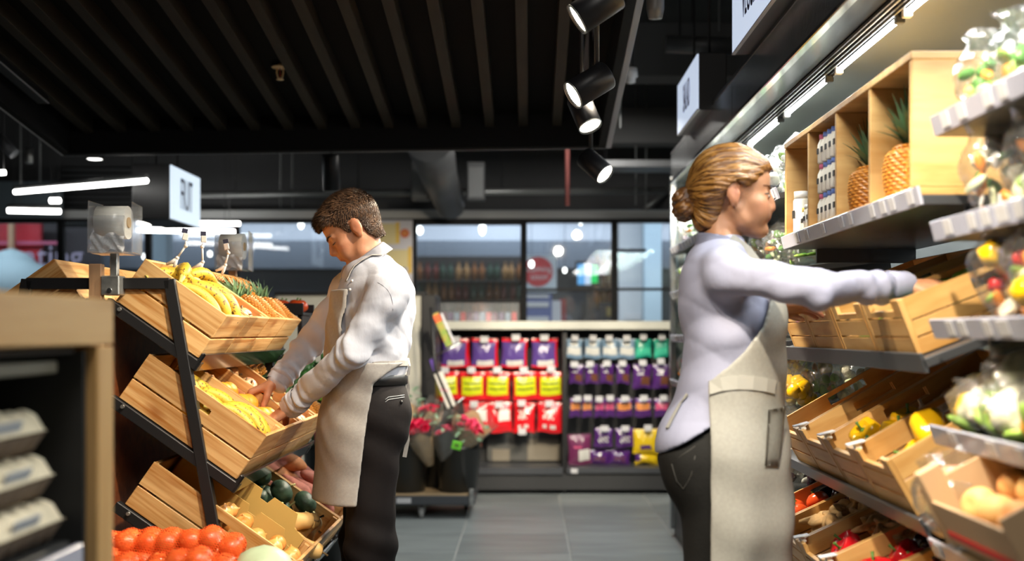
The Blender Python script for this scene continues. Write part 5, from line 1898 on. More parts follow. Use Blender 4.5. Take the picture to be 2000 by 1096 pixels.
# cauliflowers on the fourth near shelf
for k, (x, y, s) in enumerate([(.07, 2.36, .8), (.06, 2.22, .85), (.12, 2.29, .9), (.07, 2.06, .95), (.2, 2.38, .9), (.2, 2.15, 1), (.09, 1.9, 1), (.22, 2.0, 1)]):
    o = empty('cauliflower', label='white cauliflower in thin film on the fourth near shelf, %s in the heap' % nth(k), cat='cauliflower', group='cauliflowers on the fourth near shelf')
    rr = random.Random(50 + k)
    bm = bmesh.new()
    for q in range(16):
        a = q * 2.399
        t = math.sqrt((q + .5) / 16)
        bmesh.ops.create_icosphere(bm, subdivisions=2, radius=.03, matrix=TR(.052 * t * math.cos(a), .052 * t * math.sin(a), .05 * (1 - t * t) + .035))
    tmp = obj('curd', bm, None)
    md = tmp.modifiers.new('r', 'REMESH')
    md.mode = 'VOXEL'
    md.voxel_size = .007
    me2 = bpy.data.meshes.new_from_object(tmp.evaluated_get(bpy.context.evaluated_depsgraph_get()))
    bpy.data.objects.remove(tmp)
    me2.materials.clear()
    obj('curd', me2, CAUL, o, smooth=True)
    for q in range(4):
        lf = lumpy('leaf', LETT, (.045, .03, .012), .12, 3, q + k * 5, 2)
        lf.parent = o
        a = q * PI / 2 + .4
        lf.location = (.06 * math.cos(a), .06 * math.sin(a), .02)
        lf.rotation_euler = (0, -.7, a)
    v, f = pillow(.165, .165, .14, seed=90 + k)
    obj('film', mesh_of('film', v, f, FILM2), None, o)
    place(o, TR(XF + x, y, zs_[3] + .012 + x * math.sin(.12) + .055 * (k == 2)) @ R3(rnd(.3), rnd(.3), rnd(3)) @ Matrix.Scale(s, 4))
for k in range(5):
    item('orange' if k % 2 else 'yellow_pepper', TR(XF + .06, 2.42 - .1 * k, zs_[3] + .045) @ R3(rnd(1), rnd(1), 0) @ Matrix.Scale(.85, 4), ['yellow pepper tucked under the cauliflowers, %s along', 'orange fruit tucked under the cauliflowers, %s along'][k % 2] % nth(k), None, 'pepper' if k % 2 == 0 else 'orange')
# card tray of peaches with red band on the lowest near shelf
tr2 = empty('fruit_carton', label='brown card fruit carton with red stripe on the lowest near shelf', cat='carton')
place(tr2, TR(XF - .05, 2.05, zs_[4] + .05) @ R3(0, -.5, 0))
KR = mat('kraft_card', (0.62, 0.42, 0.24), 0.65)
box('end_panel', (.17, .19, .06), (.36, .006, .12), KR, tr2, 0.001)
box('end_panel', (.17, -.19, .06), (.36, .006, .12), KR, tr2, 0.001)
box('front_panel', (0, 0, .045), (.006, .38, .09), KR, tr2, 0.001)
box('back_panel', (.35, 0, .06), (.006, .38, .12), KR, tr2, 0.001)
box('bottom_panel', (.17, 0, .003), (.34, .38, .006), KR, tr2, 0.001)
RB = mat('red_print', (0.75, 0.015, 0.02), 0.5)
box('corner_post', (.02, .185, .07), (.05, .02, .16), KR, tr2, .004)
for yy in (-.1945, .1945):
    box('red_stripe', (.17, yy, .022), (.30, .003, .014), RB, tr2, 0)
    box('red_block', (.06, yy, .036), (.05, .003, .03), RB, tr2, 0)
box('red_stripe', (-.0045, 0, .022), (.003, .34, .014), RB, tr2, 0)
M = TR(XF - .05, 2.05, zs_[4] + .05) @ R3(0, -.5, 0)
for i in range(16):
    item('peach', M @ TR(.06 + .078 * (i // 4), -.13 + .085 * (i % 4), .055) @ R3(rnd(1), rnd(1), 0), 'orange blushed peach in the red striped fruit carton', 'peaches in the striped carton')
pk = empty('fruit_bag', label='pink fruit in a clear bag leaning on the striped carton', cat='bag')
v, f = pillow(.16, .14, .17, seed=301)
obj('film', mesh_of('film', v, f, FILM), None, pk)
pmx = [(APPLE, .034, 1, 1, .95)]
for k, (x, y, z) in enumerate([(-.03, -.03, .04), (.03, .02, .045), (-.02, .03, .05), (.03, -.03, .05), (0, 0, .1), (-.03, -.02, .1)]):
    obj('fruit', chunk_mesh(APPLE, .034, 1, 1, .95, 1), None, pk, (x, y, z))
place(pk, TR(XF + .0, 2.31, zs_[4] + .06) @ R3(0, -.3, .3))

# goods in the far bays: clamshells, herb bags, bagged peppers and lettuces
rr = random.Random(5)
kinds = [('bag of onions in clear film', [(GARL, .026, 1, 1, 1), (EGG, .02, 1, 1, .6), (WHITEP, .02, 1.4, 1, .4)]), ('bag of green herbs', MIXG), ('bag of yellow and red peppers', MIXY), ('bag of pale lettuce', [(LETT, .03, 1.2, 1, .8), (PALE, .028, 1, 1, .8)]),
         ('bag of red cabbage shreds', [(mat('red_cabbage', (0.35, 0.04, 0.14), 0.4), .02, 1.6, .7, .5), (GARL, .018, 1.6, .6, .5)])]
order = {1.70: 0, 1.44: 1, 1.19: 3, .93: 2, .66: 4}
bank = {}
for zi, (z, ki) in enumerate(order.items()):
    for k in range(11):
        y = 4.10 + .265 * k
        for row in range(2):
            if z in (.93, 1.44) and k == 0:
                continue
            kk = ki if (k + row) % 3 else (ki + 1) % 5
            nm, mix = kinds[kk]
            if (kk, k % 2) not in bank:
                bank[(kk, k % 2)] = veg_bag(.2, .16, .19, mix, 18, 400 + kk * 7 + k % 2, FILM2)
                o = bank[(kk, k % 2)]
            else:
                o = copy_tree(bank[(kk, k % 2)])
            place(o, TR(XF + .09 + .16 * row, y, z + .012 + (.09 + .16 * row) * .12) @ R3(rnd(.1), rnd(.1), PI / 2 + rnd(.3)))
            tag(o, '%s, %s far shelf, %s row, %s along' % (nm, ['topmost', 'second', 'third', 'fourth', 'lowest'][zi], ['front', 'back'][row], nth(k)), 'bag', 'bagged produce in the far case bays')
# three larger bags at the box end of the fourth far shelf
for (nm, mix, w, h, x, y, lab) in [('pepper', [(YELPEP, .036, 1, 1, 1.15)], .12, .17, .07, 4.06, 'bag of yellow pepper at the box end of the fourth far shelf'),
                                   ('lettuce', [(LETT, .03, 1.2, 1, .8), (LETT, .035, 1, 1.2, 1.2)], .15, .2, .17, 4.09, 'bag of bright green lettuce beside the yellow pepper bag'),
                                   ('cabbage', [(PALE, .034, 1, 1, 1.2), (CAUL, .036, 1, 1, 1.2)], .15, .21, .29, 4.07, 'film wrapped pale cabbage beside the green lettuce bag')]:
    o = veg_bag(w, w * .9, h, mix, 16, 700 + len(nm), FILM2)
    place(o, TR(XF + x, y, .945 + x * .12) @ R3(0, -.1, .3))
    tag(o, lab, 'bag')
# herb packs lying on the ledge behind the crates
for k in range(6):
    o = empty('herb_pack', label='clear pack of dark herbs behind the top crates, %s layer, %s from the rail' % (['lower', 'upper'][k // 3], nth(k % 3)), cat='pack', group='herb packs behind the top crates')
    box('tray', (0, 0, .012), (.12, .15, .02), film('clamshell', (.9, 1, .92), .14, .05, .05, 0), o, .004)
    box('lid', (0, 0, .045), (.12, .15, .03), film('clamshell', (.9, 1, .92), .14, .05, .05, 0), o, .006)
    rr = random.Random(70 + k)
    for q in range(7):
        obj('herb_sprig', chunk_mesh(BROC if q % 3 else LETT, .022, 1.5, .9, .5, q % 3), None, o, (rr.uniform(-.04, .04), rr.uniform(-.05, .05), .03), (0, 0, rr.uniform(0, 3)))
    box('sticker', (-.03, .03, .0605), (.04, .03, .001), TAGW, o, 0)
    place(o, TR(.99 + .135 * (k % 3) + rnd(.008), 4.10 + rnd(.01), 1.448 + .064 * (k // 3) + .135 * (k % 3) * .12 + .016) @ R3(0, -.12, rnd(.15)))
# ------------------------------------------------------------------ back wall fixture with hanging bags
YB = 9.05
s9 = YB / FPX


def bxx(px):
    return (px - CX) * s9


def bzz(py):
    return EYE - (py - CY) * s9


GON = mat('black_pegboard', (0.020, 0.021, 0.022), 0.5)
gon = empty('bag_display', (bxx(1080), YB, 0), label='black two-bay peg display under the pale counter top', cat='display')


def gp(name, x0, x1, y0, y1, yd, th, m, bev=.003):
    return box(name, ((bxx(x0) + bxx(x1)) / 2 - bxx(1080), yd, (bzz(y0) + bzz(y1)) / 2), (bxx(x1) - bxx(x0), th, abs(bzz(y0) - bzz(y1))), m, gon, bev)


gp('back_board', 848, 1310, 645, 955, .30, .02, GON)
gp('end_upright', 846, 855, 640, 957, .08, .44, BLKM)
gp('middle_upright', 1097, 1106, 645, 957, .08, .44, BLKM)
gp('end_upright', 1303, 1312, 640, 957, .08, .44, BLKM)
gp('base_shelf', 850, 1098, 908, 921, .04, .50, CHAR)
gp('base_shelf', 1105, 1304, 908, 919, .04, .50, CHAR)
gp('kick_panel', 850, 1304, 921, 951, -.18, .02, mat('kick_grey', (0.035, 0.036, 0.038), 0.45))
gp('sloped_card', 950, 1096, 848, 906, .20, .02, mat('grey_card', (0.10, 0.10, 0.095), 0.6))
gp('price_ticket', 1113, 1126, 909, 918, -.215, .004, TAGW, 0)
gp('torn_card', 1030, 1094, 862, 905, .185, .006, mat('torn_tan_card', (0.26, 0.23, 0.18), 0.8))
gp('torn_card', 960, 995, 882, 906, .18, .006, mat('torn_tan_card', (0.26, 0.23, 0.18), 0.8))
ct_ = box('stone_counter', ((bxx(852) + bxx(1312)) / 2, YB + .06, (bzz(628) + bzz(644)) / 2), (bxx(1312) - bxx(852), .58, bzz(628) - bzz(644)), mat('counter_stone', (0.46, 0.46, 0.40), 0.45, var=.08, vs=6), None, .004, label='pale stone counter top above the hanging bags', cat='counter')

RED = mat('foil_red', (0.72, 0.012, 0.02), 0.22, spec=0.7, bump=.35, bs=28)
PUR = mat('foil_purple', (0.10, 0.055, 0.26), 0.25, spec=0.7, bump=.4, bs=30)
VIO = mat('foil_violet', (0.085, 0.02, 0.17), 0.22, spec=0.8, bump=.4, bs=34)
LIM = mat('foil_lime', (0.62, 0.68, 0.012), 0.28, bump=.3, bs=26)
BLU = mat('foil_pale_blue', (0.20, 0.32, 0.46), 0.25, spec=.7, bump=.4, bs=34)
WHT = mat('foil_white', (0.72, 0.72, 0.68), 0.3, bump=.4, bs=40)
TEAL = mat('foil_teal', (0.02, 0.36, 0.25), 0.25, bump=.4, bs=34)
MINT = mat('foil_mint', (0.07, 0.55, 0.36), 0.25, bump=.4, bs=34)
ORF = mat('foil_orange', (0.72, 0.26, 0.07), 0.3, bump=.4, bs=34)
PNK = mat('foil_pink', (0.65, 0.10, 0.22), 0.3, bump=.4, bs=34)
BRN = mat('foil_brown', (0.16, 0.06, 0.03), 0.3, bump=.4, bs=34)
YLF = mat('foil_yellow', (0.72, 0.50, 0.012), 0.28, bump=.4, bs=34)
MAR = mat('foil_maroon', (0.17, 0.03, 0.10), 0.25, bump=.4, bs=30)


def bag_mesh(w, h, mats, paint, seed):
    """upright pillow pack with flat crimped ends; paint(u, v) picks the printed colour"""
    rr = random.Random(seed)
    ph = [rr.uniform(0, 6) for _ in range(4)]
    nu, nv = 14, 16
    verts, faces, mi = [], [], []
    for side in (1, -1):
        for j in range(nv + 1):
            for i in range(nu + 1):
                a, b2 = i / nu, j / nv
                bul = (max(0, math.sin(PI * a)) ** .5) * (max(0, math.sin(PI * min(1, max(0, (b2 - .06) / .88)))) ** .5)
                wr = .06 * math.sin(17 * a + ph[0] + 5 * b2) * math.sin(9 * b2 + ph[1])
                x = (a - .5) * w * (1 - .07 * math.sin(PI * b2))
                verts.append((x, -side * (.16 * w * bul * (1 + wr * 2) + .0015), (b2 - 1) * h + .006 * math.sin(6 * a + ph[2]) * (1 - b2)))
        o0 = 0 if side == 1 else (nu + 1) * (nv + 1)
        for j in range(nv):
            for i in range(nu):
                q = [o0 + j * (nu + 1) + i, o0 + j * (nu + 1) + i + 1, o0 + (j + 1) * (nu + 1) + i + 1, o0 + (j + 1) * (nu + 1) + i]
                faces.append(q if side == 1 else q[::-1])
                mi.append(paint((i + .5) / nu, (j + .5) / nv) if side == 1 else 0)
    me = bpy.data.meshes.new('snack_bag')
    me.from_pydata(verts, [], faces)
    for m in mats:
        me.materials.append(m)
    me.polygons.foreach_set('material_index', mi)
    me.polygons.foreach_set('use_smooth', [True] * len(faces))
    bm = bmesh.new()
    bm.from_mesh(me)
    bmesh.ops.remove_doubles(bm, verts=bm.verts, dist=.0012)
    bm.to_mesh(me)
    bm.free()
    return me


def p_purple(u, v):
    return 0 if v > .86 or v < .07 else (2 if v < .24 and .2 < u < .85 else (0 if u > .93 else 1))


def p_lime(u, v):
    return 0 if v > .84 or v < .2 or u < .04 or u > .95 else (2 if (.40 < v < .46 or .58 < v < .64 or .74 < v < .78) and .12 < u < .85 else 1)


def p_redscript(u, v):
    return 1 if (.45 < v < .75 and .18 < u < .66 and ((u * 9 + v * 3) % 1 > .35)) or (.1 < v < .22 and .2 < u < .8 and (u * 11) % 1 > .4) else 0


def p_redpanel(u, v):
    return 1 if .38 < v < .78 and .42 < u < .9 else 0


def p_blue(u, v):
    return 1 if .2 < v < .58 and .08 < u < .92 else (2 if v > .6 and .25 < u < .75 and v < .85 else 0)


def p_mint(u, v):
    return 1 if .12 < v < .52 else 0


def p_choc(u, v):
    return 1 if .15 < v < .5 and .45 < u < .9 else (2 if .55 < v < .6 and .2 < u < .6 else 0)


def p_orange(u, v):
    return 1 if .35 < v < .72 and .08 < u < .92 else (2 if .50 < v < .58 else 0)


def p_silver(u, v):
    return 1 if .25 < v < .55 and .2 < u < .8 and (u * 5 + v * 4) % 1 > .5 else 0


PEG = GALV
cnt = {}


def hang(px0, px1, py0, py1, key, mats, paint, label, group, dy=0.0, rz=None):
    w, h = (px1 - px0) * s9, (py1 - py0) * s9
    k = (key, round(w, 2), round(h, 2))
    if k not in cnt:
        cnt[k] = bag_mesh(w, h, mats, paint, len(cnt) + 3)
    c = Vector(((bxx(px0) + bxx(px1)) / 2, YB - .02 + dy, bzz(py0)))
    o = obj('snack_bag', cnt[k], None, None, tuple(c), (rnd(.05), rnd(.05), rnd(.12)), label=label, cat='bag', group=group)
    return o


def ticket(px, py, w=15, h=12):
    box('peg_ticket', (bxx(px) - bxx(1080), -.10, bzz(py)), (w * s9, .003, h * s9), TAGW, gon, 0)
    tube('peg_hook', [(bxx(px) - bxx(1080), .29, bzz(py) - .035), (bxx(px) - bxx(1080), -.10, bzz(py) - .03)], .003, PEG, gon, 6)


for k, x in enumerate((865, 922, 980, 1038)):
    for dep in (0, .07):
        hang(x, x + 51, 661, 718, 'pu', [RED, PUR, WHT], p_purple, 'purple and red bag in the top row, %s along, %s' % (nth(k), ['in front', 'hanging behind']['.07' == str(dep)[1:] or dep > 0]), 'purple bags in the top row', dep)
    ticket([892, 947, 1008, 1063][k], [663, 663, 659, 659][k], 16, 12)
for k, x in enumerate((846, 898, 948, 1000, 1050)):
    hang(x, x + 50, 726, 782, 'li', [RED, LIM, mat('dark_print', (0.12, 0.16, 0.01), .5)], p_lime, 'lime yellow and red bag in the second row, %s along' % nth(k), 'lime bags in the second row')
    ticket([871, 922, 972, 1023, 1076][k], [722, 722, 722, 722, 720][k])
for k, (x, w, key) in enumerate(((905, 50, 'panel'), (952, 48, 'panel'), (1004, 42, 'script'), (1049, 52, 'script'))):
    hang(x, x + w, 786, 844, 'rs' + key, [RED, WHT], p_redpanel if key == 'panel' else p_redscript, 'bright red bag with pale print in the third row, %s along' % nth(k), 'red bags in the third row')
    ticket([927, 975, 1019, 1072][k], [788, 789, 786, 787][k])
ticket(1020, 841)
for k, x in enumerate((1105, 1141, 1174, 1207)):
    hang(x, x + 33, 662, 700, 'bl', [BLU, WHT, WHT], p_blue, 'pale blue and white sachet in the top row, %s along' % nth(k), 'blue sachets')
    ticket([1122, 1157, 1188, 1222][k], 660, 13, 11)
for k, x in enumerate((1240, 1275)):
    hang(x, x + 32, 662, 698, 'mi', [TEAL, MINT], p_mint, 'teal green sachet at the end of the top row, %s of two' % nth(k), 'green sachets')
    ticket([1254, 1290][k], 658, 13, 11)
for k, x in enumerate((1112, 1141, 1172, 1203)):
    hang(x, x + 27, 712, 749, 'ch', [VIO, BRN, WHT], p_choc, 'small violet bag with brown print in the second row, %s along' % nth(k), 'small violet bags in the second row')
    ticket([1121, 1151, 1184, 1214][k], [711, 710, 709, 709][k], 14, 11)
for k, x in enumerate((1236, 1274)):
    hang(x, x + 37, 712, 758, 'ch2', [VIO, BRN, WHT], p_choc, 'larger violet bag with brown print in the second row, %s of two' % nth(k), 'larger violet bags in the second row')
    ticket([1253, 1288][k], [708, 705][k], 14, 11)
for k, (x, w, m) in enumerate(((1113, 22, ORF), (1137, 20, ORF), (1161, 20, PNK), (1181, 20, PNK), (1202, 33, ORF), (1239, 33, ORF), (1276, 34, PNK))):
    hang(x, x + w, 778, 814, 'or' + m.name, [VIO, m, WHT], p_orange, 'violet bag with %s patch in the third row, %s along' % ('orange' if m is ORF else 'pink', nth(k)), 'violet bags in the third row')
    ticket([1127, 1147, 1169, 1190, 1219, 1255, 1293][k], [777, 776, 778, 776, 777, 776, 776][k], 14, 11)
hang(1108, 1154, 848, 907, 'ma', [MAR, WHT, PNK], p_choc, 'dark maroon pouch standing at the corner of the lower shelf', None)
for k, x in enumerate((1161, 1201)):
    hang(x, x + 36, 836, 873, 'si', [VIO, WHT], p_silver, 'violet bag with silver print in the bottom row, %s of two' % nth(k), 'violet bags in the bottom row')
    ticket([1179, 1219][k], 835, 15, 11)
hang(1235, 1286, 838, 884, 'ye', [YLF, VIO, YLF], lambda u, v: 1 if .1 < v < .3 and .3 < u < .7 else 0, 'big yellow bag in the bottom row by the woman', None)
hang(1280, 1306, 836, 884, 'ye2', [YLF, VIO, YLF], lambda u, v: 1 if u < .5 and v > .3 else 0, 'yellow and violet bag half behind the woman', None)
ticket(1263, 834, 15, 12)
for k, x in enumerate((1150, 1190)):
    o = hang(x, x + 42, 880, 908, 'lv', [VIO, BRN, WHT], p_silver, 'violet bag slumped on the lower shelf, %s of two' % nth(k), 'violet bags on the lower shelf', .05)
o = hang(1240, 1287, 886, 907, 'ly', [YLF, VIO, YLF], lambda u, v: 1 if u < .2 and v > .3 else 0, 'yellow bag lying on the lower shelf', None, .02)

# counter clutter seen over the top: none but a clear display case
dc = empty('counter_case', (bxx(935), YB + .2, bzz(627)), label='clear low case of small packets on the counter beside the brochures', cat='case')
box('glass_front', (0, -.1, .07), (.62, .004, .14), CLEAR, dc, 0)
box('glass_top', (0, 0, .14), (.62, .2, .004), CLEAR, dc, 0)
rr = random.Random(3)
for k in range(12):
    box('packet', (-.28 + .05 * k, .0, .035), (.04, .03, .07), [MAR, VIO, BLU, RED][k % 4], dc, .002)

# brochure stand
bs2 = empty('brochure_stand', P(862, 700, 8.0), label='slim tilted metal stand holding brochures by the concrete partition', cat='stand')
q8 = lambda x, y, dy=0: P(x, y, 8.0 + dy) - Vector(bs2.location)
tube('spine', [q8(842, 600), q8(850, 720), q8(884, 800)], .012, BLKM, bs2, 8)
tube('tray_rod', [q8(842, 699), q8(904, 668)], .006, STEEL, bs2, 6)
tube('tray_rod', [q8(872, 800), q8(908, 776)], .006, STEEL, bs2, 6)
tube('foot', [q8(884, 800), q8(884, 960)], .012, BLKM, bs2, 8)
for (x0, y0, x1, y1, w, m, nm) in [(850, 612, 878, 676, 13, mat('brochure_mixed', (0.42, 0.30, 0.06), .4, col2=(0.16, 0.30, 0.05), vs=14), 'brochure'), (862, 612, 888, 672, 4, TAGW, 'brochure'),
                                   (856, 728, 882, 795, 18, mat('brochure_white', (0.62, 0.60, 0.55), .5), 'ticket_board'), (842, 702, 850, 724, 8, PUR, 'ticket_board')]:
    a, b2 = q8(x0, y0), q8(x1, y1)
    dd = b2 - a
    o = box(nm, (0, 0, 0), (w * 8 / FPX, .012, dd.length), m, bs2, .001)
    o.location = (a + b2) / 2
    o.rotation_euler = (0, math.atan2(dd.x, dd.z), 0)
    if y0 == 612 and w == 13:
        o2 = box('brochure_band', (0, 0, 0), (w * 8 / FPX, .014, dd.length * .22), mat('brochure_red', (0.70, 0.10, 0.02), .5), bs2, .001)
        o2.location = a + dd * .16
        o2.rotation_euler = o.rotation_euler
box('brochure_line', tuple(q8(868, 762) + Vector((0, -.008, 0))), (.05, .004, .006), PNK, bs2, 0, rot=(0, .2, 0))

# flower trolley
YT = 7.75
s7 = YT / FPX
tl = empty('flower_trolley', (P(845, 980, YT).x, YT + .1, 0), label='low grey platform trolley on casters carrying black flower buckets', cat='trolley')
zt_ = EYE - (966 - CY) * s7
xw = (928 - 700) * s7
box('platform', (P(814, 0, YT).x - tl.location.x, .1, zt_ - .03), (xw, .55, .06), CHAR, tl, .006)
box('deck', (P(814, 0, YT).x - tl.location.x, .1, zt_ + .003), (xw - .03, .52, .008), mat('deck_ply', (0.45, 0.32, 0.18), .6), tl, .002)
box('label_plate', (P(791, 0, YT).x - tl.location.x, -.177, zt_ - .03), (28 * s7, .004, 10 * s7), TAGW, tl, 0)
box('corner_bracket', (P(922, 0, YT).x - tl.location.x, -.16, zt_ - .01), (.03, .04, .11), GALV, tl, .003)
for px in (824, 720, 905):
    for yy in ((-.12,) if px != 905 else (.3,)):
        x = P(px, 0, YT).x - tl.location.x
        w = empty('caster', (x, yy, 0), parent=tl)
        bm = bmesh.new()
        add_tube(bm, [(-.014, 0, .04), (.014, 0, .04)], .04, 18)
        obj('wheel', bm, mat('caster_grey', (0.28, 0.28, 0.28), .5), w)
        box('fork', (-.02, .01, .075), (.004, .04, .07), GALV, w, .001)
        box('fork', (.02, .01, .075), (.004, .04, .07), GALV, w, .001)
        box('mount_plate', (0, .0, .112), (.07, .07, .012), GALV, w, .001)
BUCK = mat('black_bucket_plastic', (0.014, 0.015, 0.014), .32)


def bucket(px, r, h, yy, label):
    o = empty('flower_bucket', (P(px, 0, YT).x, YT + yy, zt_ + .008), label=label, cat='bucket', group='flower buckets on the trolley')
    obj('body', lathe_mesh('body', [(r * .78, 0), (r * .80, .004), (r * .98, h * .82), (r * 1.03, h * .83), (r * 1.03, h * .88), (r, h * .885), (r * 1.02, h), (r * .97, h), (r * .95, h * .85), (r * .75, .02), (.001, .02)], BUCK, 28), None, o)
    obj('rim', lathe_mesh('rim', [(r * 1.02, h - .012), (r * 1.05, h - .006), (r * 1.02, h + .002)], BUCK, 28, cap=False), None, o)
    return o


bucket(893, .155, .345, .12, 'black flower bucket nearest the end of the trolley')
bucket(790, .155, .345, .12, 'black flower bucket beside the man\'s leg')
bucket(842, .13, .33, .36, 'black flower bucket at the back of the trolley')
ROSE = mat('rose_red', (0.66, 0.012, 0.075), .5)
ROSEP = mat('rose_pink', (0.72, 0.07, 0.17), .5)
KRAFT = mat('kraft_wrap', (0.44, 0.29, 0.16), .7, var=.15, vs=12)
BLKW = mat('black_wrap', (0.04, 0.04, 0.042), .4, bump=.4, bs=30)
EUC = mat('eucalyptus', (0.22, 0.36, 0.24), .6, var=.25, vs=20)


def rose(m, r, seed):
    bm = bmesh.new()
    rr = random.Random(seed)
    for lay in range(4):
        n_ = 4 + lay
        R_ = r * (.25 + .25 * lay)
        for k in range(n_):
            a0 = 2 * PI * k / n_ + lay * .7
            vs = []
            for j in range(3):
                for i in range(4):
                    a = a0 + (i / 3 - .5) * 2 * PI / n_ * 1.35
                    rad = R_ * (.55 + .5 * j / 2) * (1 + rr.uniform(-.06, .06))
                    vs.append(bm.verts.new((rad * math.cos(a), rad * math.sin(a), r * (.1 + (.62 - .12 * lay) * j / 2 * 1.4) + rr.uniform(-.002, .002))))
            for j in range(2):
                for i in range(3):
                    bm.faces.new((vs[j * 4 + i], vs[j * 4 + i + 1], vs[j * 4 + i + 5], vs[j * 4 + i + 4])).smooth = True
    me = bpy.data.meshes.new('blossom')
    bm.to_mesh(me)
    bm.free()
    me.materials.append(m)
    return me


RM = [rose(ROSE, .032, 1), rose(ROSE, .03, 2), rose(ROSEP, .031, 3)]


def bouquet(px, py, dy, R_, h, wrap, flowers, lean, label, clear=False, green=False):
    base = P(px, py, YT + dy)
    o = empty('bouquet', base, (lean[1], lean[0], 0), label=label, cat='bouquet', group='bouquets in the black buckets')
    rr = random.Random(int(px + py))
    n_ = 30

    def cone(k, hh, j):
        bm = bmesh.new()
        rings = []
        for t in range(6):
            q = t / 5
            ring = []
            for i in range(n_):
                a = 2 * PI * i / n_
                rad = (.03 + (R_ * k - .03) * q ** .8) * (1 + .06 * math.sin(7 * a + j) * q)
                ring.append(bm.verts.new((rad * math.cos(a), rad * math.sin(a), -h * .9 + hh * q + .03 * q * math.sin(4 * a + j) * q)))
            rings.append(ring)
        for A, B in zip(rings, rings[1:]):
            for i in range(n_):
                bm.faces.new((A[i], A[(i + 1) % n_], B[(i + 1) % n_], B[i])).smooth = True
        return bm
    obj('paper_wrap', cone(1, h * .92, 1.3), wrap, o)
    if clear:
        obj('clear_wrap', cone(1.2, h * 1.15, 2.1), FILM2, o)
    for k, (fx, fy, fz, mi_) in enumerate(flowers):
        b2 = obj('blossom', RM[mi_], None, o, (fx, fy, fz), (rr.uniform(-.5, .5), rr.uniform(-.5, .5), rr.uniform(0, 3)))
    for k in range(8 if not green else 26):
        a, q = rr.uniform(0, 6.28), rr.uniform(.2, .95)
        lf = obj('leaf', leaf_me, None, o, (R_ * q * math.cos(a), R_ * q * math.sin(a), rr.uniform(-.05, .04) + (.12 * rr.random() if green else 0)), (rr.uniform(-1, 1), rr.uniform(-1, 1), a))
    return o


bm = bmesh.new()
vs = []
for i in range(6):
    t = i / 5
    w = .013 * math.sin(PI * min(1, t * .94 + .04)) ** .8
    vs.append((bm.verts.new((t * .06, -w, .008 * math.sin(t * 3))), bm.verts.new((t * .06, 0, .008 * math.sin(t * 3) - .003)), bm.verts.new((t * .06, w, .008 * math.sin(t * 3)))))
for A, B in zip(vs, vs[1:]):
    bm.faces.new((A[0], B[0], B[1], A[1])).smooth = True
    bm.faces.new((A[1], B[1], B[2], A[2])).smooth = True
leaf_me = bpy.data.meshes.new('leaf')
bm.to_mesh(leaf_me)
bm.free()
leaf_me.materials.append(EUC)


def cluster(n_, R_, mi_, z=.0, seed=0):
    return [(R_ * math.sqrt((k + .4) / n_) * math.cos(k * 2.4 + seed), R_ * math.sqrt((k + .4) / n_) * math.sin(k * 2.4 + seed), z + .025 * (1 - k / n_), mi_ if isinstance(mi_, int) else mi_[k % len(mi_)]) for k in range(n_)]


bouquet(818, 842, -.05, .10, .30, KRAFT, cluster(13, .085, 0, .01), (-.25, .5), 'red rose bouquet in brown paper nearest the man', True)
bouquet(840, 806, .22, .085, .26, KRAFT, cluster(9, .06, 0, .0, 1), (-.1, .2), 'red rose bouquet in kraft paper behind the first one', True)
bouquet(920, 830, .0, .13, .30, KRAFT, cluster(10, .09, (2, 0, 2), -.03, 2), (.5, .45), 'pink rose bouquet in kraft paper leaning over the bucket end', True)
bouquet(872, 838, -.02, .11, .28, BLKW, cluster(4, .05, 2, -.03, 3), (.05, .35), 'bouquet in black wrap with a green ticket in the middle', True)
bouquet(800, 800, .3, .10, .28, KRAFT, [], (-.3, .1), 'spray of grey green eucalyptus behind the man', False, True)
gt_ = box('green_ticket', tuple(P(892, 870, YT - .14)), (.062, .004, .056), mat('ticket_green', (0.16, 0.62, 0.04), .5), None, .001, rot=(.2, .25, .1), label='bright green square ticket on the black wrapped bouquet', cat='ticket')
gt_2 = box('ticket_print', (0, -.003, 0), (.03, .002, .022), GREEN, gt_, 0)
# rhubarb and greens in a bucket between the stand and the man
rb = empty('rhubarb_bucket', P(640, 960, 6.3), label='black bucket of pink rhubarb stalks behind the man\'s apron', cat='bucket')
obj('body', lathe_mesh('body', [(.085, -rb.location.z), (.13, .26), (.135, .26), (.12, .2)], BUCK, 20), None, rb)
RHU = mat('rhubarb_pink', (0.50, 0.10, 0.14), .45, var=.3, vs=8)
for k in range(7):
    x, y = -.07 + .024 * k, rnd(.05)
    tube('stalk', [(x, y, .1), (x * 1.2, y, .35), (x * 1.5 + .01, y, .46 + rnd(.04))], [.014, .012, .008], RHU if k % 3 else CUKE, rb, 8)
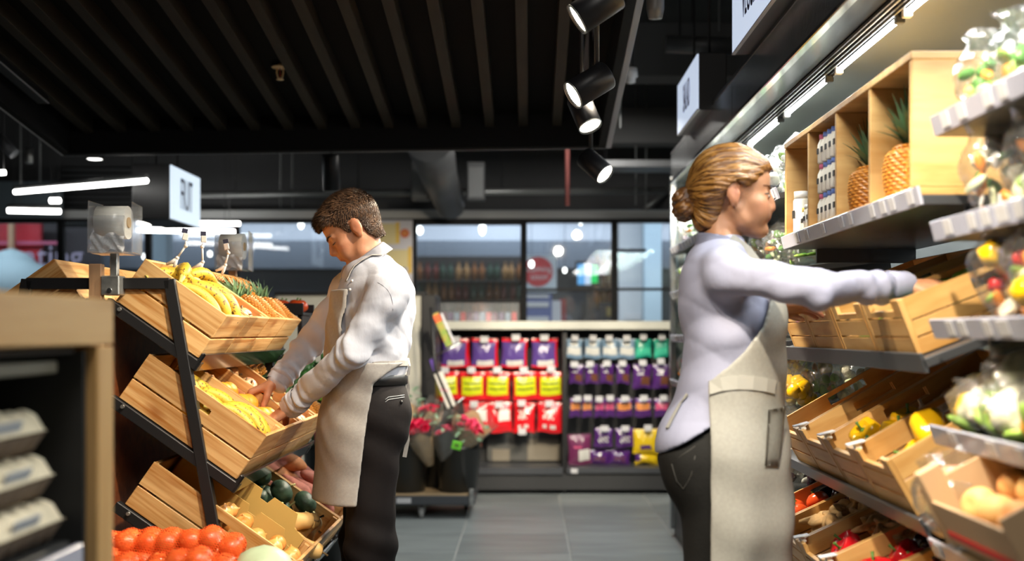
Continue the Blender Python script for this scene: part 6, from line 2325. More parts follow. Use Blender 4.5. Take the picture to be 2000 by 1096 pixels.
# ------------------------------------------------------------------ people: bodies and clothes grown from distance fields
class Field:
    def __init__(self, lo, hi, h):
        self.lo = np.array(lo, float)
        self.h = h
        self.n = np.ceil((np.array(hi, float) - self.lo) / h).astype(int) + 1
        self.F = np.full(self.n, 0.2, np.float32)

    def sub(self, lo, hi):
        a = np.clip(np.floor((np.array(lo) - self.lo) / self.h).astype(int), 0, self.n - 1)
        b = np.clip(np.ceil((np.array(hi) - self.lo) / self.h).astype(int) + 1, 1, self.n)
        if np.any(b <= a):
            return None, None
        g = np.meshgrid(*[(self.lo[i] + np.arange(a[i], b[i]) * self.h).astype(np.float32) for i in range(3)], indexing='ij')
        return tuple(slice(a[i], b[i]) for i in range(3)), g

    def put(self, s, d, k, op):
        A = self.F[s]
        if op == '+':
            if k > 0:
                hh = np.clip(.5 + .5 * (A - d) / k, 0, 1)
                A[...] = A * (1 - hh) + d * hh - k * hh * (1 - hh)
            else:
                np.minimum(A, d, out=A)
        else:
            if k > 0:
                hh = np.clip(.5 - .5 * (A + d) / k, 0, 1)
                A[...] = A * (1 - hh) - d * hh + k * hh * (1 - hh)
            else:
                np.maximum(A, -d, out=A)

    def cap(self, a, b, ra, rb, k=.02, flat=None, op='+'):
        a, b = np.array(a, float), np.array(b, float)
        r = max(ra, rb) + k + .03
        s, g = self.sub(np.minimum(a, b) - r, np.maximum(a, b) + r)
        if s is None:
            return
        p = [g[i] - a[i] for i in range(3)]
        ba = b - a
        t = np.clip((p[0] * ba[0] + p[1] * ba[1] + p[2] * ba[2]) / max(1e-9, ba @ ba), 0, 1)
        q = [p[i] - t * ba[i] for i in range(3)]
        if flat is not None:
            nv, f = np.array(flat[0], float), flat[1]
            nv = nv / np.linalg.norm(nv)
            dn = q[0] * nv[0] + q[1] * nv[1] + q[2] * nv[2]
            q = [q[i] + nv[i] * dn * (1 / f - 1) for i in range(3)]
            d = (np.sqrt(q[0] ** 2 + q[1] ** 2 + q[2] ** 2) - (ra + (rb - ra) * t)) * (.5 + .5 * f)
        else:
            d = np.sqrt(q[0] ** 2 + q[1] ** 2 + q[2] ** 2) - (ra + (rb - ra) * t)
        self.put(s, d, k, op)

    def chain(self, pts, rs, k=.02, flat=None):
        for i in range(len(pts) - 1):
            self.cap(pts[i], pts[i + 1], rs[i], rs[i + 1], k, flat)

    def ell(self, c, r, R=None, k=.02, op='+'):
        c, r = np.array(c, float), np.array(r, float)
        m = r.max() + k + .03
        s, g = self.sub(c - m, c + m)
        if s is None:
            return
        p = [g[i] - c[i] for i in range(3)]
        if R is not None:
            R = np.array(R)
            p = [R[0, i] * p[0] + R[1, i] * p[1] + R[2, i] * p[2] for i in range(3)]
        k0 = np.sqrt(sum((p[i] / r[i]) ** 2 for i in range(3)))
        k1 = np.sqrt(sum((p[i] / r[i] ** 2) ** 2 for i in range(3))) + 1e-9
        self.put(s, k0 * (k0 - 1) / k1, k, op)

    def grid(self):
        return np.meshgrid(*[(self.lo[i] + np.arange(self.n[i]) * self.h).astype(np.float32) for i in range(3)], indexing='ij')

    def cut(self, d):
        np.maximum(self.F, d, out=self.F)

    def mesh(self, name, m=None, relax=1):
        F = self.F
        n = self.n
        ins = F < 0
        c = [slice(0, -1), slice(1, None)]
        cnt_ = np.zeros(n - 1, np.uint8)
        for i in (0, 1):
            for j in (0, 1):
                for k in (0, 1):
                    cnt_ += ins[c[i], c[j], c[k]]
        act = (cnt_ > 0) & (cnt_ < 8)
        idx = np.argwhere(act)
        vid = np.full(n - 1, -1, np.int32)
        vid[act] = np.arange(len(idx))
        acc = np.zeros((len(idx), 3))
        w = np.zeros(len(idx))
        I, J, K = idx.T
        for ax in range(3):
            for u in (0, 1):
                for v in (0, 1):
                    o = [0, 0, 0]
                    oth = [x for x in range(3) if x != ax]
                    o[oth[0]], o[oth[1]] = u, v
                    f0 = F[I + o[0], J + o[1], K + o[2]]
                    o1 = list(o)
                    o1[ax] = 1
                    f1 = F[I + o1[0], J + o1[1], K + o1[2]]
                    cr = (f0 < 0) != (f1 < 0)
                    t = np.where(cr, f0 / np.where(cr, f0 - f1, 1), 0)
                    p = np.tile(np.array(o, float), (len(idx), 1))
                    p[:, ax] = t
                    acc += p * cr[:, None]
                    w += cr
        V = self.lo + (idx + acc / w[:, None]) * self.h
        faces = []
        for ax in range(3):
            a1, a2 = (ax + 1) % 3, (ax + 2) % 3
            s0, s1 = [slice(None)] * 3, [slice(None)] * 3
            s0[ax], s1[ax] = slice(0, -1), slice(1, None)
            ch = ins[tuple(s0)] != ins[tuple(s1)]
            e = np.argwhere(ch)
            ok = (e[:, a1] > 0) & (e[:, a2] > 0) & (e[:, a1] < n[a1] - 1) & (e[:, a2] < n[a2] - 1)
            e = e[ok]
            up = ins[tuple(s0)][tuple(e.T)]
            q = []
            for (d1, d2) in ((-1, -1), (0, -1), (0, 0), (-1, 0)):
                ee = e.copy()
                ee[:, a1] += d1
                ee[:, a2] += d2
                q.append(vid[tuple(ee.T)])
            q = np.stack(q, 1)
            q[~up] = q[~up][:, ::-1]
            faces.append(q)
        Q = np.concatenate(faces)
        Q = Q[(Q >= 0).all(1)]
        for _ in range(relax):
            s_ = np.zeros_like(V)
            c_ = np.zeros(len(V))
            for i in range(4):
                for j in (1, 3):
                    np.add.at(s_, Q[:, i], V[Q[:, (i + j) % 4]])
                    np.add.at(c_, Q[:, i], 1)
            V = V * .5 + .5 * s_ / np.maximum(c_, 1)[:, None]
        me = bpy.data.meshes.new(name)
        me.vertices.add(len(V))
        me.vertices.foreach_set('co', V.astype(np.float32).ravel())
        me.loops.add(len(Q) * 4)
        me.loops.foreach_set('vertex_index', Q.astype(np.int32).ravel())
        me.polygons.add(len(Q))
        me.polygons.foreach_set('loop_start', np.arange(0, len(Q) * 4, 4, dtype=np.int32))
        me.polygons.foreach_set('use_smooth', [True] * len(Q))
        me.update(calc_edges=True)
        me.validate()
        if m is not None:
            me.materials.append(m)
        return me


def A3(v):
    return np.array((v[0], v[1], v[2]), float)


def unit(v):
    v = np.array(v, float)
    return v / np.linalg.norm(v)


class HeadFrame:
    """x forward, y to the person's left, z up; origin between the ear canals"""

    def __init__(self, o, fwd, pitch, s=1.0, roll=0.0):
        f = unit((fwd[0], fwd[1], 0))
        l = np.array((-f[1], f[0], 0))
        x = f * math.cos(pitch) - np.array((0, 0, 1)) * math.sin(pitch)
        z = np.cross(x, l)
        if roll:
            l2 = l * math.cos(roll) + z * math.sin(roll)
            z = z * math.cos(roll) - l * math.sin(roll)
            l = l2
        self.R = np.stack([x, l, z], 1)
        self.o = A3(o)
        self.s = s

    def p(self, x, y, z):
        return self.o + self.R @ (np.array((x, y, z)) * self.s)

    def loc(self, V):
        return ((V - self.o) @ self.R) / self.s

    def M(self):
        m = Matrix([[*self.R[i], self.o[i]] for i in range(3)] + [[0, 0, 0, 1]])
        return m


def head_field(F, H, fem=False):
    s = H.s
    R = H.R

    def zf(z):
        return -.03 + (z + .03) * (.84 if fem else .97) if z < -.03 else z

    def E(x, y, z, a, b, c, k=.015, op='+', R_=None):
        z = zf(z)
        F.ell(H.p(x, y, z), np.array((a, b, c)) * s, R if R_ is None else R_, k * s, op)

    def C(p, q, ra, rb, k=.012, op='+', flat=None):
        p, q = (p[0], p[1], zf(p[2])), (q[0], q[1], zf(q[2]))
        F.cap(H.p(*p), H.p(*q), ra * s, rb * s, k * s, flat, op)
    E(-.004, 0, .046, .099, .076, .086, .01)
    E(-.035, 0, .035, .066, .072, .075, .02)
    E(.050, 0, .040, .044, .058, .058, .02)
    E(.040, 0, -.022, .052, .058, .075, .025)
    jw = .050 if not fem else .045
    for sy in (-1, 1):
        C((.006, sy * jw, -.040), (.028, sy * (jw - .006), -.074), .020, .016, .02)
        C((.028, sy * (jw - .006), -.074), (.074, sy * .016, -.098), .016, .014, .02)
        E(.064, sy * .043, -.018, .022, .020, .016, .02)
        E(.070, sy * .034, -.050, .024, .020, .028, .02)
        if not fem:
            C((.083, sy * .046, .022), (.094, sy * .014, .024), .0075, .0085, .012)
        else:
            E(.066, sy * .030, -.036, .024, .022, .026, .025)
        E(.101, sy * .032, .005, .012, .017, .011, .012, '-')
        E(.0815, sy * .031, .004, .0135, .0145, .0125, .004)
        E(.0935, sy * .031, -.002, .004, .013, .0035, .004)
        E(.100, sy * .0115, -.030, .010, .0075, .008, .006)
    E(.080, 0, -.098, .020, .022, .017, .015)
    E(.066, 0, -.104, .03, .03, .012, .02)
    C((.084, 0, .016), (.092, 0, -.024), .0125, .0150, .008)
    C((.090, 0, .020), (.104, 0, -.006), .0085, .0085, .010)
    C((.104, 0, -.006), (.1145 if not fem else .111, 0, -.024), .0085 if not fem else .0075, .0100 if not fem else .0085, .008)
    E(.104, 0, -.032, .012, .009, .007, .006)
    E(.086, 0, -.050, .018, .026, .024, .012)
    E(.1015, 0, -.0505, .0075, .019, .0052, .004)
    E(.0995, 0, -.0605, .0078, .017, .0056, .004)
    E(.109, 0, -.0555, .009, .022, .0011, .002, '-')
    for sy in (-1, 1):
        # ear: tilted dish with a raised rim
        ce = (-.006, sy * .078, .002)
        tilt = Matrix.Rotation(-.18, 3, 'Y') @ Matrix.Rotation(sy * -.30, 3, 'Z')
        Re = R @ np.array(tilt)
        E(*ce, .020, .011, .032, .006, '+', Re)
        E(-.003, sy * .094, .005, .0125, .012, .020, .003, '-', Re)
        E(-.006, sy * .084, .004, .005, .004, .013, .004, '+', Re)
        E(-.002, sy * .075, -.026, .011, .0075, .011, .006)
        E(.006, sy * .080, -.002, .005, .006, .007, .004)
    # neck muscles
    return F


def hand_field(F, w, d, n, side, curls, spread=.10, s=1.0, thumb=(.9, .5, .35), k=.009):
    """w wrist, d towards the knuckles, n back-of-hand normal; side +1 puts the thumb at cross(d, n)"""
    d = unit(d)
    n = unit(np.array(n) - d * (np.array(n) @ d))
    a = np.cross(d, n) * side
    L = [.074, .082, .077, .060]
    off = [.031, .0105, -.0105, -.030]
    base = [.088, .092, .087, .078]
    rr = [.0092, .0096, .0090, .0080]
    ends = []
    for i in range(4):
        b = w + d * base[i] * s + a * off[i] * s
        F.cap(w + a * off[i] * .62 * s + d * .006 * s, b, .0145 * s, .0125 * s, .014 * s)
        c = curls[i] if isinstance(curls[0], (tuple, list)) else curls
        ang = 0
        p = b
        sp = spread * (1.5 - i)
        for fr, cc, r0, r1 in ((.46, c[0], 1.06, .98), (.30, c[1], .98, .9), (.24, c[2], .9, .75)):
            ang += cc
            dd = unit(d * math.cos(ang) - n * math.sin(ang) + a * sp * .6)
            q = p + dd * L[i] * fr * s
            F.cap(p, q, rr[i] * r0 * s, rr[i] * r1 * s, .004 * s)
            p = q
        ends.append(p)
    F.cap(w + d * .035 * s - n * .004 * s, w + d * .07 * s, .019 * s, .016 * s, .015 * s, (n, .7))
    t0 = w + d * .022 * s + a * .022 * s - n * .004 * s
    td = unit(d * thumb[0] + a * thumb[1] - n * thumb[2])
    t1 = t0 + td * .040 * s
    td2 = unit(td + d * .35 - n * .25 - a * .25)
    t2 = t1 + td2 * .032 * s
    td3 = unit(td2 + d * .2 - n * .2 - a * .25)
    t3 = t2 + td3 * .024 * s
    F.cap(t0, t1, .0165 * s, .0125 * s, .012 * s)
    F.cap(t1, t2, .0115 * s, .0105 * s, .005 * s)
    F.cap(t2, t3, .0105 * s, .0085 * s, .004 * s)
    return ends


def skin_mat(name, base, red, dark):
    m = mat(name, base, .48, attr='Skin', var=.07, vs=40, bump=.04, bs=300, sss=.18, spec=.4)
    return m


def paint_skin(me, H, base, lip, flush, stubble, hand_pts=(), scalp=None):
    n = len(me.vertices)
    V = np.zeros(n * 3, np.float32)
    me.vertices.foreach_get('co', V)
    V = V.reshape(-1, 3)
    L = H.loc(V.astype(float))
    C = np.tile(np.array(base, float), (n, 1))

    def blend(w, col):
        nonlocal C
        w = np.clip(w, 0, 1)[:, None]
        C = C * (1 - w) + np.array(col) * w

    def blob(c, r, soft=.5):
        d = np.sqrt((((L - np.array(c)) / np.array(r)) ** 2).sum(1))
        return np.clip((1 - d) / soft, 0, 1)
    near = (np.abs(L).max(1) < .2)
    for sy in (-1, 1):
        blend(blob((.075, sy * .045, -.03), (.035, .03, .03), .9) * .55 * near, flush)
        blend(blob((-.004, sy * .08, .0), (.03, .02, .04), .6) * .55 * near, flush)
        blend(blob((-.001, sy * .082, .004), (.011, .012, .017), .8) * .75 * near, np.array(flush) * .55)  # ear hollow: shade painted into the skin colour
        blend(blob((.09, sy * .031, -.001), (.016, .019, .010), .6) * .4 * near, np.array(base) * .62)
    blend(blob((.112, 0, -.026), (.02, .02, .02), .9) * .55 * near, flush)
    if stubble is not None:
        blend(blob((.06, 0, -.085), (.06, .07, .045), .7) * .35 * near, stubble)
    blend(blob((.1015, 0, -.0505), (.012, .021, .006), .5) * near, lip)
    blend(blob((.0995, 0, -.0608), (.012, .019, .0065), .5) * near, lip)
    for hp in hand_pts:
        d = np.linalg.norm(V - np.array(hp), axis=1)
        blend(np.clip((.06 - d) / .04, 0, 1) * .4, flush)
    ca = me.color_attributes.new('Skin', 'FLOAT_COLOR', 'POINT')
    buf = np.ones((n, 4), np.float32)
    buf[:, :3] = C
    ca.data.foreach_set('color', buf.ravel())


def wrinkle(F, fn, box_=None):
    if box_ is None:
        g = F.grid()
        F.F += fn(*g).astype(np.float32)
    else:
        s, g = F.sub(*box_)
        F.F[s] += fn(*g).astype(np.float32)


def strip(name, pts, w, th, m, parent, up=(0, 0, 1)):
    """flat ribbon along pts, thickness th"""
    bm = bmesh.new()
    N = len(pts)
    prev = None
    for i, p in enumerate(pts):
        p = Vector(p)
        t = (Vector(pts[min(i + 1, N - 1)]) - Vector(pts[max(i - 1, 0)])).normalized()
        u = Vector(up[i] if isinstance(up, list) else up)
        u = (u - t * u.dot(t)).normalized()
        nn = t.cross(u)
        ww = w[i] if isinstance(w, (list, tuple)) else w
        ring = [bm.verts.new(p + u * (ww / 2) * a + nn * (th / 2) * b) for a, b in ((-1, -1), (1, -1), (1, 1), (-1, 1))]
        if prev:
            for k in range(4):
                bm.faces.new((prev[k], prev[(k + 1) % 4], ring[(k + 1) % 4], ring[k]))
        else:
            bm.faces.new(ring[::-1])
        prev = ring
    bm.faces.new(prev)
    bmesh.ops.recalc_face_normals(bm, faces=bm.faces)
    return obj(name, bm, m, parent)


def bvh(o):
    me = o.data
    return BVHTree.FromPolygons([v.co for v in me.vertices], [p.vertices for p in me.polygons])


CAM = Vector((0, 0, EYE))


def on(tree, px, py, off=.002):
    """point of a surface met from the camera at a photograph pixel"""
    dd = (P(px, py, 1.0) - CAM).normalized()
    h, nn, i, ds = tree.ray_cast(CAM, dd)
    if h is None:
        return None, None
    return h + nn * off, nn


def face_pt(tree, H, y, z, off):
    o = Vector(H.p(.25, y * 1.05, z))
    dd = -Vector(H.R[:, 0])
    h, nn, i, ds = tree.ray_cast(o, dd)
    return (h + nn * off) if h is not None else Vector(H.p(.095, y, z))


def eye_parts(tree, H, par, iris, closed):
    s = H.s
    EW = mat('eye_white', (0.42, 0.38, 0.35), .4)
    out = []
    for sy in (-1, 1):
        if not closed:
            for nm, mm, off, rad in (('eye', EW, -.0022, (.0030, .0105, .0036)), ('iris', iris, .0002, (.0022, .0052, .0044))):
                c = face_pt(tree, H, sy * .031, .0012, off)
                bm = bmesh.new()
                bmesh.ops.create_uvsphere(bm, u_segments=16, v_segments=10, radius=1)
                bmesh.ops.scale(bm, vec=[q * s for q in rad], verts=bm.verts)
                bmesh.ops.transform(bm, matrix=Matrix(H.R.tolist()).to_4x4(), verts=bm.verts)
                out.append(obj(nm, bm, mm, None, tuple(c), smooth=True))
        zz = [(.0 if closed else .0052) + .0035 * math.sin(PI * t) * (-.6 if closed else 1) for t in np.linspace(0, 1, 8)]
        pts = [face_pt(tree, H, sy * (.017 + .028 * t), zz[i], .0008) for i, t in enumerate(np.linspace(0, 1, 8))]
        out.append(tube('lash_line', pts, [.0008, .0014, .0018, .0020, .0020, .0019, .0016, .0007], mat('lash_dark', (0.035, 0.02, 0.014), .6), None, 6))
    for o in out:
        o.parent = par
        o.location = Vector(o.location) - Vector(par.location)


def brow_parts(tree, H, par, m, th=.0036, lift=0.0):
    for sy in (-1, 1):
        pts = [face_pt(tree, H, sy * (.012 + .038 * t), .0225 + lift + .007 * math.sin(PI * min(1, t * 1.1) * .75), .0006) for t in np.linspace(0, 1, 9)]
        bm = bmesh.new()
        add_tube(bm, pts, [th * .7, th, th, th, th, th * .85, th * .7, th * .5, th * .25], 8)
        o = obj('eyebrow', bm, m, None, smooth=True)
        o.parent = par
        o.location = Vector(o.location) - Vector(par.location)


# ================================================================== the man
YM = 4.03


def m_(px, py, dy=0.0):
    return A3(P(px, py, YM + dy))


SKM = (0.45, 0.205, 0.112)
man = empty('person', (float(m_(722, 1347)[0]), YM, 0), label='man in white shirt, linen apron and dark trousers bending over the fruit crates', cat='person')


def child(name, me_or_bm, m=None, smooth=True, parent=None):
    o = obj(name, me_or_bm, m, None, smooth=smooth)
    o.parent = parent or man
    o.location = -Vector((parent or man).location) if parent is None else (0, 0, 0)
    return o


fw = unit((-.93, -.30, 0))          # chest facing
sd = unit((-.30, .93, 0)) * -1      # towards his left (camera side)
sd = np.array((.30, -.93, 0)) / np.linalg.norm((.30, .93))
HM = HeadFrame(m_(694, 449, .0), (-1, -.14), .61, .97)
neck0, neck1 = HM.p(-.020, 0, -.035), m_(720, 514, .015)
shL, shR = m_(757, 583, -.165), m_(684, 572, .185)
elL, elR = m_(684, 690, -.225), m_(598, 678, .22)
wrL, wrR = m_(567, 796, -.05), m_(540, 748, .11)
pel, wai, mid_, che = m_(722, 800, 0), m_(721, 738, 0), m_(722, 672, 0), m_(728, 596, .01)
hipL, hipR = m_(728, 812, -.085), m_(724, 812, .085)
knL, knR = m_(722, 1062, -.085), m_(714, 1062, .08)
anL, anR = m_(736, 1300, -.085), m_(730, 1300, .08)
FB = Field((-1.02, 3.52, 0.0), (-.30, 4.45, 1.72), .005)
FB.cap(neck0, neck1, .047, .052, .012)
FB.cap(neck1, che, .058, .09, .04, (fw, .7))
FB.chain([che, mid_, wai, pel], [.135, .13, .125, .13], .05, (fw, .68))
FB.cap(shL, shR, .05, .05, .04)
for a, b, c in ((shL, elL, wrL), (shR, elR, wrR)):
    FB.chain([a, b, c], [.045, .038, .027], .015)
for a, b, c in ((hipL, knL, anL), (hipR, knR, anR)):
    FB.chain([a, b, c], [.075, .05, .036], .03)
    FB.cap(c, c + fw * .13 + np.array((0, 0, -.05)), .036, .03, .02)
head_field(FB, HM)
# hands: right one pinches down among the oranges, left one curls over the crate edge
hR = hand_field(FB, wrR, (-.72, -.08, -.30), (-.35, .1, .93), -1, [(.75, .55, .35), (.95, .8, .5), (1.05, .9, .6), (1.1, .95, .6)], .10, 1.0, (.62, .25, .85))
hL = hand_field(FB, wrL, (-.62, -.05, -.42), (-.55, -.30, .78), 1, [(.8, .8, .6), (.85, .9, .6), (.9, .95, .6), (.95, .95, .6)], .08, 1.0, (.5, .3, .85))
me = FB.mesh('body', None, 1)
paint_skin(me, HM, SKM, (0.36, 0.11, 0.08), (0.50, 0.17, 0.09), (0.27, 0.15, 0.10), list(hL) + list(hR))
me.materials.append(skin_mat('skin_tanned', SKM, 0, 0))
body = child('body', me)
TBM = BVHTree.FromPolygons([v.co for v in me.vertices], [p.vertices for p in me.polygons])
eye_parts(TBM, HM, man, None, True)
HAIRM = mat('dark_brown_hair', (0.030, 0.016, 0.009), .6, var=.4, vs=60, spec=.3)
HAIRL = mat('brown_hair_lock', (0.075, 0.038, 0.019), .45, var=.5, vs=40, spec=.4)
brow_parts(TBM, HM, man, HAIRM, .0036, -.002)


def short_hair(H, par, m, seed=2):
    """cap of short hair: scalp shell plus many thin locks"""
    lo, hi = H.o - .2, H.o + .2
    F = Field(lo, hi, .0045)
    F.ell(H.p(-.005, 0, .048), (.1015, .079, .0885), H.R, .01)
    F.ell(H.p(-.036, 0, .035), (.068, .0745, .079), H.R, .02)
    F.cap(H.p(-.036, 0, .0), H.p(-.030, 0, -.06), .0535, .0500, .02)
    F.ell(H.p(.055, 0, .078), (.045, .058, .032), H.R, .02)
    g = F.grid()
    Lc = H.loc(np.stack([x.ravel() for x in g], 1).astype(float))
    x, y, z = Lc.T
    lim = np.interp(x, [-.13, -.075, -.05, -.028, -.019, .010, .018, .032, .040, .060, .085, .11], [-.064, -.072, -.070, -.040, .034, .036, -.002, .002, .030, .060, .068, .070])
    lim = np.where(np.abs(y) < .035, np.maximum(lim, np.where(x > .04, .066, lim)), lim)
    d = (lim - z)
    F.cut(d.reshape(F.n).astype(np.float32) * .8)
    me = F.mesh('hair', m, 0)
    o = obj('hair', me, None)
    o.parent = par
    o.location = -Vector(par.location)
    # locks
    V = np.zeros(len(me.vertices) * 3, np.float32)
    me.vertices.foreach_get('co', V)
    V = V.reshape(-1, 3).astype(float)
    N = np.zeros(len(me.vertices) * 3, np.float32)
    me.vertices.foreach_get('normal', N)
    N = N.reshape(-1, 3).astype(float)
    r = np.random.default_rng(seed)
    pick = r.choice(len(V), 11000)
    verts, faces = [], []
    for i in pick:
        p, nn = V[i], N[i]
        l = H.loc(p[None])[0]
        if l[2] < -.075 or nn @ H.R[:, 2] < -.75:
            continue
        top = np.clip((l[2] - .03) / .08, 0, 1)
        fr = np.clip((l[0] - .03) / .06, 0, 1)
        ln = .007 + .013 * top + .016 * top * fr
        flow = H.R @ np.array((.75 * top + .15, l[1] * 2, -.75 * (1 - top) + .22 * fr * top))
        flow = flow - nn * (flow @ nn)
        dd = unit(nn * (.42 + .20 * top) + unit(flow) * 1.0 + r.normal(0, .15, 3))
        sdv = unit(np.cross(dd, nn + .01))
        w = .0013
        a = p - nn * .0008
        q = a + dd * ln * .6 + nn * .001
        e = a + dd * ln - nn * .001 * (1 - top)
        b0 = len(verts)
        verts += [a - sdv * w, a + sdv * w, q + sdv * w * .8, q - sdv * w * .8, e, a + nn * w * 1.2]
        faces += [(b0, b0 + 1, b0 + 2, b0 + 3), (b0 + 3, b0 + 2, b0 + 4), (b0, b0 + 5, b0 + 4), (b0 + 5, b0 + 1, b0 + 4)]
    lk = obj('hair_locks', mesh_of('hair_locks', verts, faces, HAIRL, False), None, o, kind='stuff')
    return o


short_hair(HM, man, HAIRM)

# shirt
COTM = mat('white_cotton', (0.46, 0.47, 0.53), .75, var=.02, vs=20, bump=.55, bs=15, stretch=(1, 1, .5))
FS = Field((-1.02, 3.52, .88), (-.28, 4.45, 1.60), .0055)
FS.cap(neck1 + np.array((.012, 0, -.022)), che, .054, .11, .04, (fw, .76))
FS.chain([che, mid_, wai], [.172, .165, .158], .06, (fw, .72))
FS.ell(m_(764, 600, .01), (.075, .12, .13), None, .06)
g = FS.grid()
FS.cut((wai[2] - .012) - g[2])
for shp, el, wr, r0 in ((shL, elL, wrL, .074), (shR, elR, wrR, .070)):
    FS.chain([shp, el], [r0 - .008, .048], .04)
    FS.chain([el, wr + (el - wr) * .07], [.048, .040], .02)
    FS.cap(neck1 + np.array((.006, 0, -.03)), shp + np.array((0, 0, .010)), .044, .060, .045)


def sm(u):
    return np.clip(u, 0, 1)


def folds_m(x, y, z):
    # long soft drapes from armpit to waist, tight rings round the elbows and cuffs
    def rg(v):
        return 1 - 2 * np.abs(np.sin(v)) ** .7
    f = .0024 * rg(27 * (x * .8 + z * .5 - y * .35) + 2.2 * np.sin(9 * z + 6 * y)) + .0016 * rg(45 * (z * .85 + x * .35 + y * .3) + 2.0 * np.sin(12 * x + 9 * y))
    f = f + .0025 * np.sin(46 * (x * .55 + z * .83 + y * .3) + 3.2 * np.sin(11 * z + 8 * y)) + .0022 * np.sin(80 * (z * .9 - x * .5) + 2.5 * np.sin(17 * x + 6 * y))
    for (el, wr, ph) in ((elL, wrL, 0), (elR, wrR, 2)):
        ax = unit(wr - el)
        t = (x - el[0]) * ax[0] + (y - el[1]) * ax[1] + (z - el[2]) * ax[2]
        dist = np.sqrt(np.maximum(0, (x - el[0]) ** 2 + (y - el[1]) ** 2 + (z - el[2]) ** 2))
        L_ = np.linalg.norm(wr - el)
        f = f + .005 * np.exp(-(t / .07) ** 2) * np.exp(-(dist / .13) ** 2) * np.sin(150 * t + 30 * (z + y) + ph)
        f = f + .0055 * np.exp(-((t - L_ * .80) / .045) ** 2) * (dist < L_ * 1.2) * np.sin(170 * t + 20 * y + ph)
    return f


wrinkle(FS, folds_m)
shirt = child('shirt', FS.mesh('shirt', COTM, 1))
TS = BVHTree.FromPolygons([v.co + shirt.location * 0 for v in shirt.data.vertices], [p.vertices for p in shirt.data.polygons])


def cuff(wr, el, r, m, par, ln=.062):
    ax = Vector(el - wr).normalized()
    bm = bmesh.new()
    w = Vector(wr)
    add_tube(bm, [w - ax * .006, w + ax * .004, w + ax * ln * .9, w + ax * ln], [r * .98, r * 1.04, r * 1.12, r * 1.05], 24, caps=False)
    add_tube(bm, [w - ax * .006, w + ax * .03], [r * .95, r * .92], 24, caps=False)
    bmesh.ops.remove_doubles(bm, verts=bm.verts, dist=.0015)
    o = obj('cuff', bm, m, None, smooth=True)
    o.parent = par
    return o


for wr, el in ((wrL, elL), (wrR, elR)):
    cuff(wr, el, .040, COTM, shirt)


def collar(c, axis, fwd_, r, h, m, par, open_=.35, drop=.02):
    ax = unit(axis)
    f = unit(np.array(fwd_) - ax * (np.array(fwd_) @ ax))
    l = np.cross(ax, f)
    bm = bmesh.new()
    rows_ = []
    N = 34
    for i in range(N):
        a = open_ + (2 * PI - 2 * open_) * i / (N - 1)
        fr = abs(i / (N - 1) - .5) * 2
        dr = f * math.cos(a) + l * math.sin(a)
        base = c - ax * drop * fr ** 2 * 1.2
        tip = .022 * max(0, (fr - .7) / .3)
        rows_.append([bm.verts.new(Vector(v)) for v in (
            base + dr * r * .98, base + dr * r * 1.0 + ax * h * .9, base + dr * (r + .004) + ax * h, base + dr * (r + .010) + ax * h * .85,
            base + dr * (r + .018 + .004 * fr) + ax * (h * .25 - tip * .3) , base + dr * (r + .024 + .004 * fr) - ax * (h * .22 + tip) + f * tip * .4)])
    for A, B in zip(rows_, rows_[1:]):
        for k in range(5):
            bm.faces.new((A[k], B[k], B[k + 1], A[k + 1])).smooth = True
    sol = bmesh.ops.solidify(bm, geom=bm.faces[:], thickness=.0022)
    bmesh.ops.recalc_face_normals(bm, faces=bm.faces)
    o = obj('collar', bm, m, None, smooth=True)
    o.parent = par
    return o


collar(m_(724, 507, .012), np.array((-.50, -.12, .85)), fw, .060, .033, COTM, shirt, .30, .014)

# trousers, belt
TRO = mat('black_brown_twill', (0.009, 0.0065, 0.0065), .75, spec=.2, var=.15, vs=10, bump=.08, bs=60)
FT = Field((-.78, 3.75, .03), (-.26, 4.32, 1.12), .0065)
FT.cap(wai + np.array((.004, 0, .0)), pel, .158, .165, .04, (fw, .74))
FT.ell(m_(752, 815, -.06), (.085, .085, .11), None, .05)
FT.ell(m_(752, 815, .07), (.085, .085, .11), None, .05)
for hp, kn, an in ((hipL, knL, anL), (hipR, knR, anR)):
    FT.chain([hp, kn, an + np.array((0, 0, -.03))], [.098, .078, .078], .05)


def folds_t(x, y, z):
    return .003 * np.sin(38 * (z * .8 + x * .6) + 3 * np.sin(9 * z + 6 * y)) * np.clip((1.0 - z) / .1, 0, 1) + .004 * np.exp(-((z - .50) / .12) ** 2) * np.sin(60 * (z + .5 * x))


wrinkle(FT, folds_t)
g = FT.grid()
FT.cut(g[2] - (wai[2] + .012))
FT.cut(.055 - g[2])
trou = child('trousers', FT.mesh('trousers', TRO, 1))
TT = BVHTree.FromPolygons([v.co for v in trou.data.vertices], [p.vertices for p in trou.data.polygons])
bm = bmesh.new()
pts = []
for i in range(40):
    a = 2 * PI * i / 40
    dr = fw * math.cos(a) * .1225 + sd * math.sin(a) * .166
    pts.append(Vector(wai + np.array((.004, 0, -.004)) + dr))
rr_ = []
for p in pts:
    o_ = (p - Vector(wai)).normalized()
    rr_.append([bm.verts.new(p + Vector((0, 0, -.017))), bm.verts.new(p + o_ * .003 + Vector((0, 0, -.015))), bm.verts.new(p + o_ * .003 + Vector((0, 0, .015))), bm.verts.new(p + Vector((0, 0, .017)))])
for i in range(40):
    A, B = rr_[i], rr_[(i + 1) % 40]
    for k in range(3):
        bm.faces.new((A[k], B[k], B[k + 1], A[k + 1])).smooth = True
bmesh.ops.recalc_face_normals(bm, faces=bm.faces)
child('belt', bm, mat('black_leather', (0.012, 0.011, 0.011), .4))
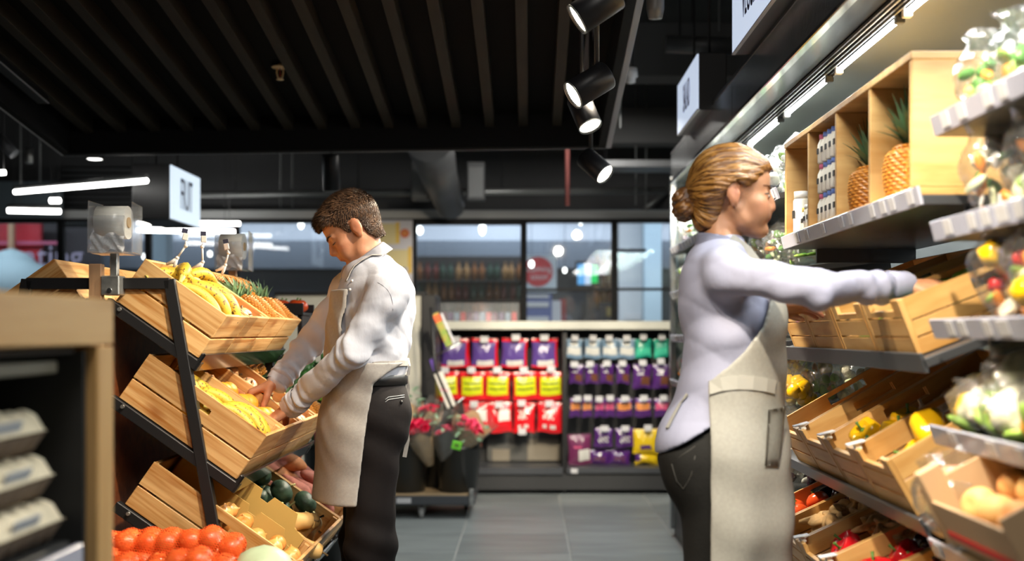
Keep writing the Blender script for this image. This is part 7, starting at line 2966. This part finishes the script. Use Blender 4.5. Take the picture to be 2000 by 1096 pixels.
for sl, nm in ((anL, 0), (anR, 1)):
    F2 = Field(sl - .25, sl + .25, .008)
    F2.cap(sl + np.array((.03, 0, -.045)), sl + fw * .17 + np.array((0, 0, -.062)), .042, .036, .02)
    F2.cap(sl, sl + np.array((0, 0, -.05)), .045, .045, .02)
    g = F2.grid()
    F2.cut(.004 - g[2])
    child('shoe', F2.mesh('shoe', MATS['black_leather'], 1))
# pocket welt and button on the back pocket
wm = mat('pale_piping', (0.45, 0.46, 0.46), .6)
for y0, y1 in ((777, 772), (782, 776)):
    pts = [on(TT, 752 + 37 * t, y0 + (y1 - y0) * t + (4 if t < .05 else 0), .0015)[0] for t in np.linspace(0, 1, 7)]
    pts = [p for p in pts if p is not None]
    if len(pts) > 2:
        o = tube('pocket_piping', pts, .0012, wm, None, 6)
        o.parent = trou
h, nn = on(TT, 783, 786, .002)
if h is not None:
    bm = bmesh.new()
    bmesh.ops.create_uvsphere(bm, u_segments=10, v_segments=6, radius=.006)
    o = obj('pocket_button', bm, MATS['black_leather'], None, tuple(h), smooth=True)
    o.parent = trou

# linen apron
LIN = mat('natural_linen', (0.36, 0.335, 0.31), .85, var=.06, vs=120, bump=.10, bs=420)


def apron(name, core, skirt, mask, lo, hi, h, folds, par, m, off=.011, th=.0045):
    F = Field(lo, hi, h)
    core(F)
    skirt(F)
    wrinkle(F, folds)
    F.F = (np.abs(F.F - off) - th).astype(np.float32)
    g = F.grid()
    F.cut(mask(*g).astype(np.float32))
    me = F.mesh(name, m, 1)
    o = obj(name, me, None)
    o.parent = par
    o.location = -Vector(par.location)
    return o


def core_m(F):
    F.cap(neck1 + np.array((.008, 0, -.01)), che, .066, .11, .04, (fw, .76))
    F.chain([che, mid_, wai], [.172, .165, .160], .06, (fw, .74))


def skirt_m(F):
    F.chain([m_(717, 735, 0), m_(704, 850, 0), m_(694, 985, 0)], [.164, .172, .180], .05, (fw, .70))


ew, eb = m_(731, 742, -.15), m_(700, 968, -.15)
zw_, zb_ = wai[2], m_(0, 966)[2]
bibx = unit((sd[0], sd[1], 0))


def mask_m(x, y, z):
    # skirt: in front of the side seam line; bib: narrow panel between the straps
    ez = np.array([m_(0, q)[2] for q in (966, 800, 745, 726, 706)])
    ex = np.array([m_(q, 0, -.15)[0] for q in (700, 722, 733, 758, 789)])
    cx_ = np.interp(z.ravel(), ez, ex).reshape(z.shape)
    fx = (x - cx_) * -1.0
    skirt_d = -fx
    s = (x - che[0]) * bibx[0] + (y - che[1]) * bibx[1]
    f = (x - che[0]) * fw[0] + (y - che[1]) * fw[1]
    bib_d = np.maximum(np.abs(s) - (.115 + .05 * np.clip((che[2] - .06 - z) / .2, 0, 1)), .02 - f)
    d = np.where(z > m_(0, 706)[2], bib_d, np.maximum(skirt_d, -1))
    d = np.maximum(d, zb_ + .035 * np.clip((x + .86) / .1, -.2, 1) * -1 + .018 - z)
    d = np.maximum(d, z - (m_(0, 566)[2]))
    return d


def folds_ap(x, y, z):
    a = np.clip((zw_ - z) / .4, 0, 1)
    return .008 * a * np.sin(34 * y + 20 * x + 1.0) + .002 * np.sin(60 * z + 25 * x + 3 * np.sin(20 * y)) * (1 - a)


ap = apron('apron', core_m, skirt_m, mask_m, (-.98, 3.75, .62), (-.34, 4.32, 1.52), .0055, folds_ap, man, LIN, .014, .0058)
# neck straps over the collar bones
for sgn in (1, -1):
    top = che + fw * .10 + bibx * sgn * .075 + np.array((0, 0, .075))
    pts = []
    for t in np.linspace(0, 1, 7):
        p = top * (1 - t) + (neck1 + bibx * sgn * .07 + np.array((.03, 0, .03))) * t + fw * .03 * math.sin(PI * t)
        q, nn_, i_, d_ = TS.find_nearest(Vector(p))
        pts.append(q + nn_ * .005)
    o = strip('neck_strap', pts, .022, .003, LIN, None, up=list(Vector(bibx) for _ in pts))
    o.parent = ap
# waist ties with a bow hanging behind
def tie(pts, w=.016):
    o = strip('waist_tie', [Vector(m_(x, y, dy)) for x, y, dy in pts], w, .003, LIN, None, up=(1, .2, 0))
    o.parent = ap
    return o


tie([(786, 712, -.03), (790, 740, -.04), (789, 780, -.05), (794, 830, -.05), (796, 860, -.05), (790, 893, -.05)], .014)
tie([(788, 708, .0), (797, 760, .02), (793, 790, .02), (783, 850, .02), (780, 880, .02)], .014)
for pts in ([(786, 712, -.03), (796, 700, -.05), (800, 715, -.06), (797, 733, -.05), (788, 722, -.03)], [(786, 712, -.01), (794, 705, .03), (799, 722, .04), (795, 738, .03), (787, 720, .0)]):
    o = strip('bow_loop', [Vector(m_(x, y, dy)) for x, y, dy in pts], .014, .003, LIN, None, up=(.3, 1, 0))
    o.parent = ap
pts = []
for a in np.linspace(-.25 * PI, 1.05 * PI, 22):
    dr = fw * math.cos(a) * .13 + sd * math.sin(a) * .175
    q, nn_, i_, d_ = TS.find_nearest(Vector(wai + np.array((.01, 0, .052)) + dr))
    pts.append(q + nn_ * .004)
o = strip('waist_band', pts, .018, .003, LIN, None)
o.parent = ap
tg = strip('care_tag', [Vector(m_(700, 915, -.15)), Vector(m_(702, 932, -.15))], .012, .002, TAGW, None, up=(1, 0, 0))
tg.parent = ap
# shirt details: placket buttons and shoulder seam
for (x, y) in ((688, 549), (684, 566)):
    h, nn = on(TS, x, y, .001)
    if h is not None:
        bm = bmesh.new()
        bmesh.ops.create_uvsphere(bm, u_segments=8, v_segments=6, radius=.005)
        o = obj('button', bm, mat('pearl_button', (0.7, 0.7, 0.72), .3), None, tuple(h), smooth=True)
        o.parent = shirt
seam = [on(TS, x, y, .0008)[0] for x, y in ((738, 552), (748, 558), (757, 566), (764, 578), (767, 592), (767, 606))]
seam = [p for p in seam if p is not None]
if len(seam) > 3:
    o = tube('shoulder_seam', seam, .0009, mat('seam_grey', (0.35, 0.35, 0.40), .8), None, 5)
    o.parent = shirt
# ================================================================== the woman
YW = 3.05


def w_(px, py, dy=0.0):
    return A3(P(px, py, YW + dy))


SKW = (0.40, 0.195, 0.105)
wom = empty('person', (float(w_(1400, 1570)[0]), YW, 0), label='woman with auburn bun, pale shirt and linen apron reaching into the cold case', cat='person')


def wchild(name, me_or_bm, m=None, smooth=True, parent=None):
    o = obj(name, me_or_bm, m, None, smooth=smooth)
    o.parent = parent or wom
    o.location = -Vector(wom.location) if parent is None else (0, 0, 0)
    return o


fw2 = unit((1, -.10, 0))
sd2 = unit((-.10, -1, 0))            # towards her right (camera side)
HW = HeadFrame(w_(1430, 384), (1, -.06), .05, .955)
n0, n1 = HW.p(-.028, 0, -.04), w_(1408, 486)
sR, sL = w_(1418, 532, -.150), w_(1432, 536, .155)
eR, eL = A3(P(1600, 566, 2.66)), w_(1470, 655, .24)
rR, rL = A3(P(1768, 560, 2.76)), w_(1500, 600, .20)
ch2, md2, wa2, pe2 = w_(1416, 578), w_(1424, 660), w_(1424, 735), w_(1398, 880)
hR2, hL2 = w_(1394, 900, -.085), w_(1396, 900, .085)
kR2, kL2 = w_(1392, 1165, -.08), w_(1402, 1165, .08)
aR2, aL2 = w_(1384, 1490, -.08), w_(1394, 1490, .08)
FB = Field((.28, 2.52, 0.0), (1.14, 3.42, 1.76), .005)
FB.cap(n0, n1, .040, .044, .012)
FB.cap(n1, ch2, .050, .075, .04, (fw2, .7))
FB.chain([ch2, md2, wa2, pe2], [.115, .10, .10, .12], .05, (fw2, .72))
FB.cap(sR, sL, .04, .04, .04)
for a, b, c in ((sR, eR, rR), (sL, eL, rL)):
    FB.chain([a, b, c], [.038, .032, .023], .015)
for a, b, c in ((hR2, kR2, aR2), (hL2, kL2, aL2)):
    FB.chain([a, b, c], [.07, .045, .032], .03)
    FB.cap(c, c + fw2 * .12 + np.array((0, 0, -.04)), .03, .026, .02)
head_field(FB, HW, True)
g1 = hand_field(FB, rR, (.97, -.12, .02), (-.05, -.25, .96), 1, [(.28, .30, .2), (.25, .28, .2), (.28, .3, .2), (.32, .35, .25)], .10, .92, (.8, .6, .25))
g2 = hand_field(FB, rL, (.97, .05, .04), (0, .35, .93), -1, [(.2, .3, .2), (.2, .3, .2), (.25, .3, .2), (.3, .3, .2)], .06, .92, (.9, .4, .15))
me = FB.mesh('body', None, 1)
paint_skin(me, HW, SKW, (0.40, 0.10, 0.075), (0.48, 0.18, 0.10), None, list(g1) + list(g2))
me.materials.append(skin_mat('skin_fair', SKW, 0, 0))
wchild('body', me)
TBW = BVHTree.FromPolygons([v.co for v in me.vertices], [p.vertices for p in me.polygons])
eye_parts(TBW, HW, wom, mat('iris_brown', (0.06, 0.035, 0.02), .2), False)
HAIRW = mat('auburn_hair', (0.25, 0.105, 0.02), .38, col2=(0.075, 0.027, 0.007), vs=9, stretch=(1.2, 12, 12), spec=.6, bump=.25, bs=14)
BROWW = mat('brown_brow', (0.17, 0.075, 0.03), .6)
brow_parts(TBW, HW, wom, BROWW, .0028, .001)

# combed-back hair with a low bun; the mesh is kept in the head's own frame so the strands run back along it
F = Field((-.17, -.11, -.12), (.13, .11, .16), .0035)
F.ell((-.006, 0, .050), (.1065, .0835, .0935), None, .01)
F.ell((-.042, 0, .034), (.073, .080, .086), None, .02)
F.ell((.052, 0, .074), (.046, .060, .034), None, .02)
for sy in (-1, 1):
    F.cap((.040, sy * .066, .045), (-.045, sy * .078, .020), .012, .018, .02)
    F.cap((.000, sy * .072, .050), (-.070, sy * .055, -.010), .016, .020, .02)
F.cap((-.062, 0, .01), (-.058, 0, -.062), .062, .046, .02)
g = F.grid()
x, y, z = g
lim = np.interp(x.ravel(), [-.13, -.085, -.055, -.035, -.019, .004, .016, .030, .050, .070, .088, .11], [-.10, -.10, -.092, -.062, .018, .034, .024, .016, .030, .055, .072, .075]).reshape(x.shape)
lim = np.where(np.abs(y) < .05, np.maximum(lim, np.where(x > .03, .066, lim)), lim)
F.cut(((lim - z) * .8).astype(np.float32))
ang = np.arctan2(z - .02, np.abs(y) + .001)
F.F += (.0017 * np.sin(34 * ang + 10 * x + 3 * np.sin(20 * x + 5 * ang)) + .0010 * np.sin(83 * ang - 14 * x)).astype(np.float32)
me = F.mesh('hair', HAIRW, 1)
hair = obj('hair', me, None)
hair.parent = wom
hm = HW.M() @ Matrix.Scale(HW.s, 4)
place(hair, Matrix.Translation(-Vector(wom.location)) @ hm)
Fb = Field((-.19, -.06, -.11), (-.07, .06, .04), .003)
for (c, r) in [((-.128, 0, .000), .024), ((-.136, .012, -.022), .026), ((-.128, -.014, -.040), .027), ((-.140, -.008, -.012), .024), ((-.124, .012, -.052), .024), ((-.115, 0, -.03), .028), ((-.138, .004, -.045), .022)]:
    Fb.ell(c, (r, r, r * .9), None, .008)
g = Fb.grid()
Fb.F += (.0022 * np.sin(300 * g[2] + 6 * np.sin(60 * g[0] + 40 * g[1])) + .0015 * np.sin(250 * g[1] + 130 * g[0])).astype(np.float32)
o = obj('hair_bun', Fb.mesh('hair_bun', HAIRW, 1), None)
o.parent = hair
# loose locks lying over the hair for a combed look
V = np.zeros(len(me.vertices) * 3, np.float32)
me.vertices.foreach_get('co', V)
V = V.reshape(-1, 3).astype(float)
N = np.zeros(len(me.vertices) * 3, np.float32)
me.vertices.foreach_get('normal', N)
N = N.reshape(-1, 3).astype(float)
kd = BVHTree.FromPolygons([tuple(v) for v in V], [tuple(p.vertices) for p in me.polygons])
r = np.random.default_rng(4)
verts, faces = [], []
goal = np.array((-.125, 0, -.02))
for i in r.choice(len(V), 900):
    p = V[i].copy()
    if N[i][2] < -.5:
        continue
    pts = []
    for stp in range(5):
        q, nn, _, _ = kd.find_nearest(Vector(p))
        pts.append((np.array(q) + np.array(nn) * (.0012 if 0 < stp < 4 else -.0008), np.array(nn)))
        dd = unit(goal - p)
        dd = unit(dd - np.array(nn) * (dd @ np.array(nn)) + np.array((-.6, 0, .12)))
        p = np.array(q) + dd * .013
    b0 = len(verts)
    for k, (q, nn) in enumerate(pts):
        t = unit(pts[min(k + 1, 4)][0] - pts[max(k - 1, 0)][0])
        s_ = np.cross(t, nn) * (.0016 * math.sin(PI * (k + .4) / 4.8) + .0002)
        verts += [q - s_, q + nn * .0008, q + s_]
    for k in range(4):
        a = b0 + 3 * k
        faces += [(a, a + 3, a + 4, a + 1), (a + 1, a + 4, a + 5, a + 2)]
o = obj('hair_locks', mesh_of('hair_locks', verts, faces, mat('light_auburn_strand', (0.32, 0.15, 0.033), .35, orand=0.1, spec=.6)), None, None, kind='stuff')
o.parent = hair

# shirt
COTW = mat('pale_lilac_cotton', (0.275, 0.287, 0.395), .75, var=.02, vs=20, bump=.55, bs=15, stretch=(1, 1, .5))
FS = Field((.26, 2.54, .78), (1.02, 3.42, 1.60), .0055)
FS.cap(n1 + np.array((.004, 0, -.012)), ch2, .052, .085, .035, (fw2, .76))
FS.chain([ch2, md2, wa2], [.136, .128, .128], .05, (fw2, .78))
FS.chain([wa2, pe2 + np.array((-.004, 0, .0)), pe2 + np.array((-.015, 0, -.08))], [.138, .162, .165], .06, (fw2, .80))
for sy in (-.075, .075):
    FS.ell(w_(1352, 878, sy), (.082, .085, .10), None, .06)
    FS.ell(w_(1470, 618, sy * .9), (.055, .06, .06), None, .05)
FS.ell(w_(1372, 570), (.052, .115, .11), None, .05)
for shp, el, wr, r0 in ((sR, eR, rR, .048), (sL, eL, rL, .048)):
    FS.chain([shp, el], [r0, .039], .035)
    FS.chain([el, wr + (el - wr) * .05], [.039, .033], .015)
    FS.cap(n1 + np.array((0, 0, -.012)), shp + np.array((0, 0, .004)), .036, .044, .045)


def folds_w(x, y, z):
    def rg(v):
        return 1 - 2 * np.abs(np.sin(v)) ** .7
    f = .0020 * rg(26 * (x * .75 + z * .65 + y * .3) + 2.0 * np.sin(9 * z - 6 * y)) + .0014 * rg(42 * (z * .8 - x * .45) + 2.0 * np.sin(12 * x + 9 * y))
    f = f + .0034 * np.sin(40 * (x * .70 + z * .70 - y * .2) + 2.8 * np.sin(9 * z - 10 * x)) * np.clip((1.42 - z) / .2, 0, 1) + .0022 * np.sin(70 * (z * .8 - x * .6) + 2.5 * np.sin(15 * x))
    for (el, wr, ph) in ((eR, rR, 0), (eL, rL, 2)):
        ax = unit(wr - el)
        t = (x - el[0]) * ax[0] + (y - el[1]) * ax[1] + (z - el[2]) * ax[2]
        dist = np.sqrt((x - el[0]) ** 2 + (y - el[1]) ** 2 + (z - el[2]) ** 2)
        f = f + .0045 * np.exp(-(dist / .13) ** 2) * rg(34 * t + 26 * z + 12 * y + ph) + .003 * np.exp(-((t - .17) / .05) ** 2) * (dist < .3) * np.sin(130 * t + 20 * z)
    return f


wrinkle(FS, folds_w)
g = FS.grid()
ha, hb = w_(1290, 886, -.1), w_(1390, 826, -.1)
FS.cut((ha[2] + (hb[2] - ha[2]) * np.clip((g[0] - ha[0]) / (hb[0] - ha[0]), -.1, 1.2) - g[2]).astype(np.float32))
shirt2 = wchild('shirt', FS.mesh('shirt', COTW, 1))
TS2 = BVHTree.FromPolygons([v.co for v in shirt2.data.vertices], [p.vertices for p in shirt2.data.polygons])
for wr, el in ((rR, eR), (rL, eL)):
    cuff(wr + unit(wr - el) * .004, el, .034, COTW, shirt2, .058)
nk2 = unit(n0 - n1)
collar(w_(1413, 478), nk2 * .6 + np.array((-.12, 0, .6)), fw2, .056, .036, COTW, shirt2, .42, .042)

# jeans
JEA = mat('black_denim', (0.0105, 0.0105, 0.010), .8, spec=.2, var=.2, vs=12, bump=.12, bs=150)
FT = Field((.24, 2.72, .02), (.80, 3.38, 1.10), .0065)
FT.cap(w_(1415, 800), pe2, .135, .150, .04, (fw2, .78))
for sy in (-.075, .075):
    FT.ell(w_(1347, 905, sy), (.078, .082, .105), None, .05)
for hp, kn, an in ((hR2, kR2, aR2), (hL2, kL2, aL2)):
    FT.chain([hp, kn, an], [.098, .064, .045], .05)
wrinkle(FT, lambda x, y, z: .003 * np.sin(45 * (z * .9 + x * .5) + 3 * np.sin(10 * z + 7 * y)))
g = FT.grid()
FT.cut(g[2] - (w_(0, 800)[2]))
FT.cut(.05 - g[2])
jeans = wchild('jeans', FT.mesh('jeans', JEA, 1))
TJ = BVHTree.FromPolygons([v.co for v in jeans.data.vertices], [p.vertices for p in jeans.data.polygons])
for line in ([(1312, 905), (1322, 940), (1335, 955), (1350, 930), (1358, 890)], [(1312, 905), (1335, 888), (1358, 872)]):
    pts = [on(TJ, x, y, .0008)[0] for x, y in line]
    pts = [p for p in pts if p is not None]
    if len(pts) > 2:
        o = tube('pocket_seam', pts, .0014, mat('denim_seam', (0.035, 0.034, 0.03), .7), None, 5)
        o.parent = jeans
for sl in (aR2, aL2):
    F2 = Field(sl - .26, sl + .26, .008)
    s0 = np.array((sl[0], sl[1], .045))
    F2.cap(s0, s0 + fw2 * .16 + np.array((0, 0, -.010)), .042, .034, .02)
    F2.cap(sl, s0, .04, .042, .02)
    g = F2.grid()
    F2.cut(.004 - g[2])
    wchild('shoe', F2.mesh('shoe', MATS['black_leather'], 1))

# apron
LINW = mat('pale_linen', (0.32, 0.315, 0.285), .85, var=.06, vs=120, bump=.10, bs=420)


def core_w(F):
    F.cap(n1 + np.array((.004, 0, -.012)), ch2, .058, .095, .04, (fw2, .76))
    F.chain([ch2, md2, wa2], [.150, .142, .142], .06, (fw2, .80))
    for sy in (-.075, .075):
        F.ell(w_(1470, 618, sy * .9), (.055, .06, .06), None, .05)


def skirt_w(F):
    F.chain([w_(1424, 735), w_(1416, 880), w_(1424, 1000), w_(1424, 1180)], [.140, .172, .172, .178], .05, (fw2, .82))


zt2, zb2 = w_(0, 742)[2], w_(0, 1185)[2]
e_top, e_bot = w_(1381, 745, -.13), w_(1379, 1096, -.13)
bq = [w_(1381, 742, -.1), w_(1440, 690, -.1), w_(1480, 640, -.1), w_(1497, 590, -.1), w_(1500, 520, -.1)]


def mask_w(x, y, z):
    near = e_top[0] - x + .0 * y
    zz = np.array([q[2] for q in bq])
    xx = np.array([q[0] for q in bq])
    bib = np.interp(z.ravel(), zz, xx).reshape(z.shape) - x
    far = (y - (YW + .16)) * 1.0
    d = np.where(z > zt2, np.maximum(bib, far), near)
    d = np.maximum(d, zb2 - z)
    return np.maximum(d, z - w_(0, 560)[2])


def folds_aw(x, y, z):
    a = np.clip((zt2 - z) / .5, 0, 1)
    return .007 * a * np.sin(30 * y + 26 * x + .6) + .002 * np.sin(40 * z + 20 * x + 3 * np.sin(14 * y))


ap2 = apron('apron', core_w, skirt_w, mask_w, (.30, 2.72, .42), (.82, 3.40, 1.42), .0055, folds_aw, wom, LINW, .013, .0056)
TA = BVHTree.FromPolygons([v.co for v in ap2.data.vertices], [p.vertices for p in ap2.data.polygons])
# waist band running round to the back, with its tie
pts = []
for x, y in ((1352, 768), (1368, 763), (1388, 757), (1410, 750), (1440, 747), (1470, 748), (1496, 752), (1512, 756)):
    h, nn = on(TA, x, y, .003)
    if h is None:
        h, nn = on(TS2, x, y, .004)
    if h is not None:
        pts.append(h)
if len(pts) > 3:
    o = strip('waist_band', pts, .034, .003, mat('linen_band', (0.40, 0.395, 0.36), .85), None)
    o.parent = ap2
pts = [on(TS2, x, y, .004)[0] for x, y in ((1345, 770), (1330, 790), (1316, 815), (1305, 838))]
pts = [p for p in pts if p is not None]
if len(pts) > 2:
    o = strip('waist_tie', pts, .012, .003, LINW, None, up=(.6, 0, .8))
    o.parent = ap2
# neck strap from bib to collar
pts = []
for x, y in ((1498, 592), (1490, 560), (1472, 520), (1450, 492), (1425, 474)):
    q, nn_, i_, d_ = TS2.find_nearest(Vector(w_(x, y, -.06)))
    pts.append(q + nn_ * .004)
o = strip('neck_strap', pts, .022, .003, LINW, None, up=[Vector((.6, 0, .8))] * len(pts))
o.parent = ap2
# gaping patch pocket
grid_ = []
for j, ty in enumerate(np.linspace(0, 1, 9)):
    row = []
    for i, tx in enumerate(np.linspace(0, 1, 8)):
        x = 1490 + (34 - 6 * ty) * tx
        y = 800 + 110 * ty - 8 * tx * (1 - ty)
        h, nn = on(TA, x, y, .002)
        if h is None:
            h, nn = row[-1][0] if row else None, Vector((.9, -.4, 0))
        if h is None:
            continue
        bulge = .020 * math.sin(PI * (.15 + .7 * tx)) * (1 - ty) ** .7 + .003
        row.append((h + Vector((.9, -.45, 0)).normalized() * bulge, nn))
    grid_.append(row)
if all(len(r_) == 8 for r_ in grid_):
    bm = bmesh.new()
    gv = [[bm.verts.new(c[0]) for c in row] for row in grid_]
    for j in range(8):
        for i in range(7):
            bm.faces.new((gv[j][i], gv[j][i + 1], gv[j + 1][i + 1], gv[j + 1][i])).smooth = True
    bmesh.ops.solidify(bm, geom=bm.faces[:], thickness=.003)
    bmesh.ops.recalc_face_normals(bm, faces=bm.faces)
    o = obj('pocket', bm, LINW, None)
    o.parent = ap2
# ------------------------------------------------------------------ give look-alikes in a heap their own label where they can be seen
bpy.context.view_layer.update()
dgx = bpy.context.evaluated_depsgraph_get()
byl = {}
kids = {}
for o in S.objects:
    if o.parent is not None:
        kids.setdefault(o.parent.name, []).append(o)
for o in S.objects:
    if o.parent is None and 'label' in o:
        byl.setdefault(o['label'], []).append(o)


def pts_of(o):
    out = []
    st_ = [o]
    while st_:
        q = st_.pop()
        st_ += kids.get(q.name, [])
        if q.type == 'MESH' and len(q.data.vertices):
            vs = q.data.vertices
            stp = max(1, len(vs) // 9)
            out += [q.matrix_world @ vs[i].co for i in range(0, len(vs), stp)]
    return out


def seen_share(o):
    n_ = h_ = 0
    sx = []
    for p in pts_of(o)[:14]:
        px = CX + FPX * p.x / p.y
        py = CY - FPX * (p.z - EYE) / p.y
        sx.append(px)
        n_ += 1
        if not (0 < px < 2000 and 0 < py < 1096):
            continue
        dd = (p - CAM).normalized()
        org = CAM.copy()
        for hop in range(3):
            ok, loc_, nn, idx_, ob, mw = S.ray_cast(dgx, org, dd)
            if not ok:
                break
            r_ = ob
            while r_.parent is not None:
                r_ = r_.parent
            if r_.name == o.name:
                h_ += 1
                break
            if ob.data.materials and ob.data.materials[0] and ob.data.materials[0].name in SEE:
                org = loc_ + dd * 1e-3
                continue
            if (loc_ - CAM).length > (p - CAM).length - .004:
                h_ += 0
            break
    return h_ / max(1, n_), sum(sx) / max(1, len(sx))


SEE = {'bag_film', 'cello_film', 'clear_acrylic', 'clamshell', 'shop_glass', 'end_panel_glass', 'red_netting'}
for lab_, os_ in byl.items():
    if len(os_) < 2:
        continue
    vis = []
    for o in os_:
        sh_, x_ = seen_share(o)
        if sh_ > .06:
            vis.append((x_, o))
        else:
            o['label'] = lab_ + ', buried out of sight'
    vis.sort(key=lambda t: t[0])
    for i, (x_, o) in enumerate(vis):
        if len(vis) > 1:
            o['label'] = lab_ + ', %s from the left' % nth(i)
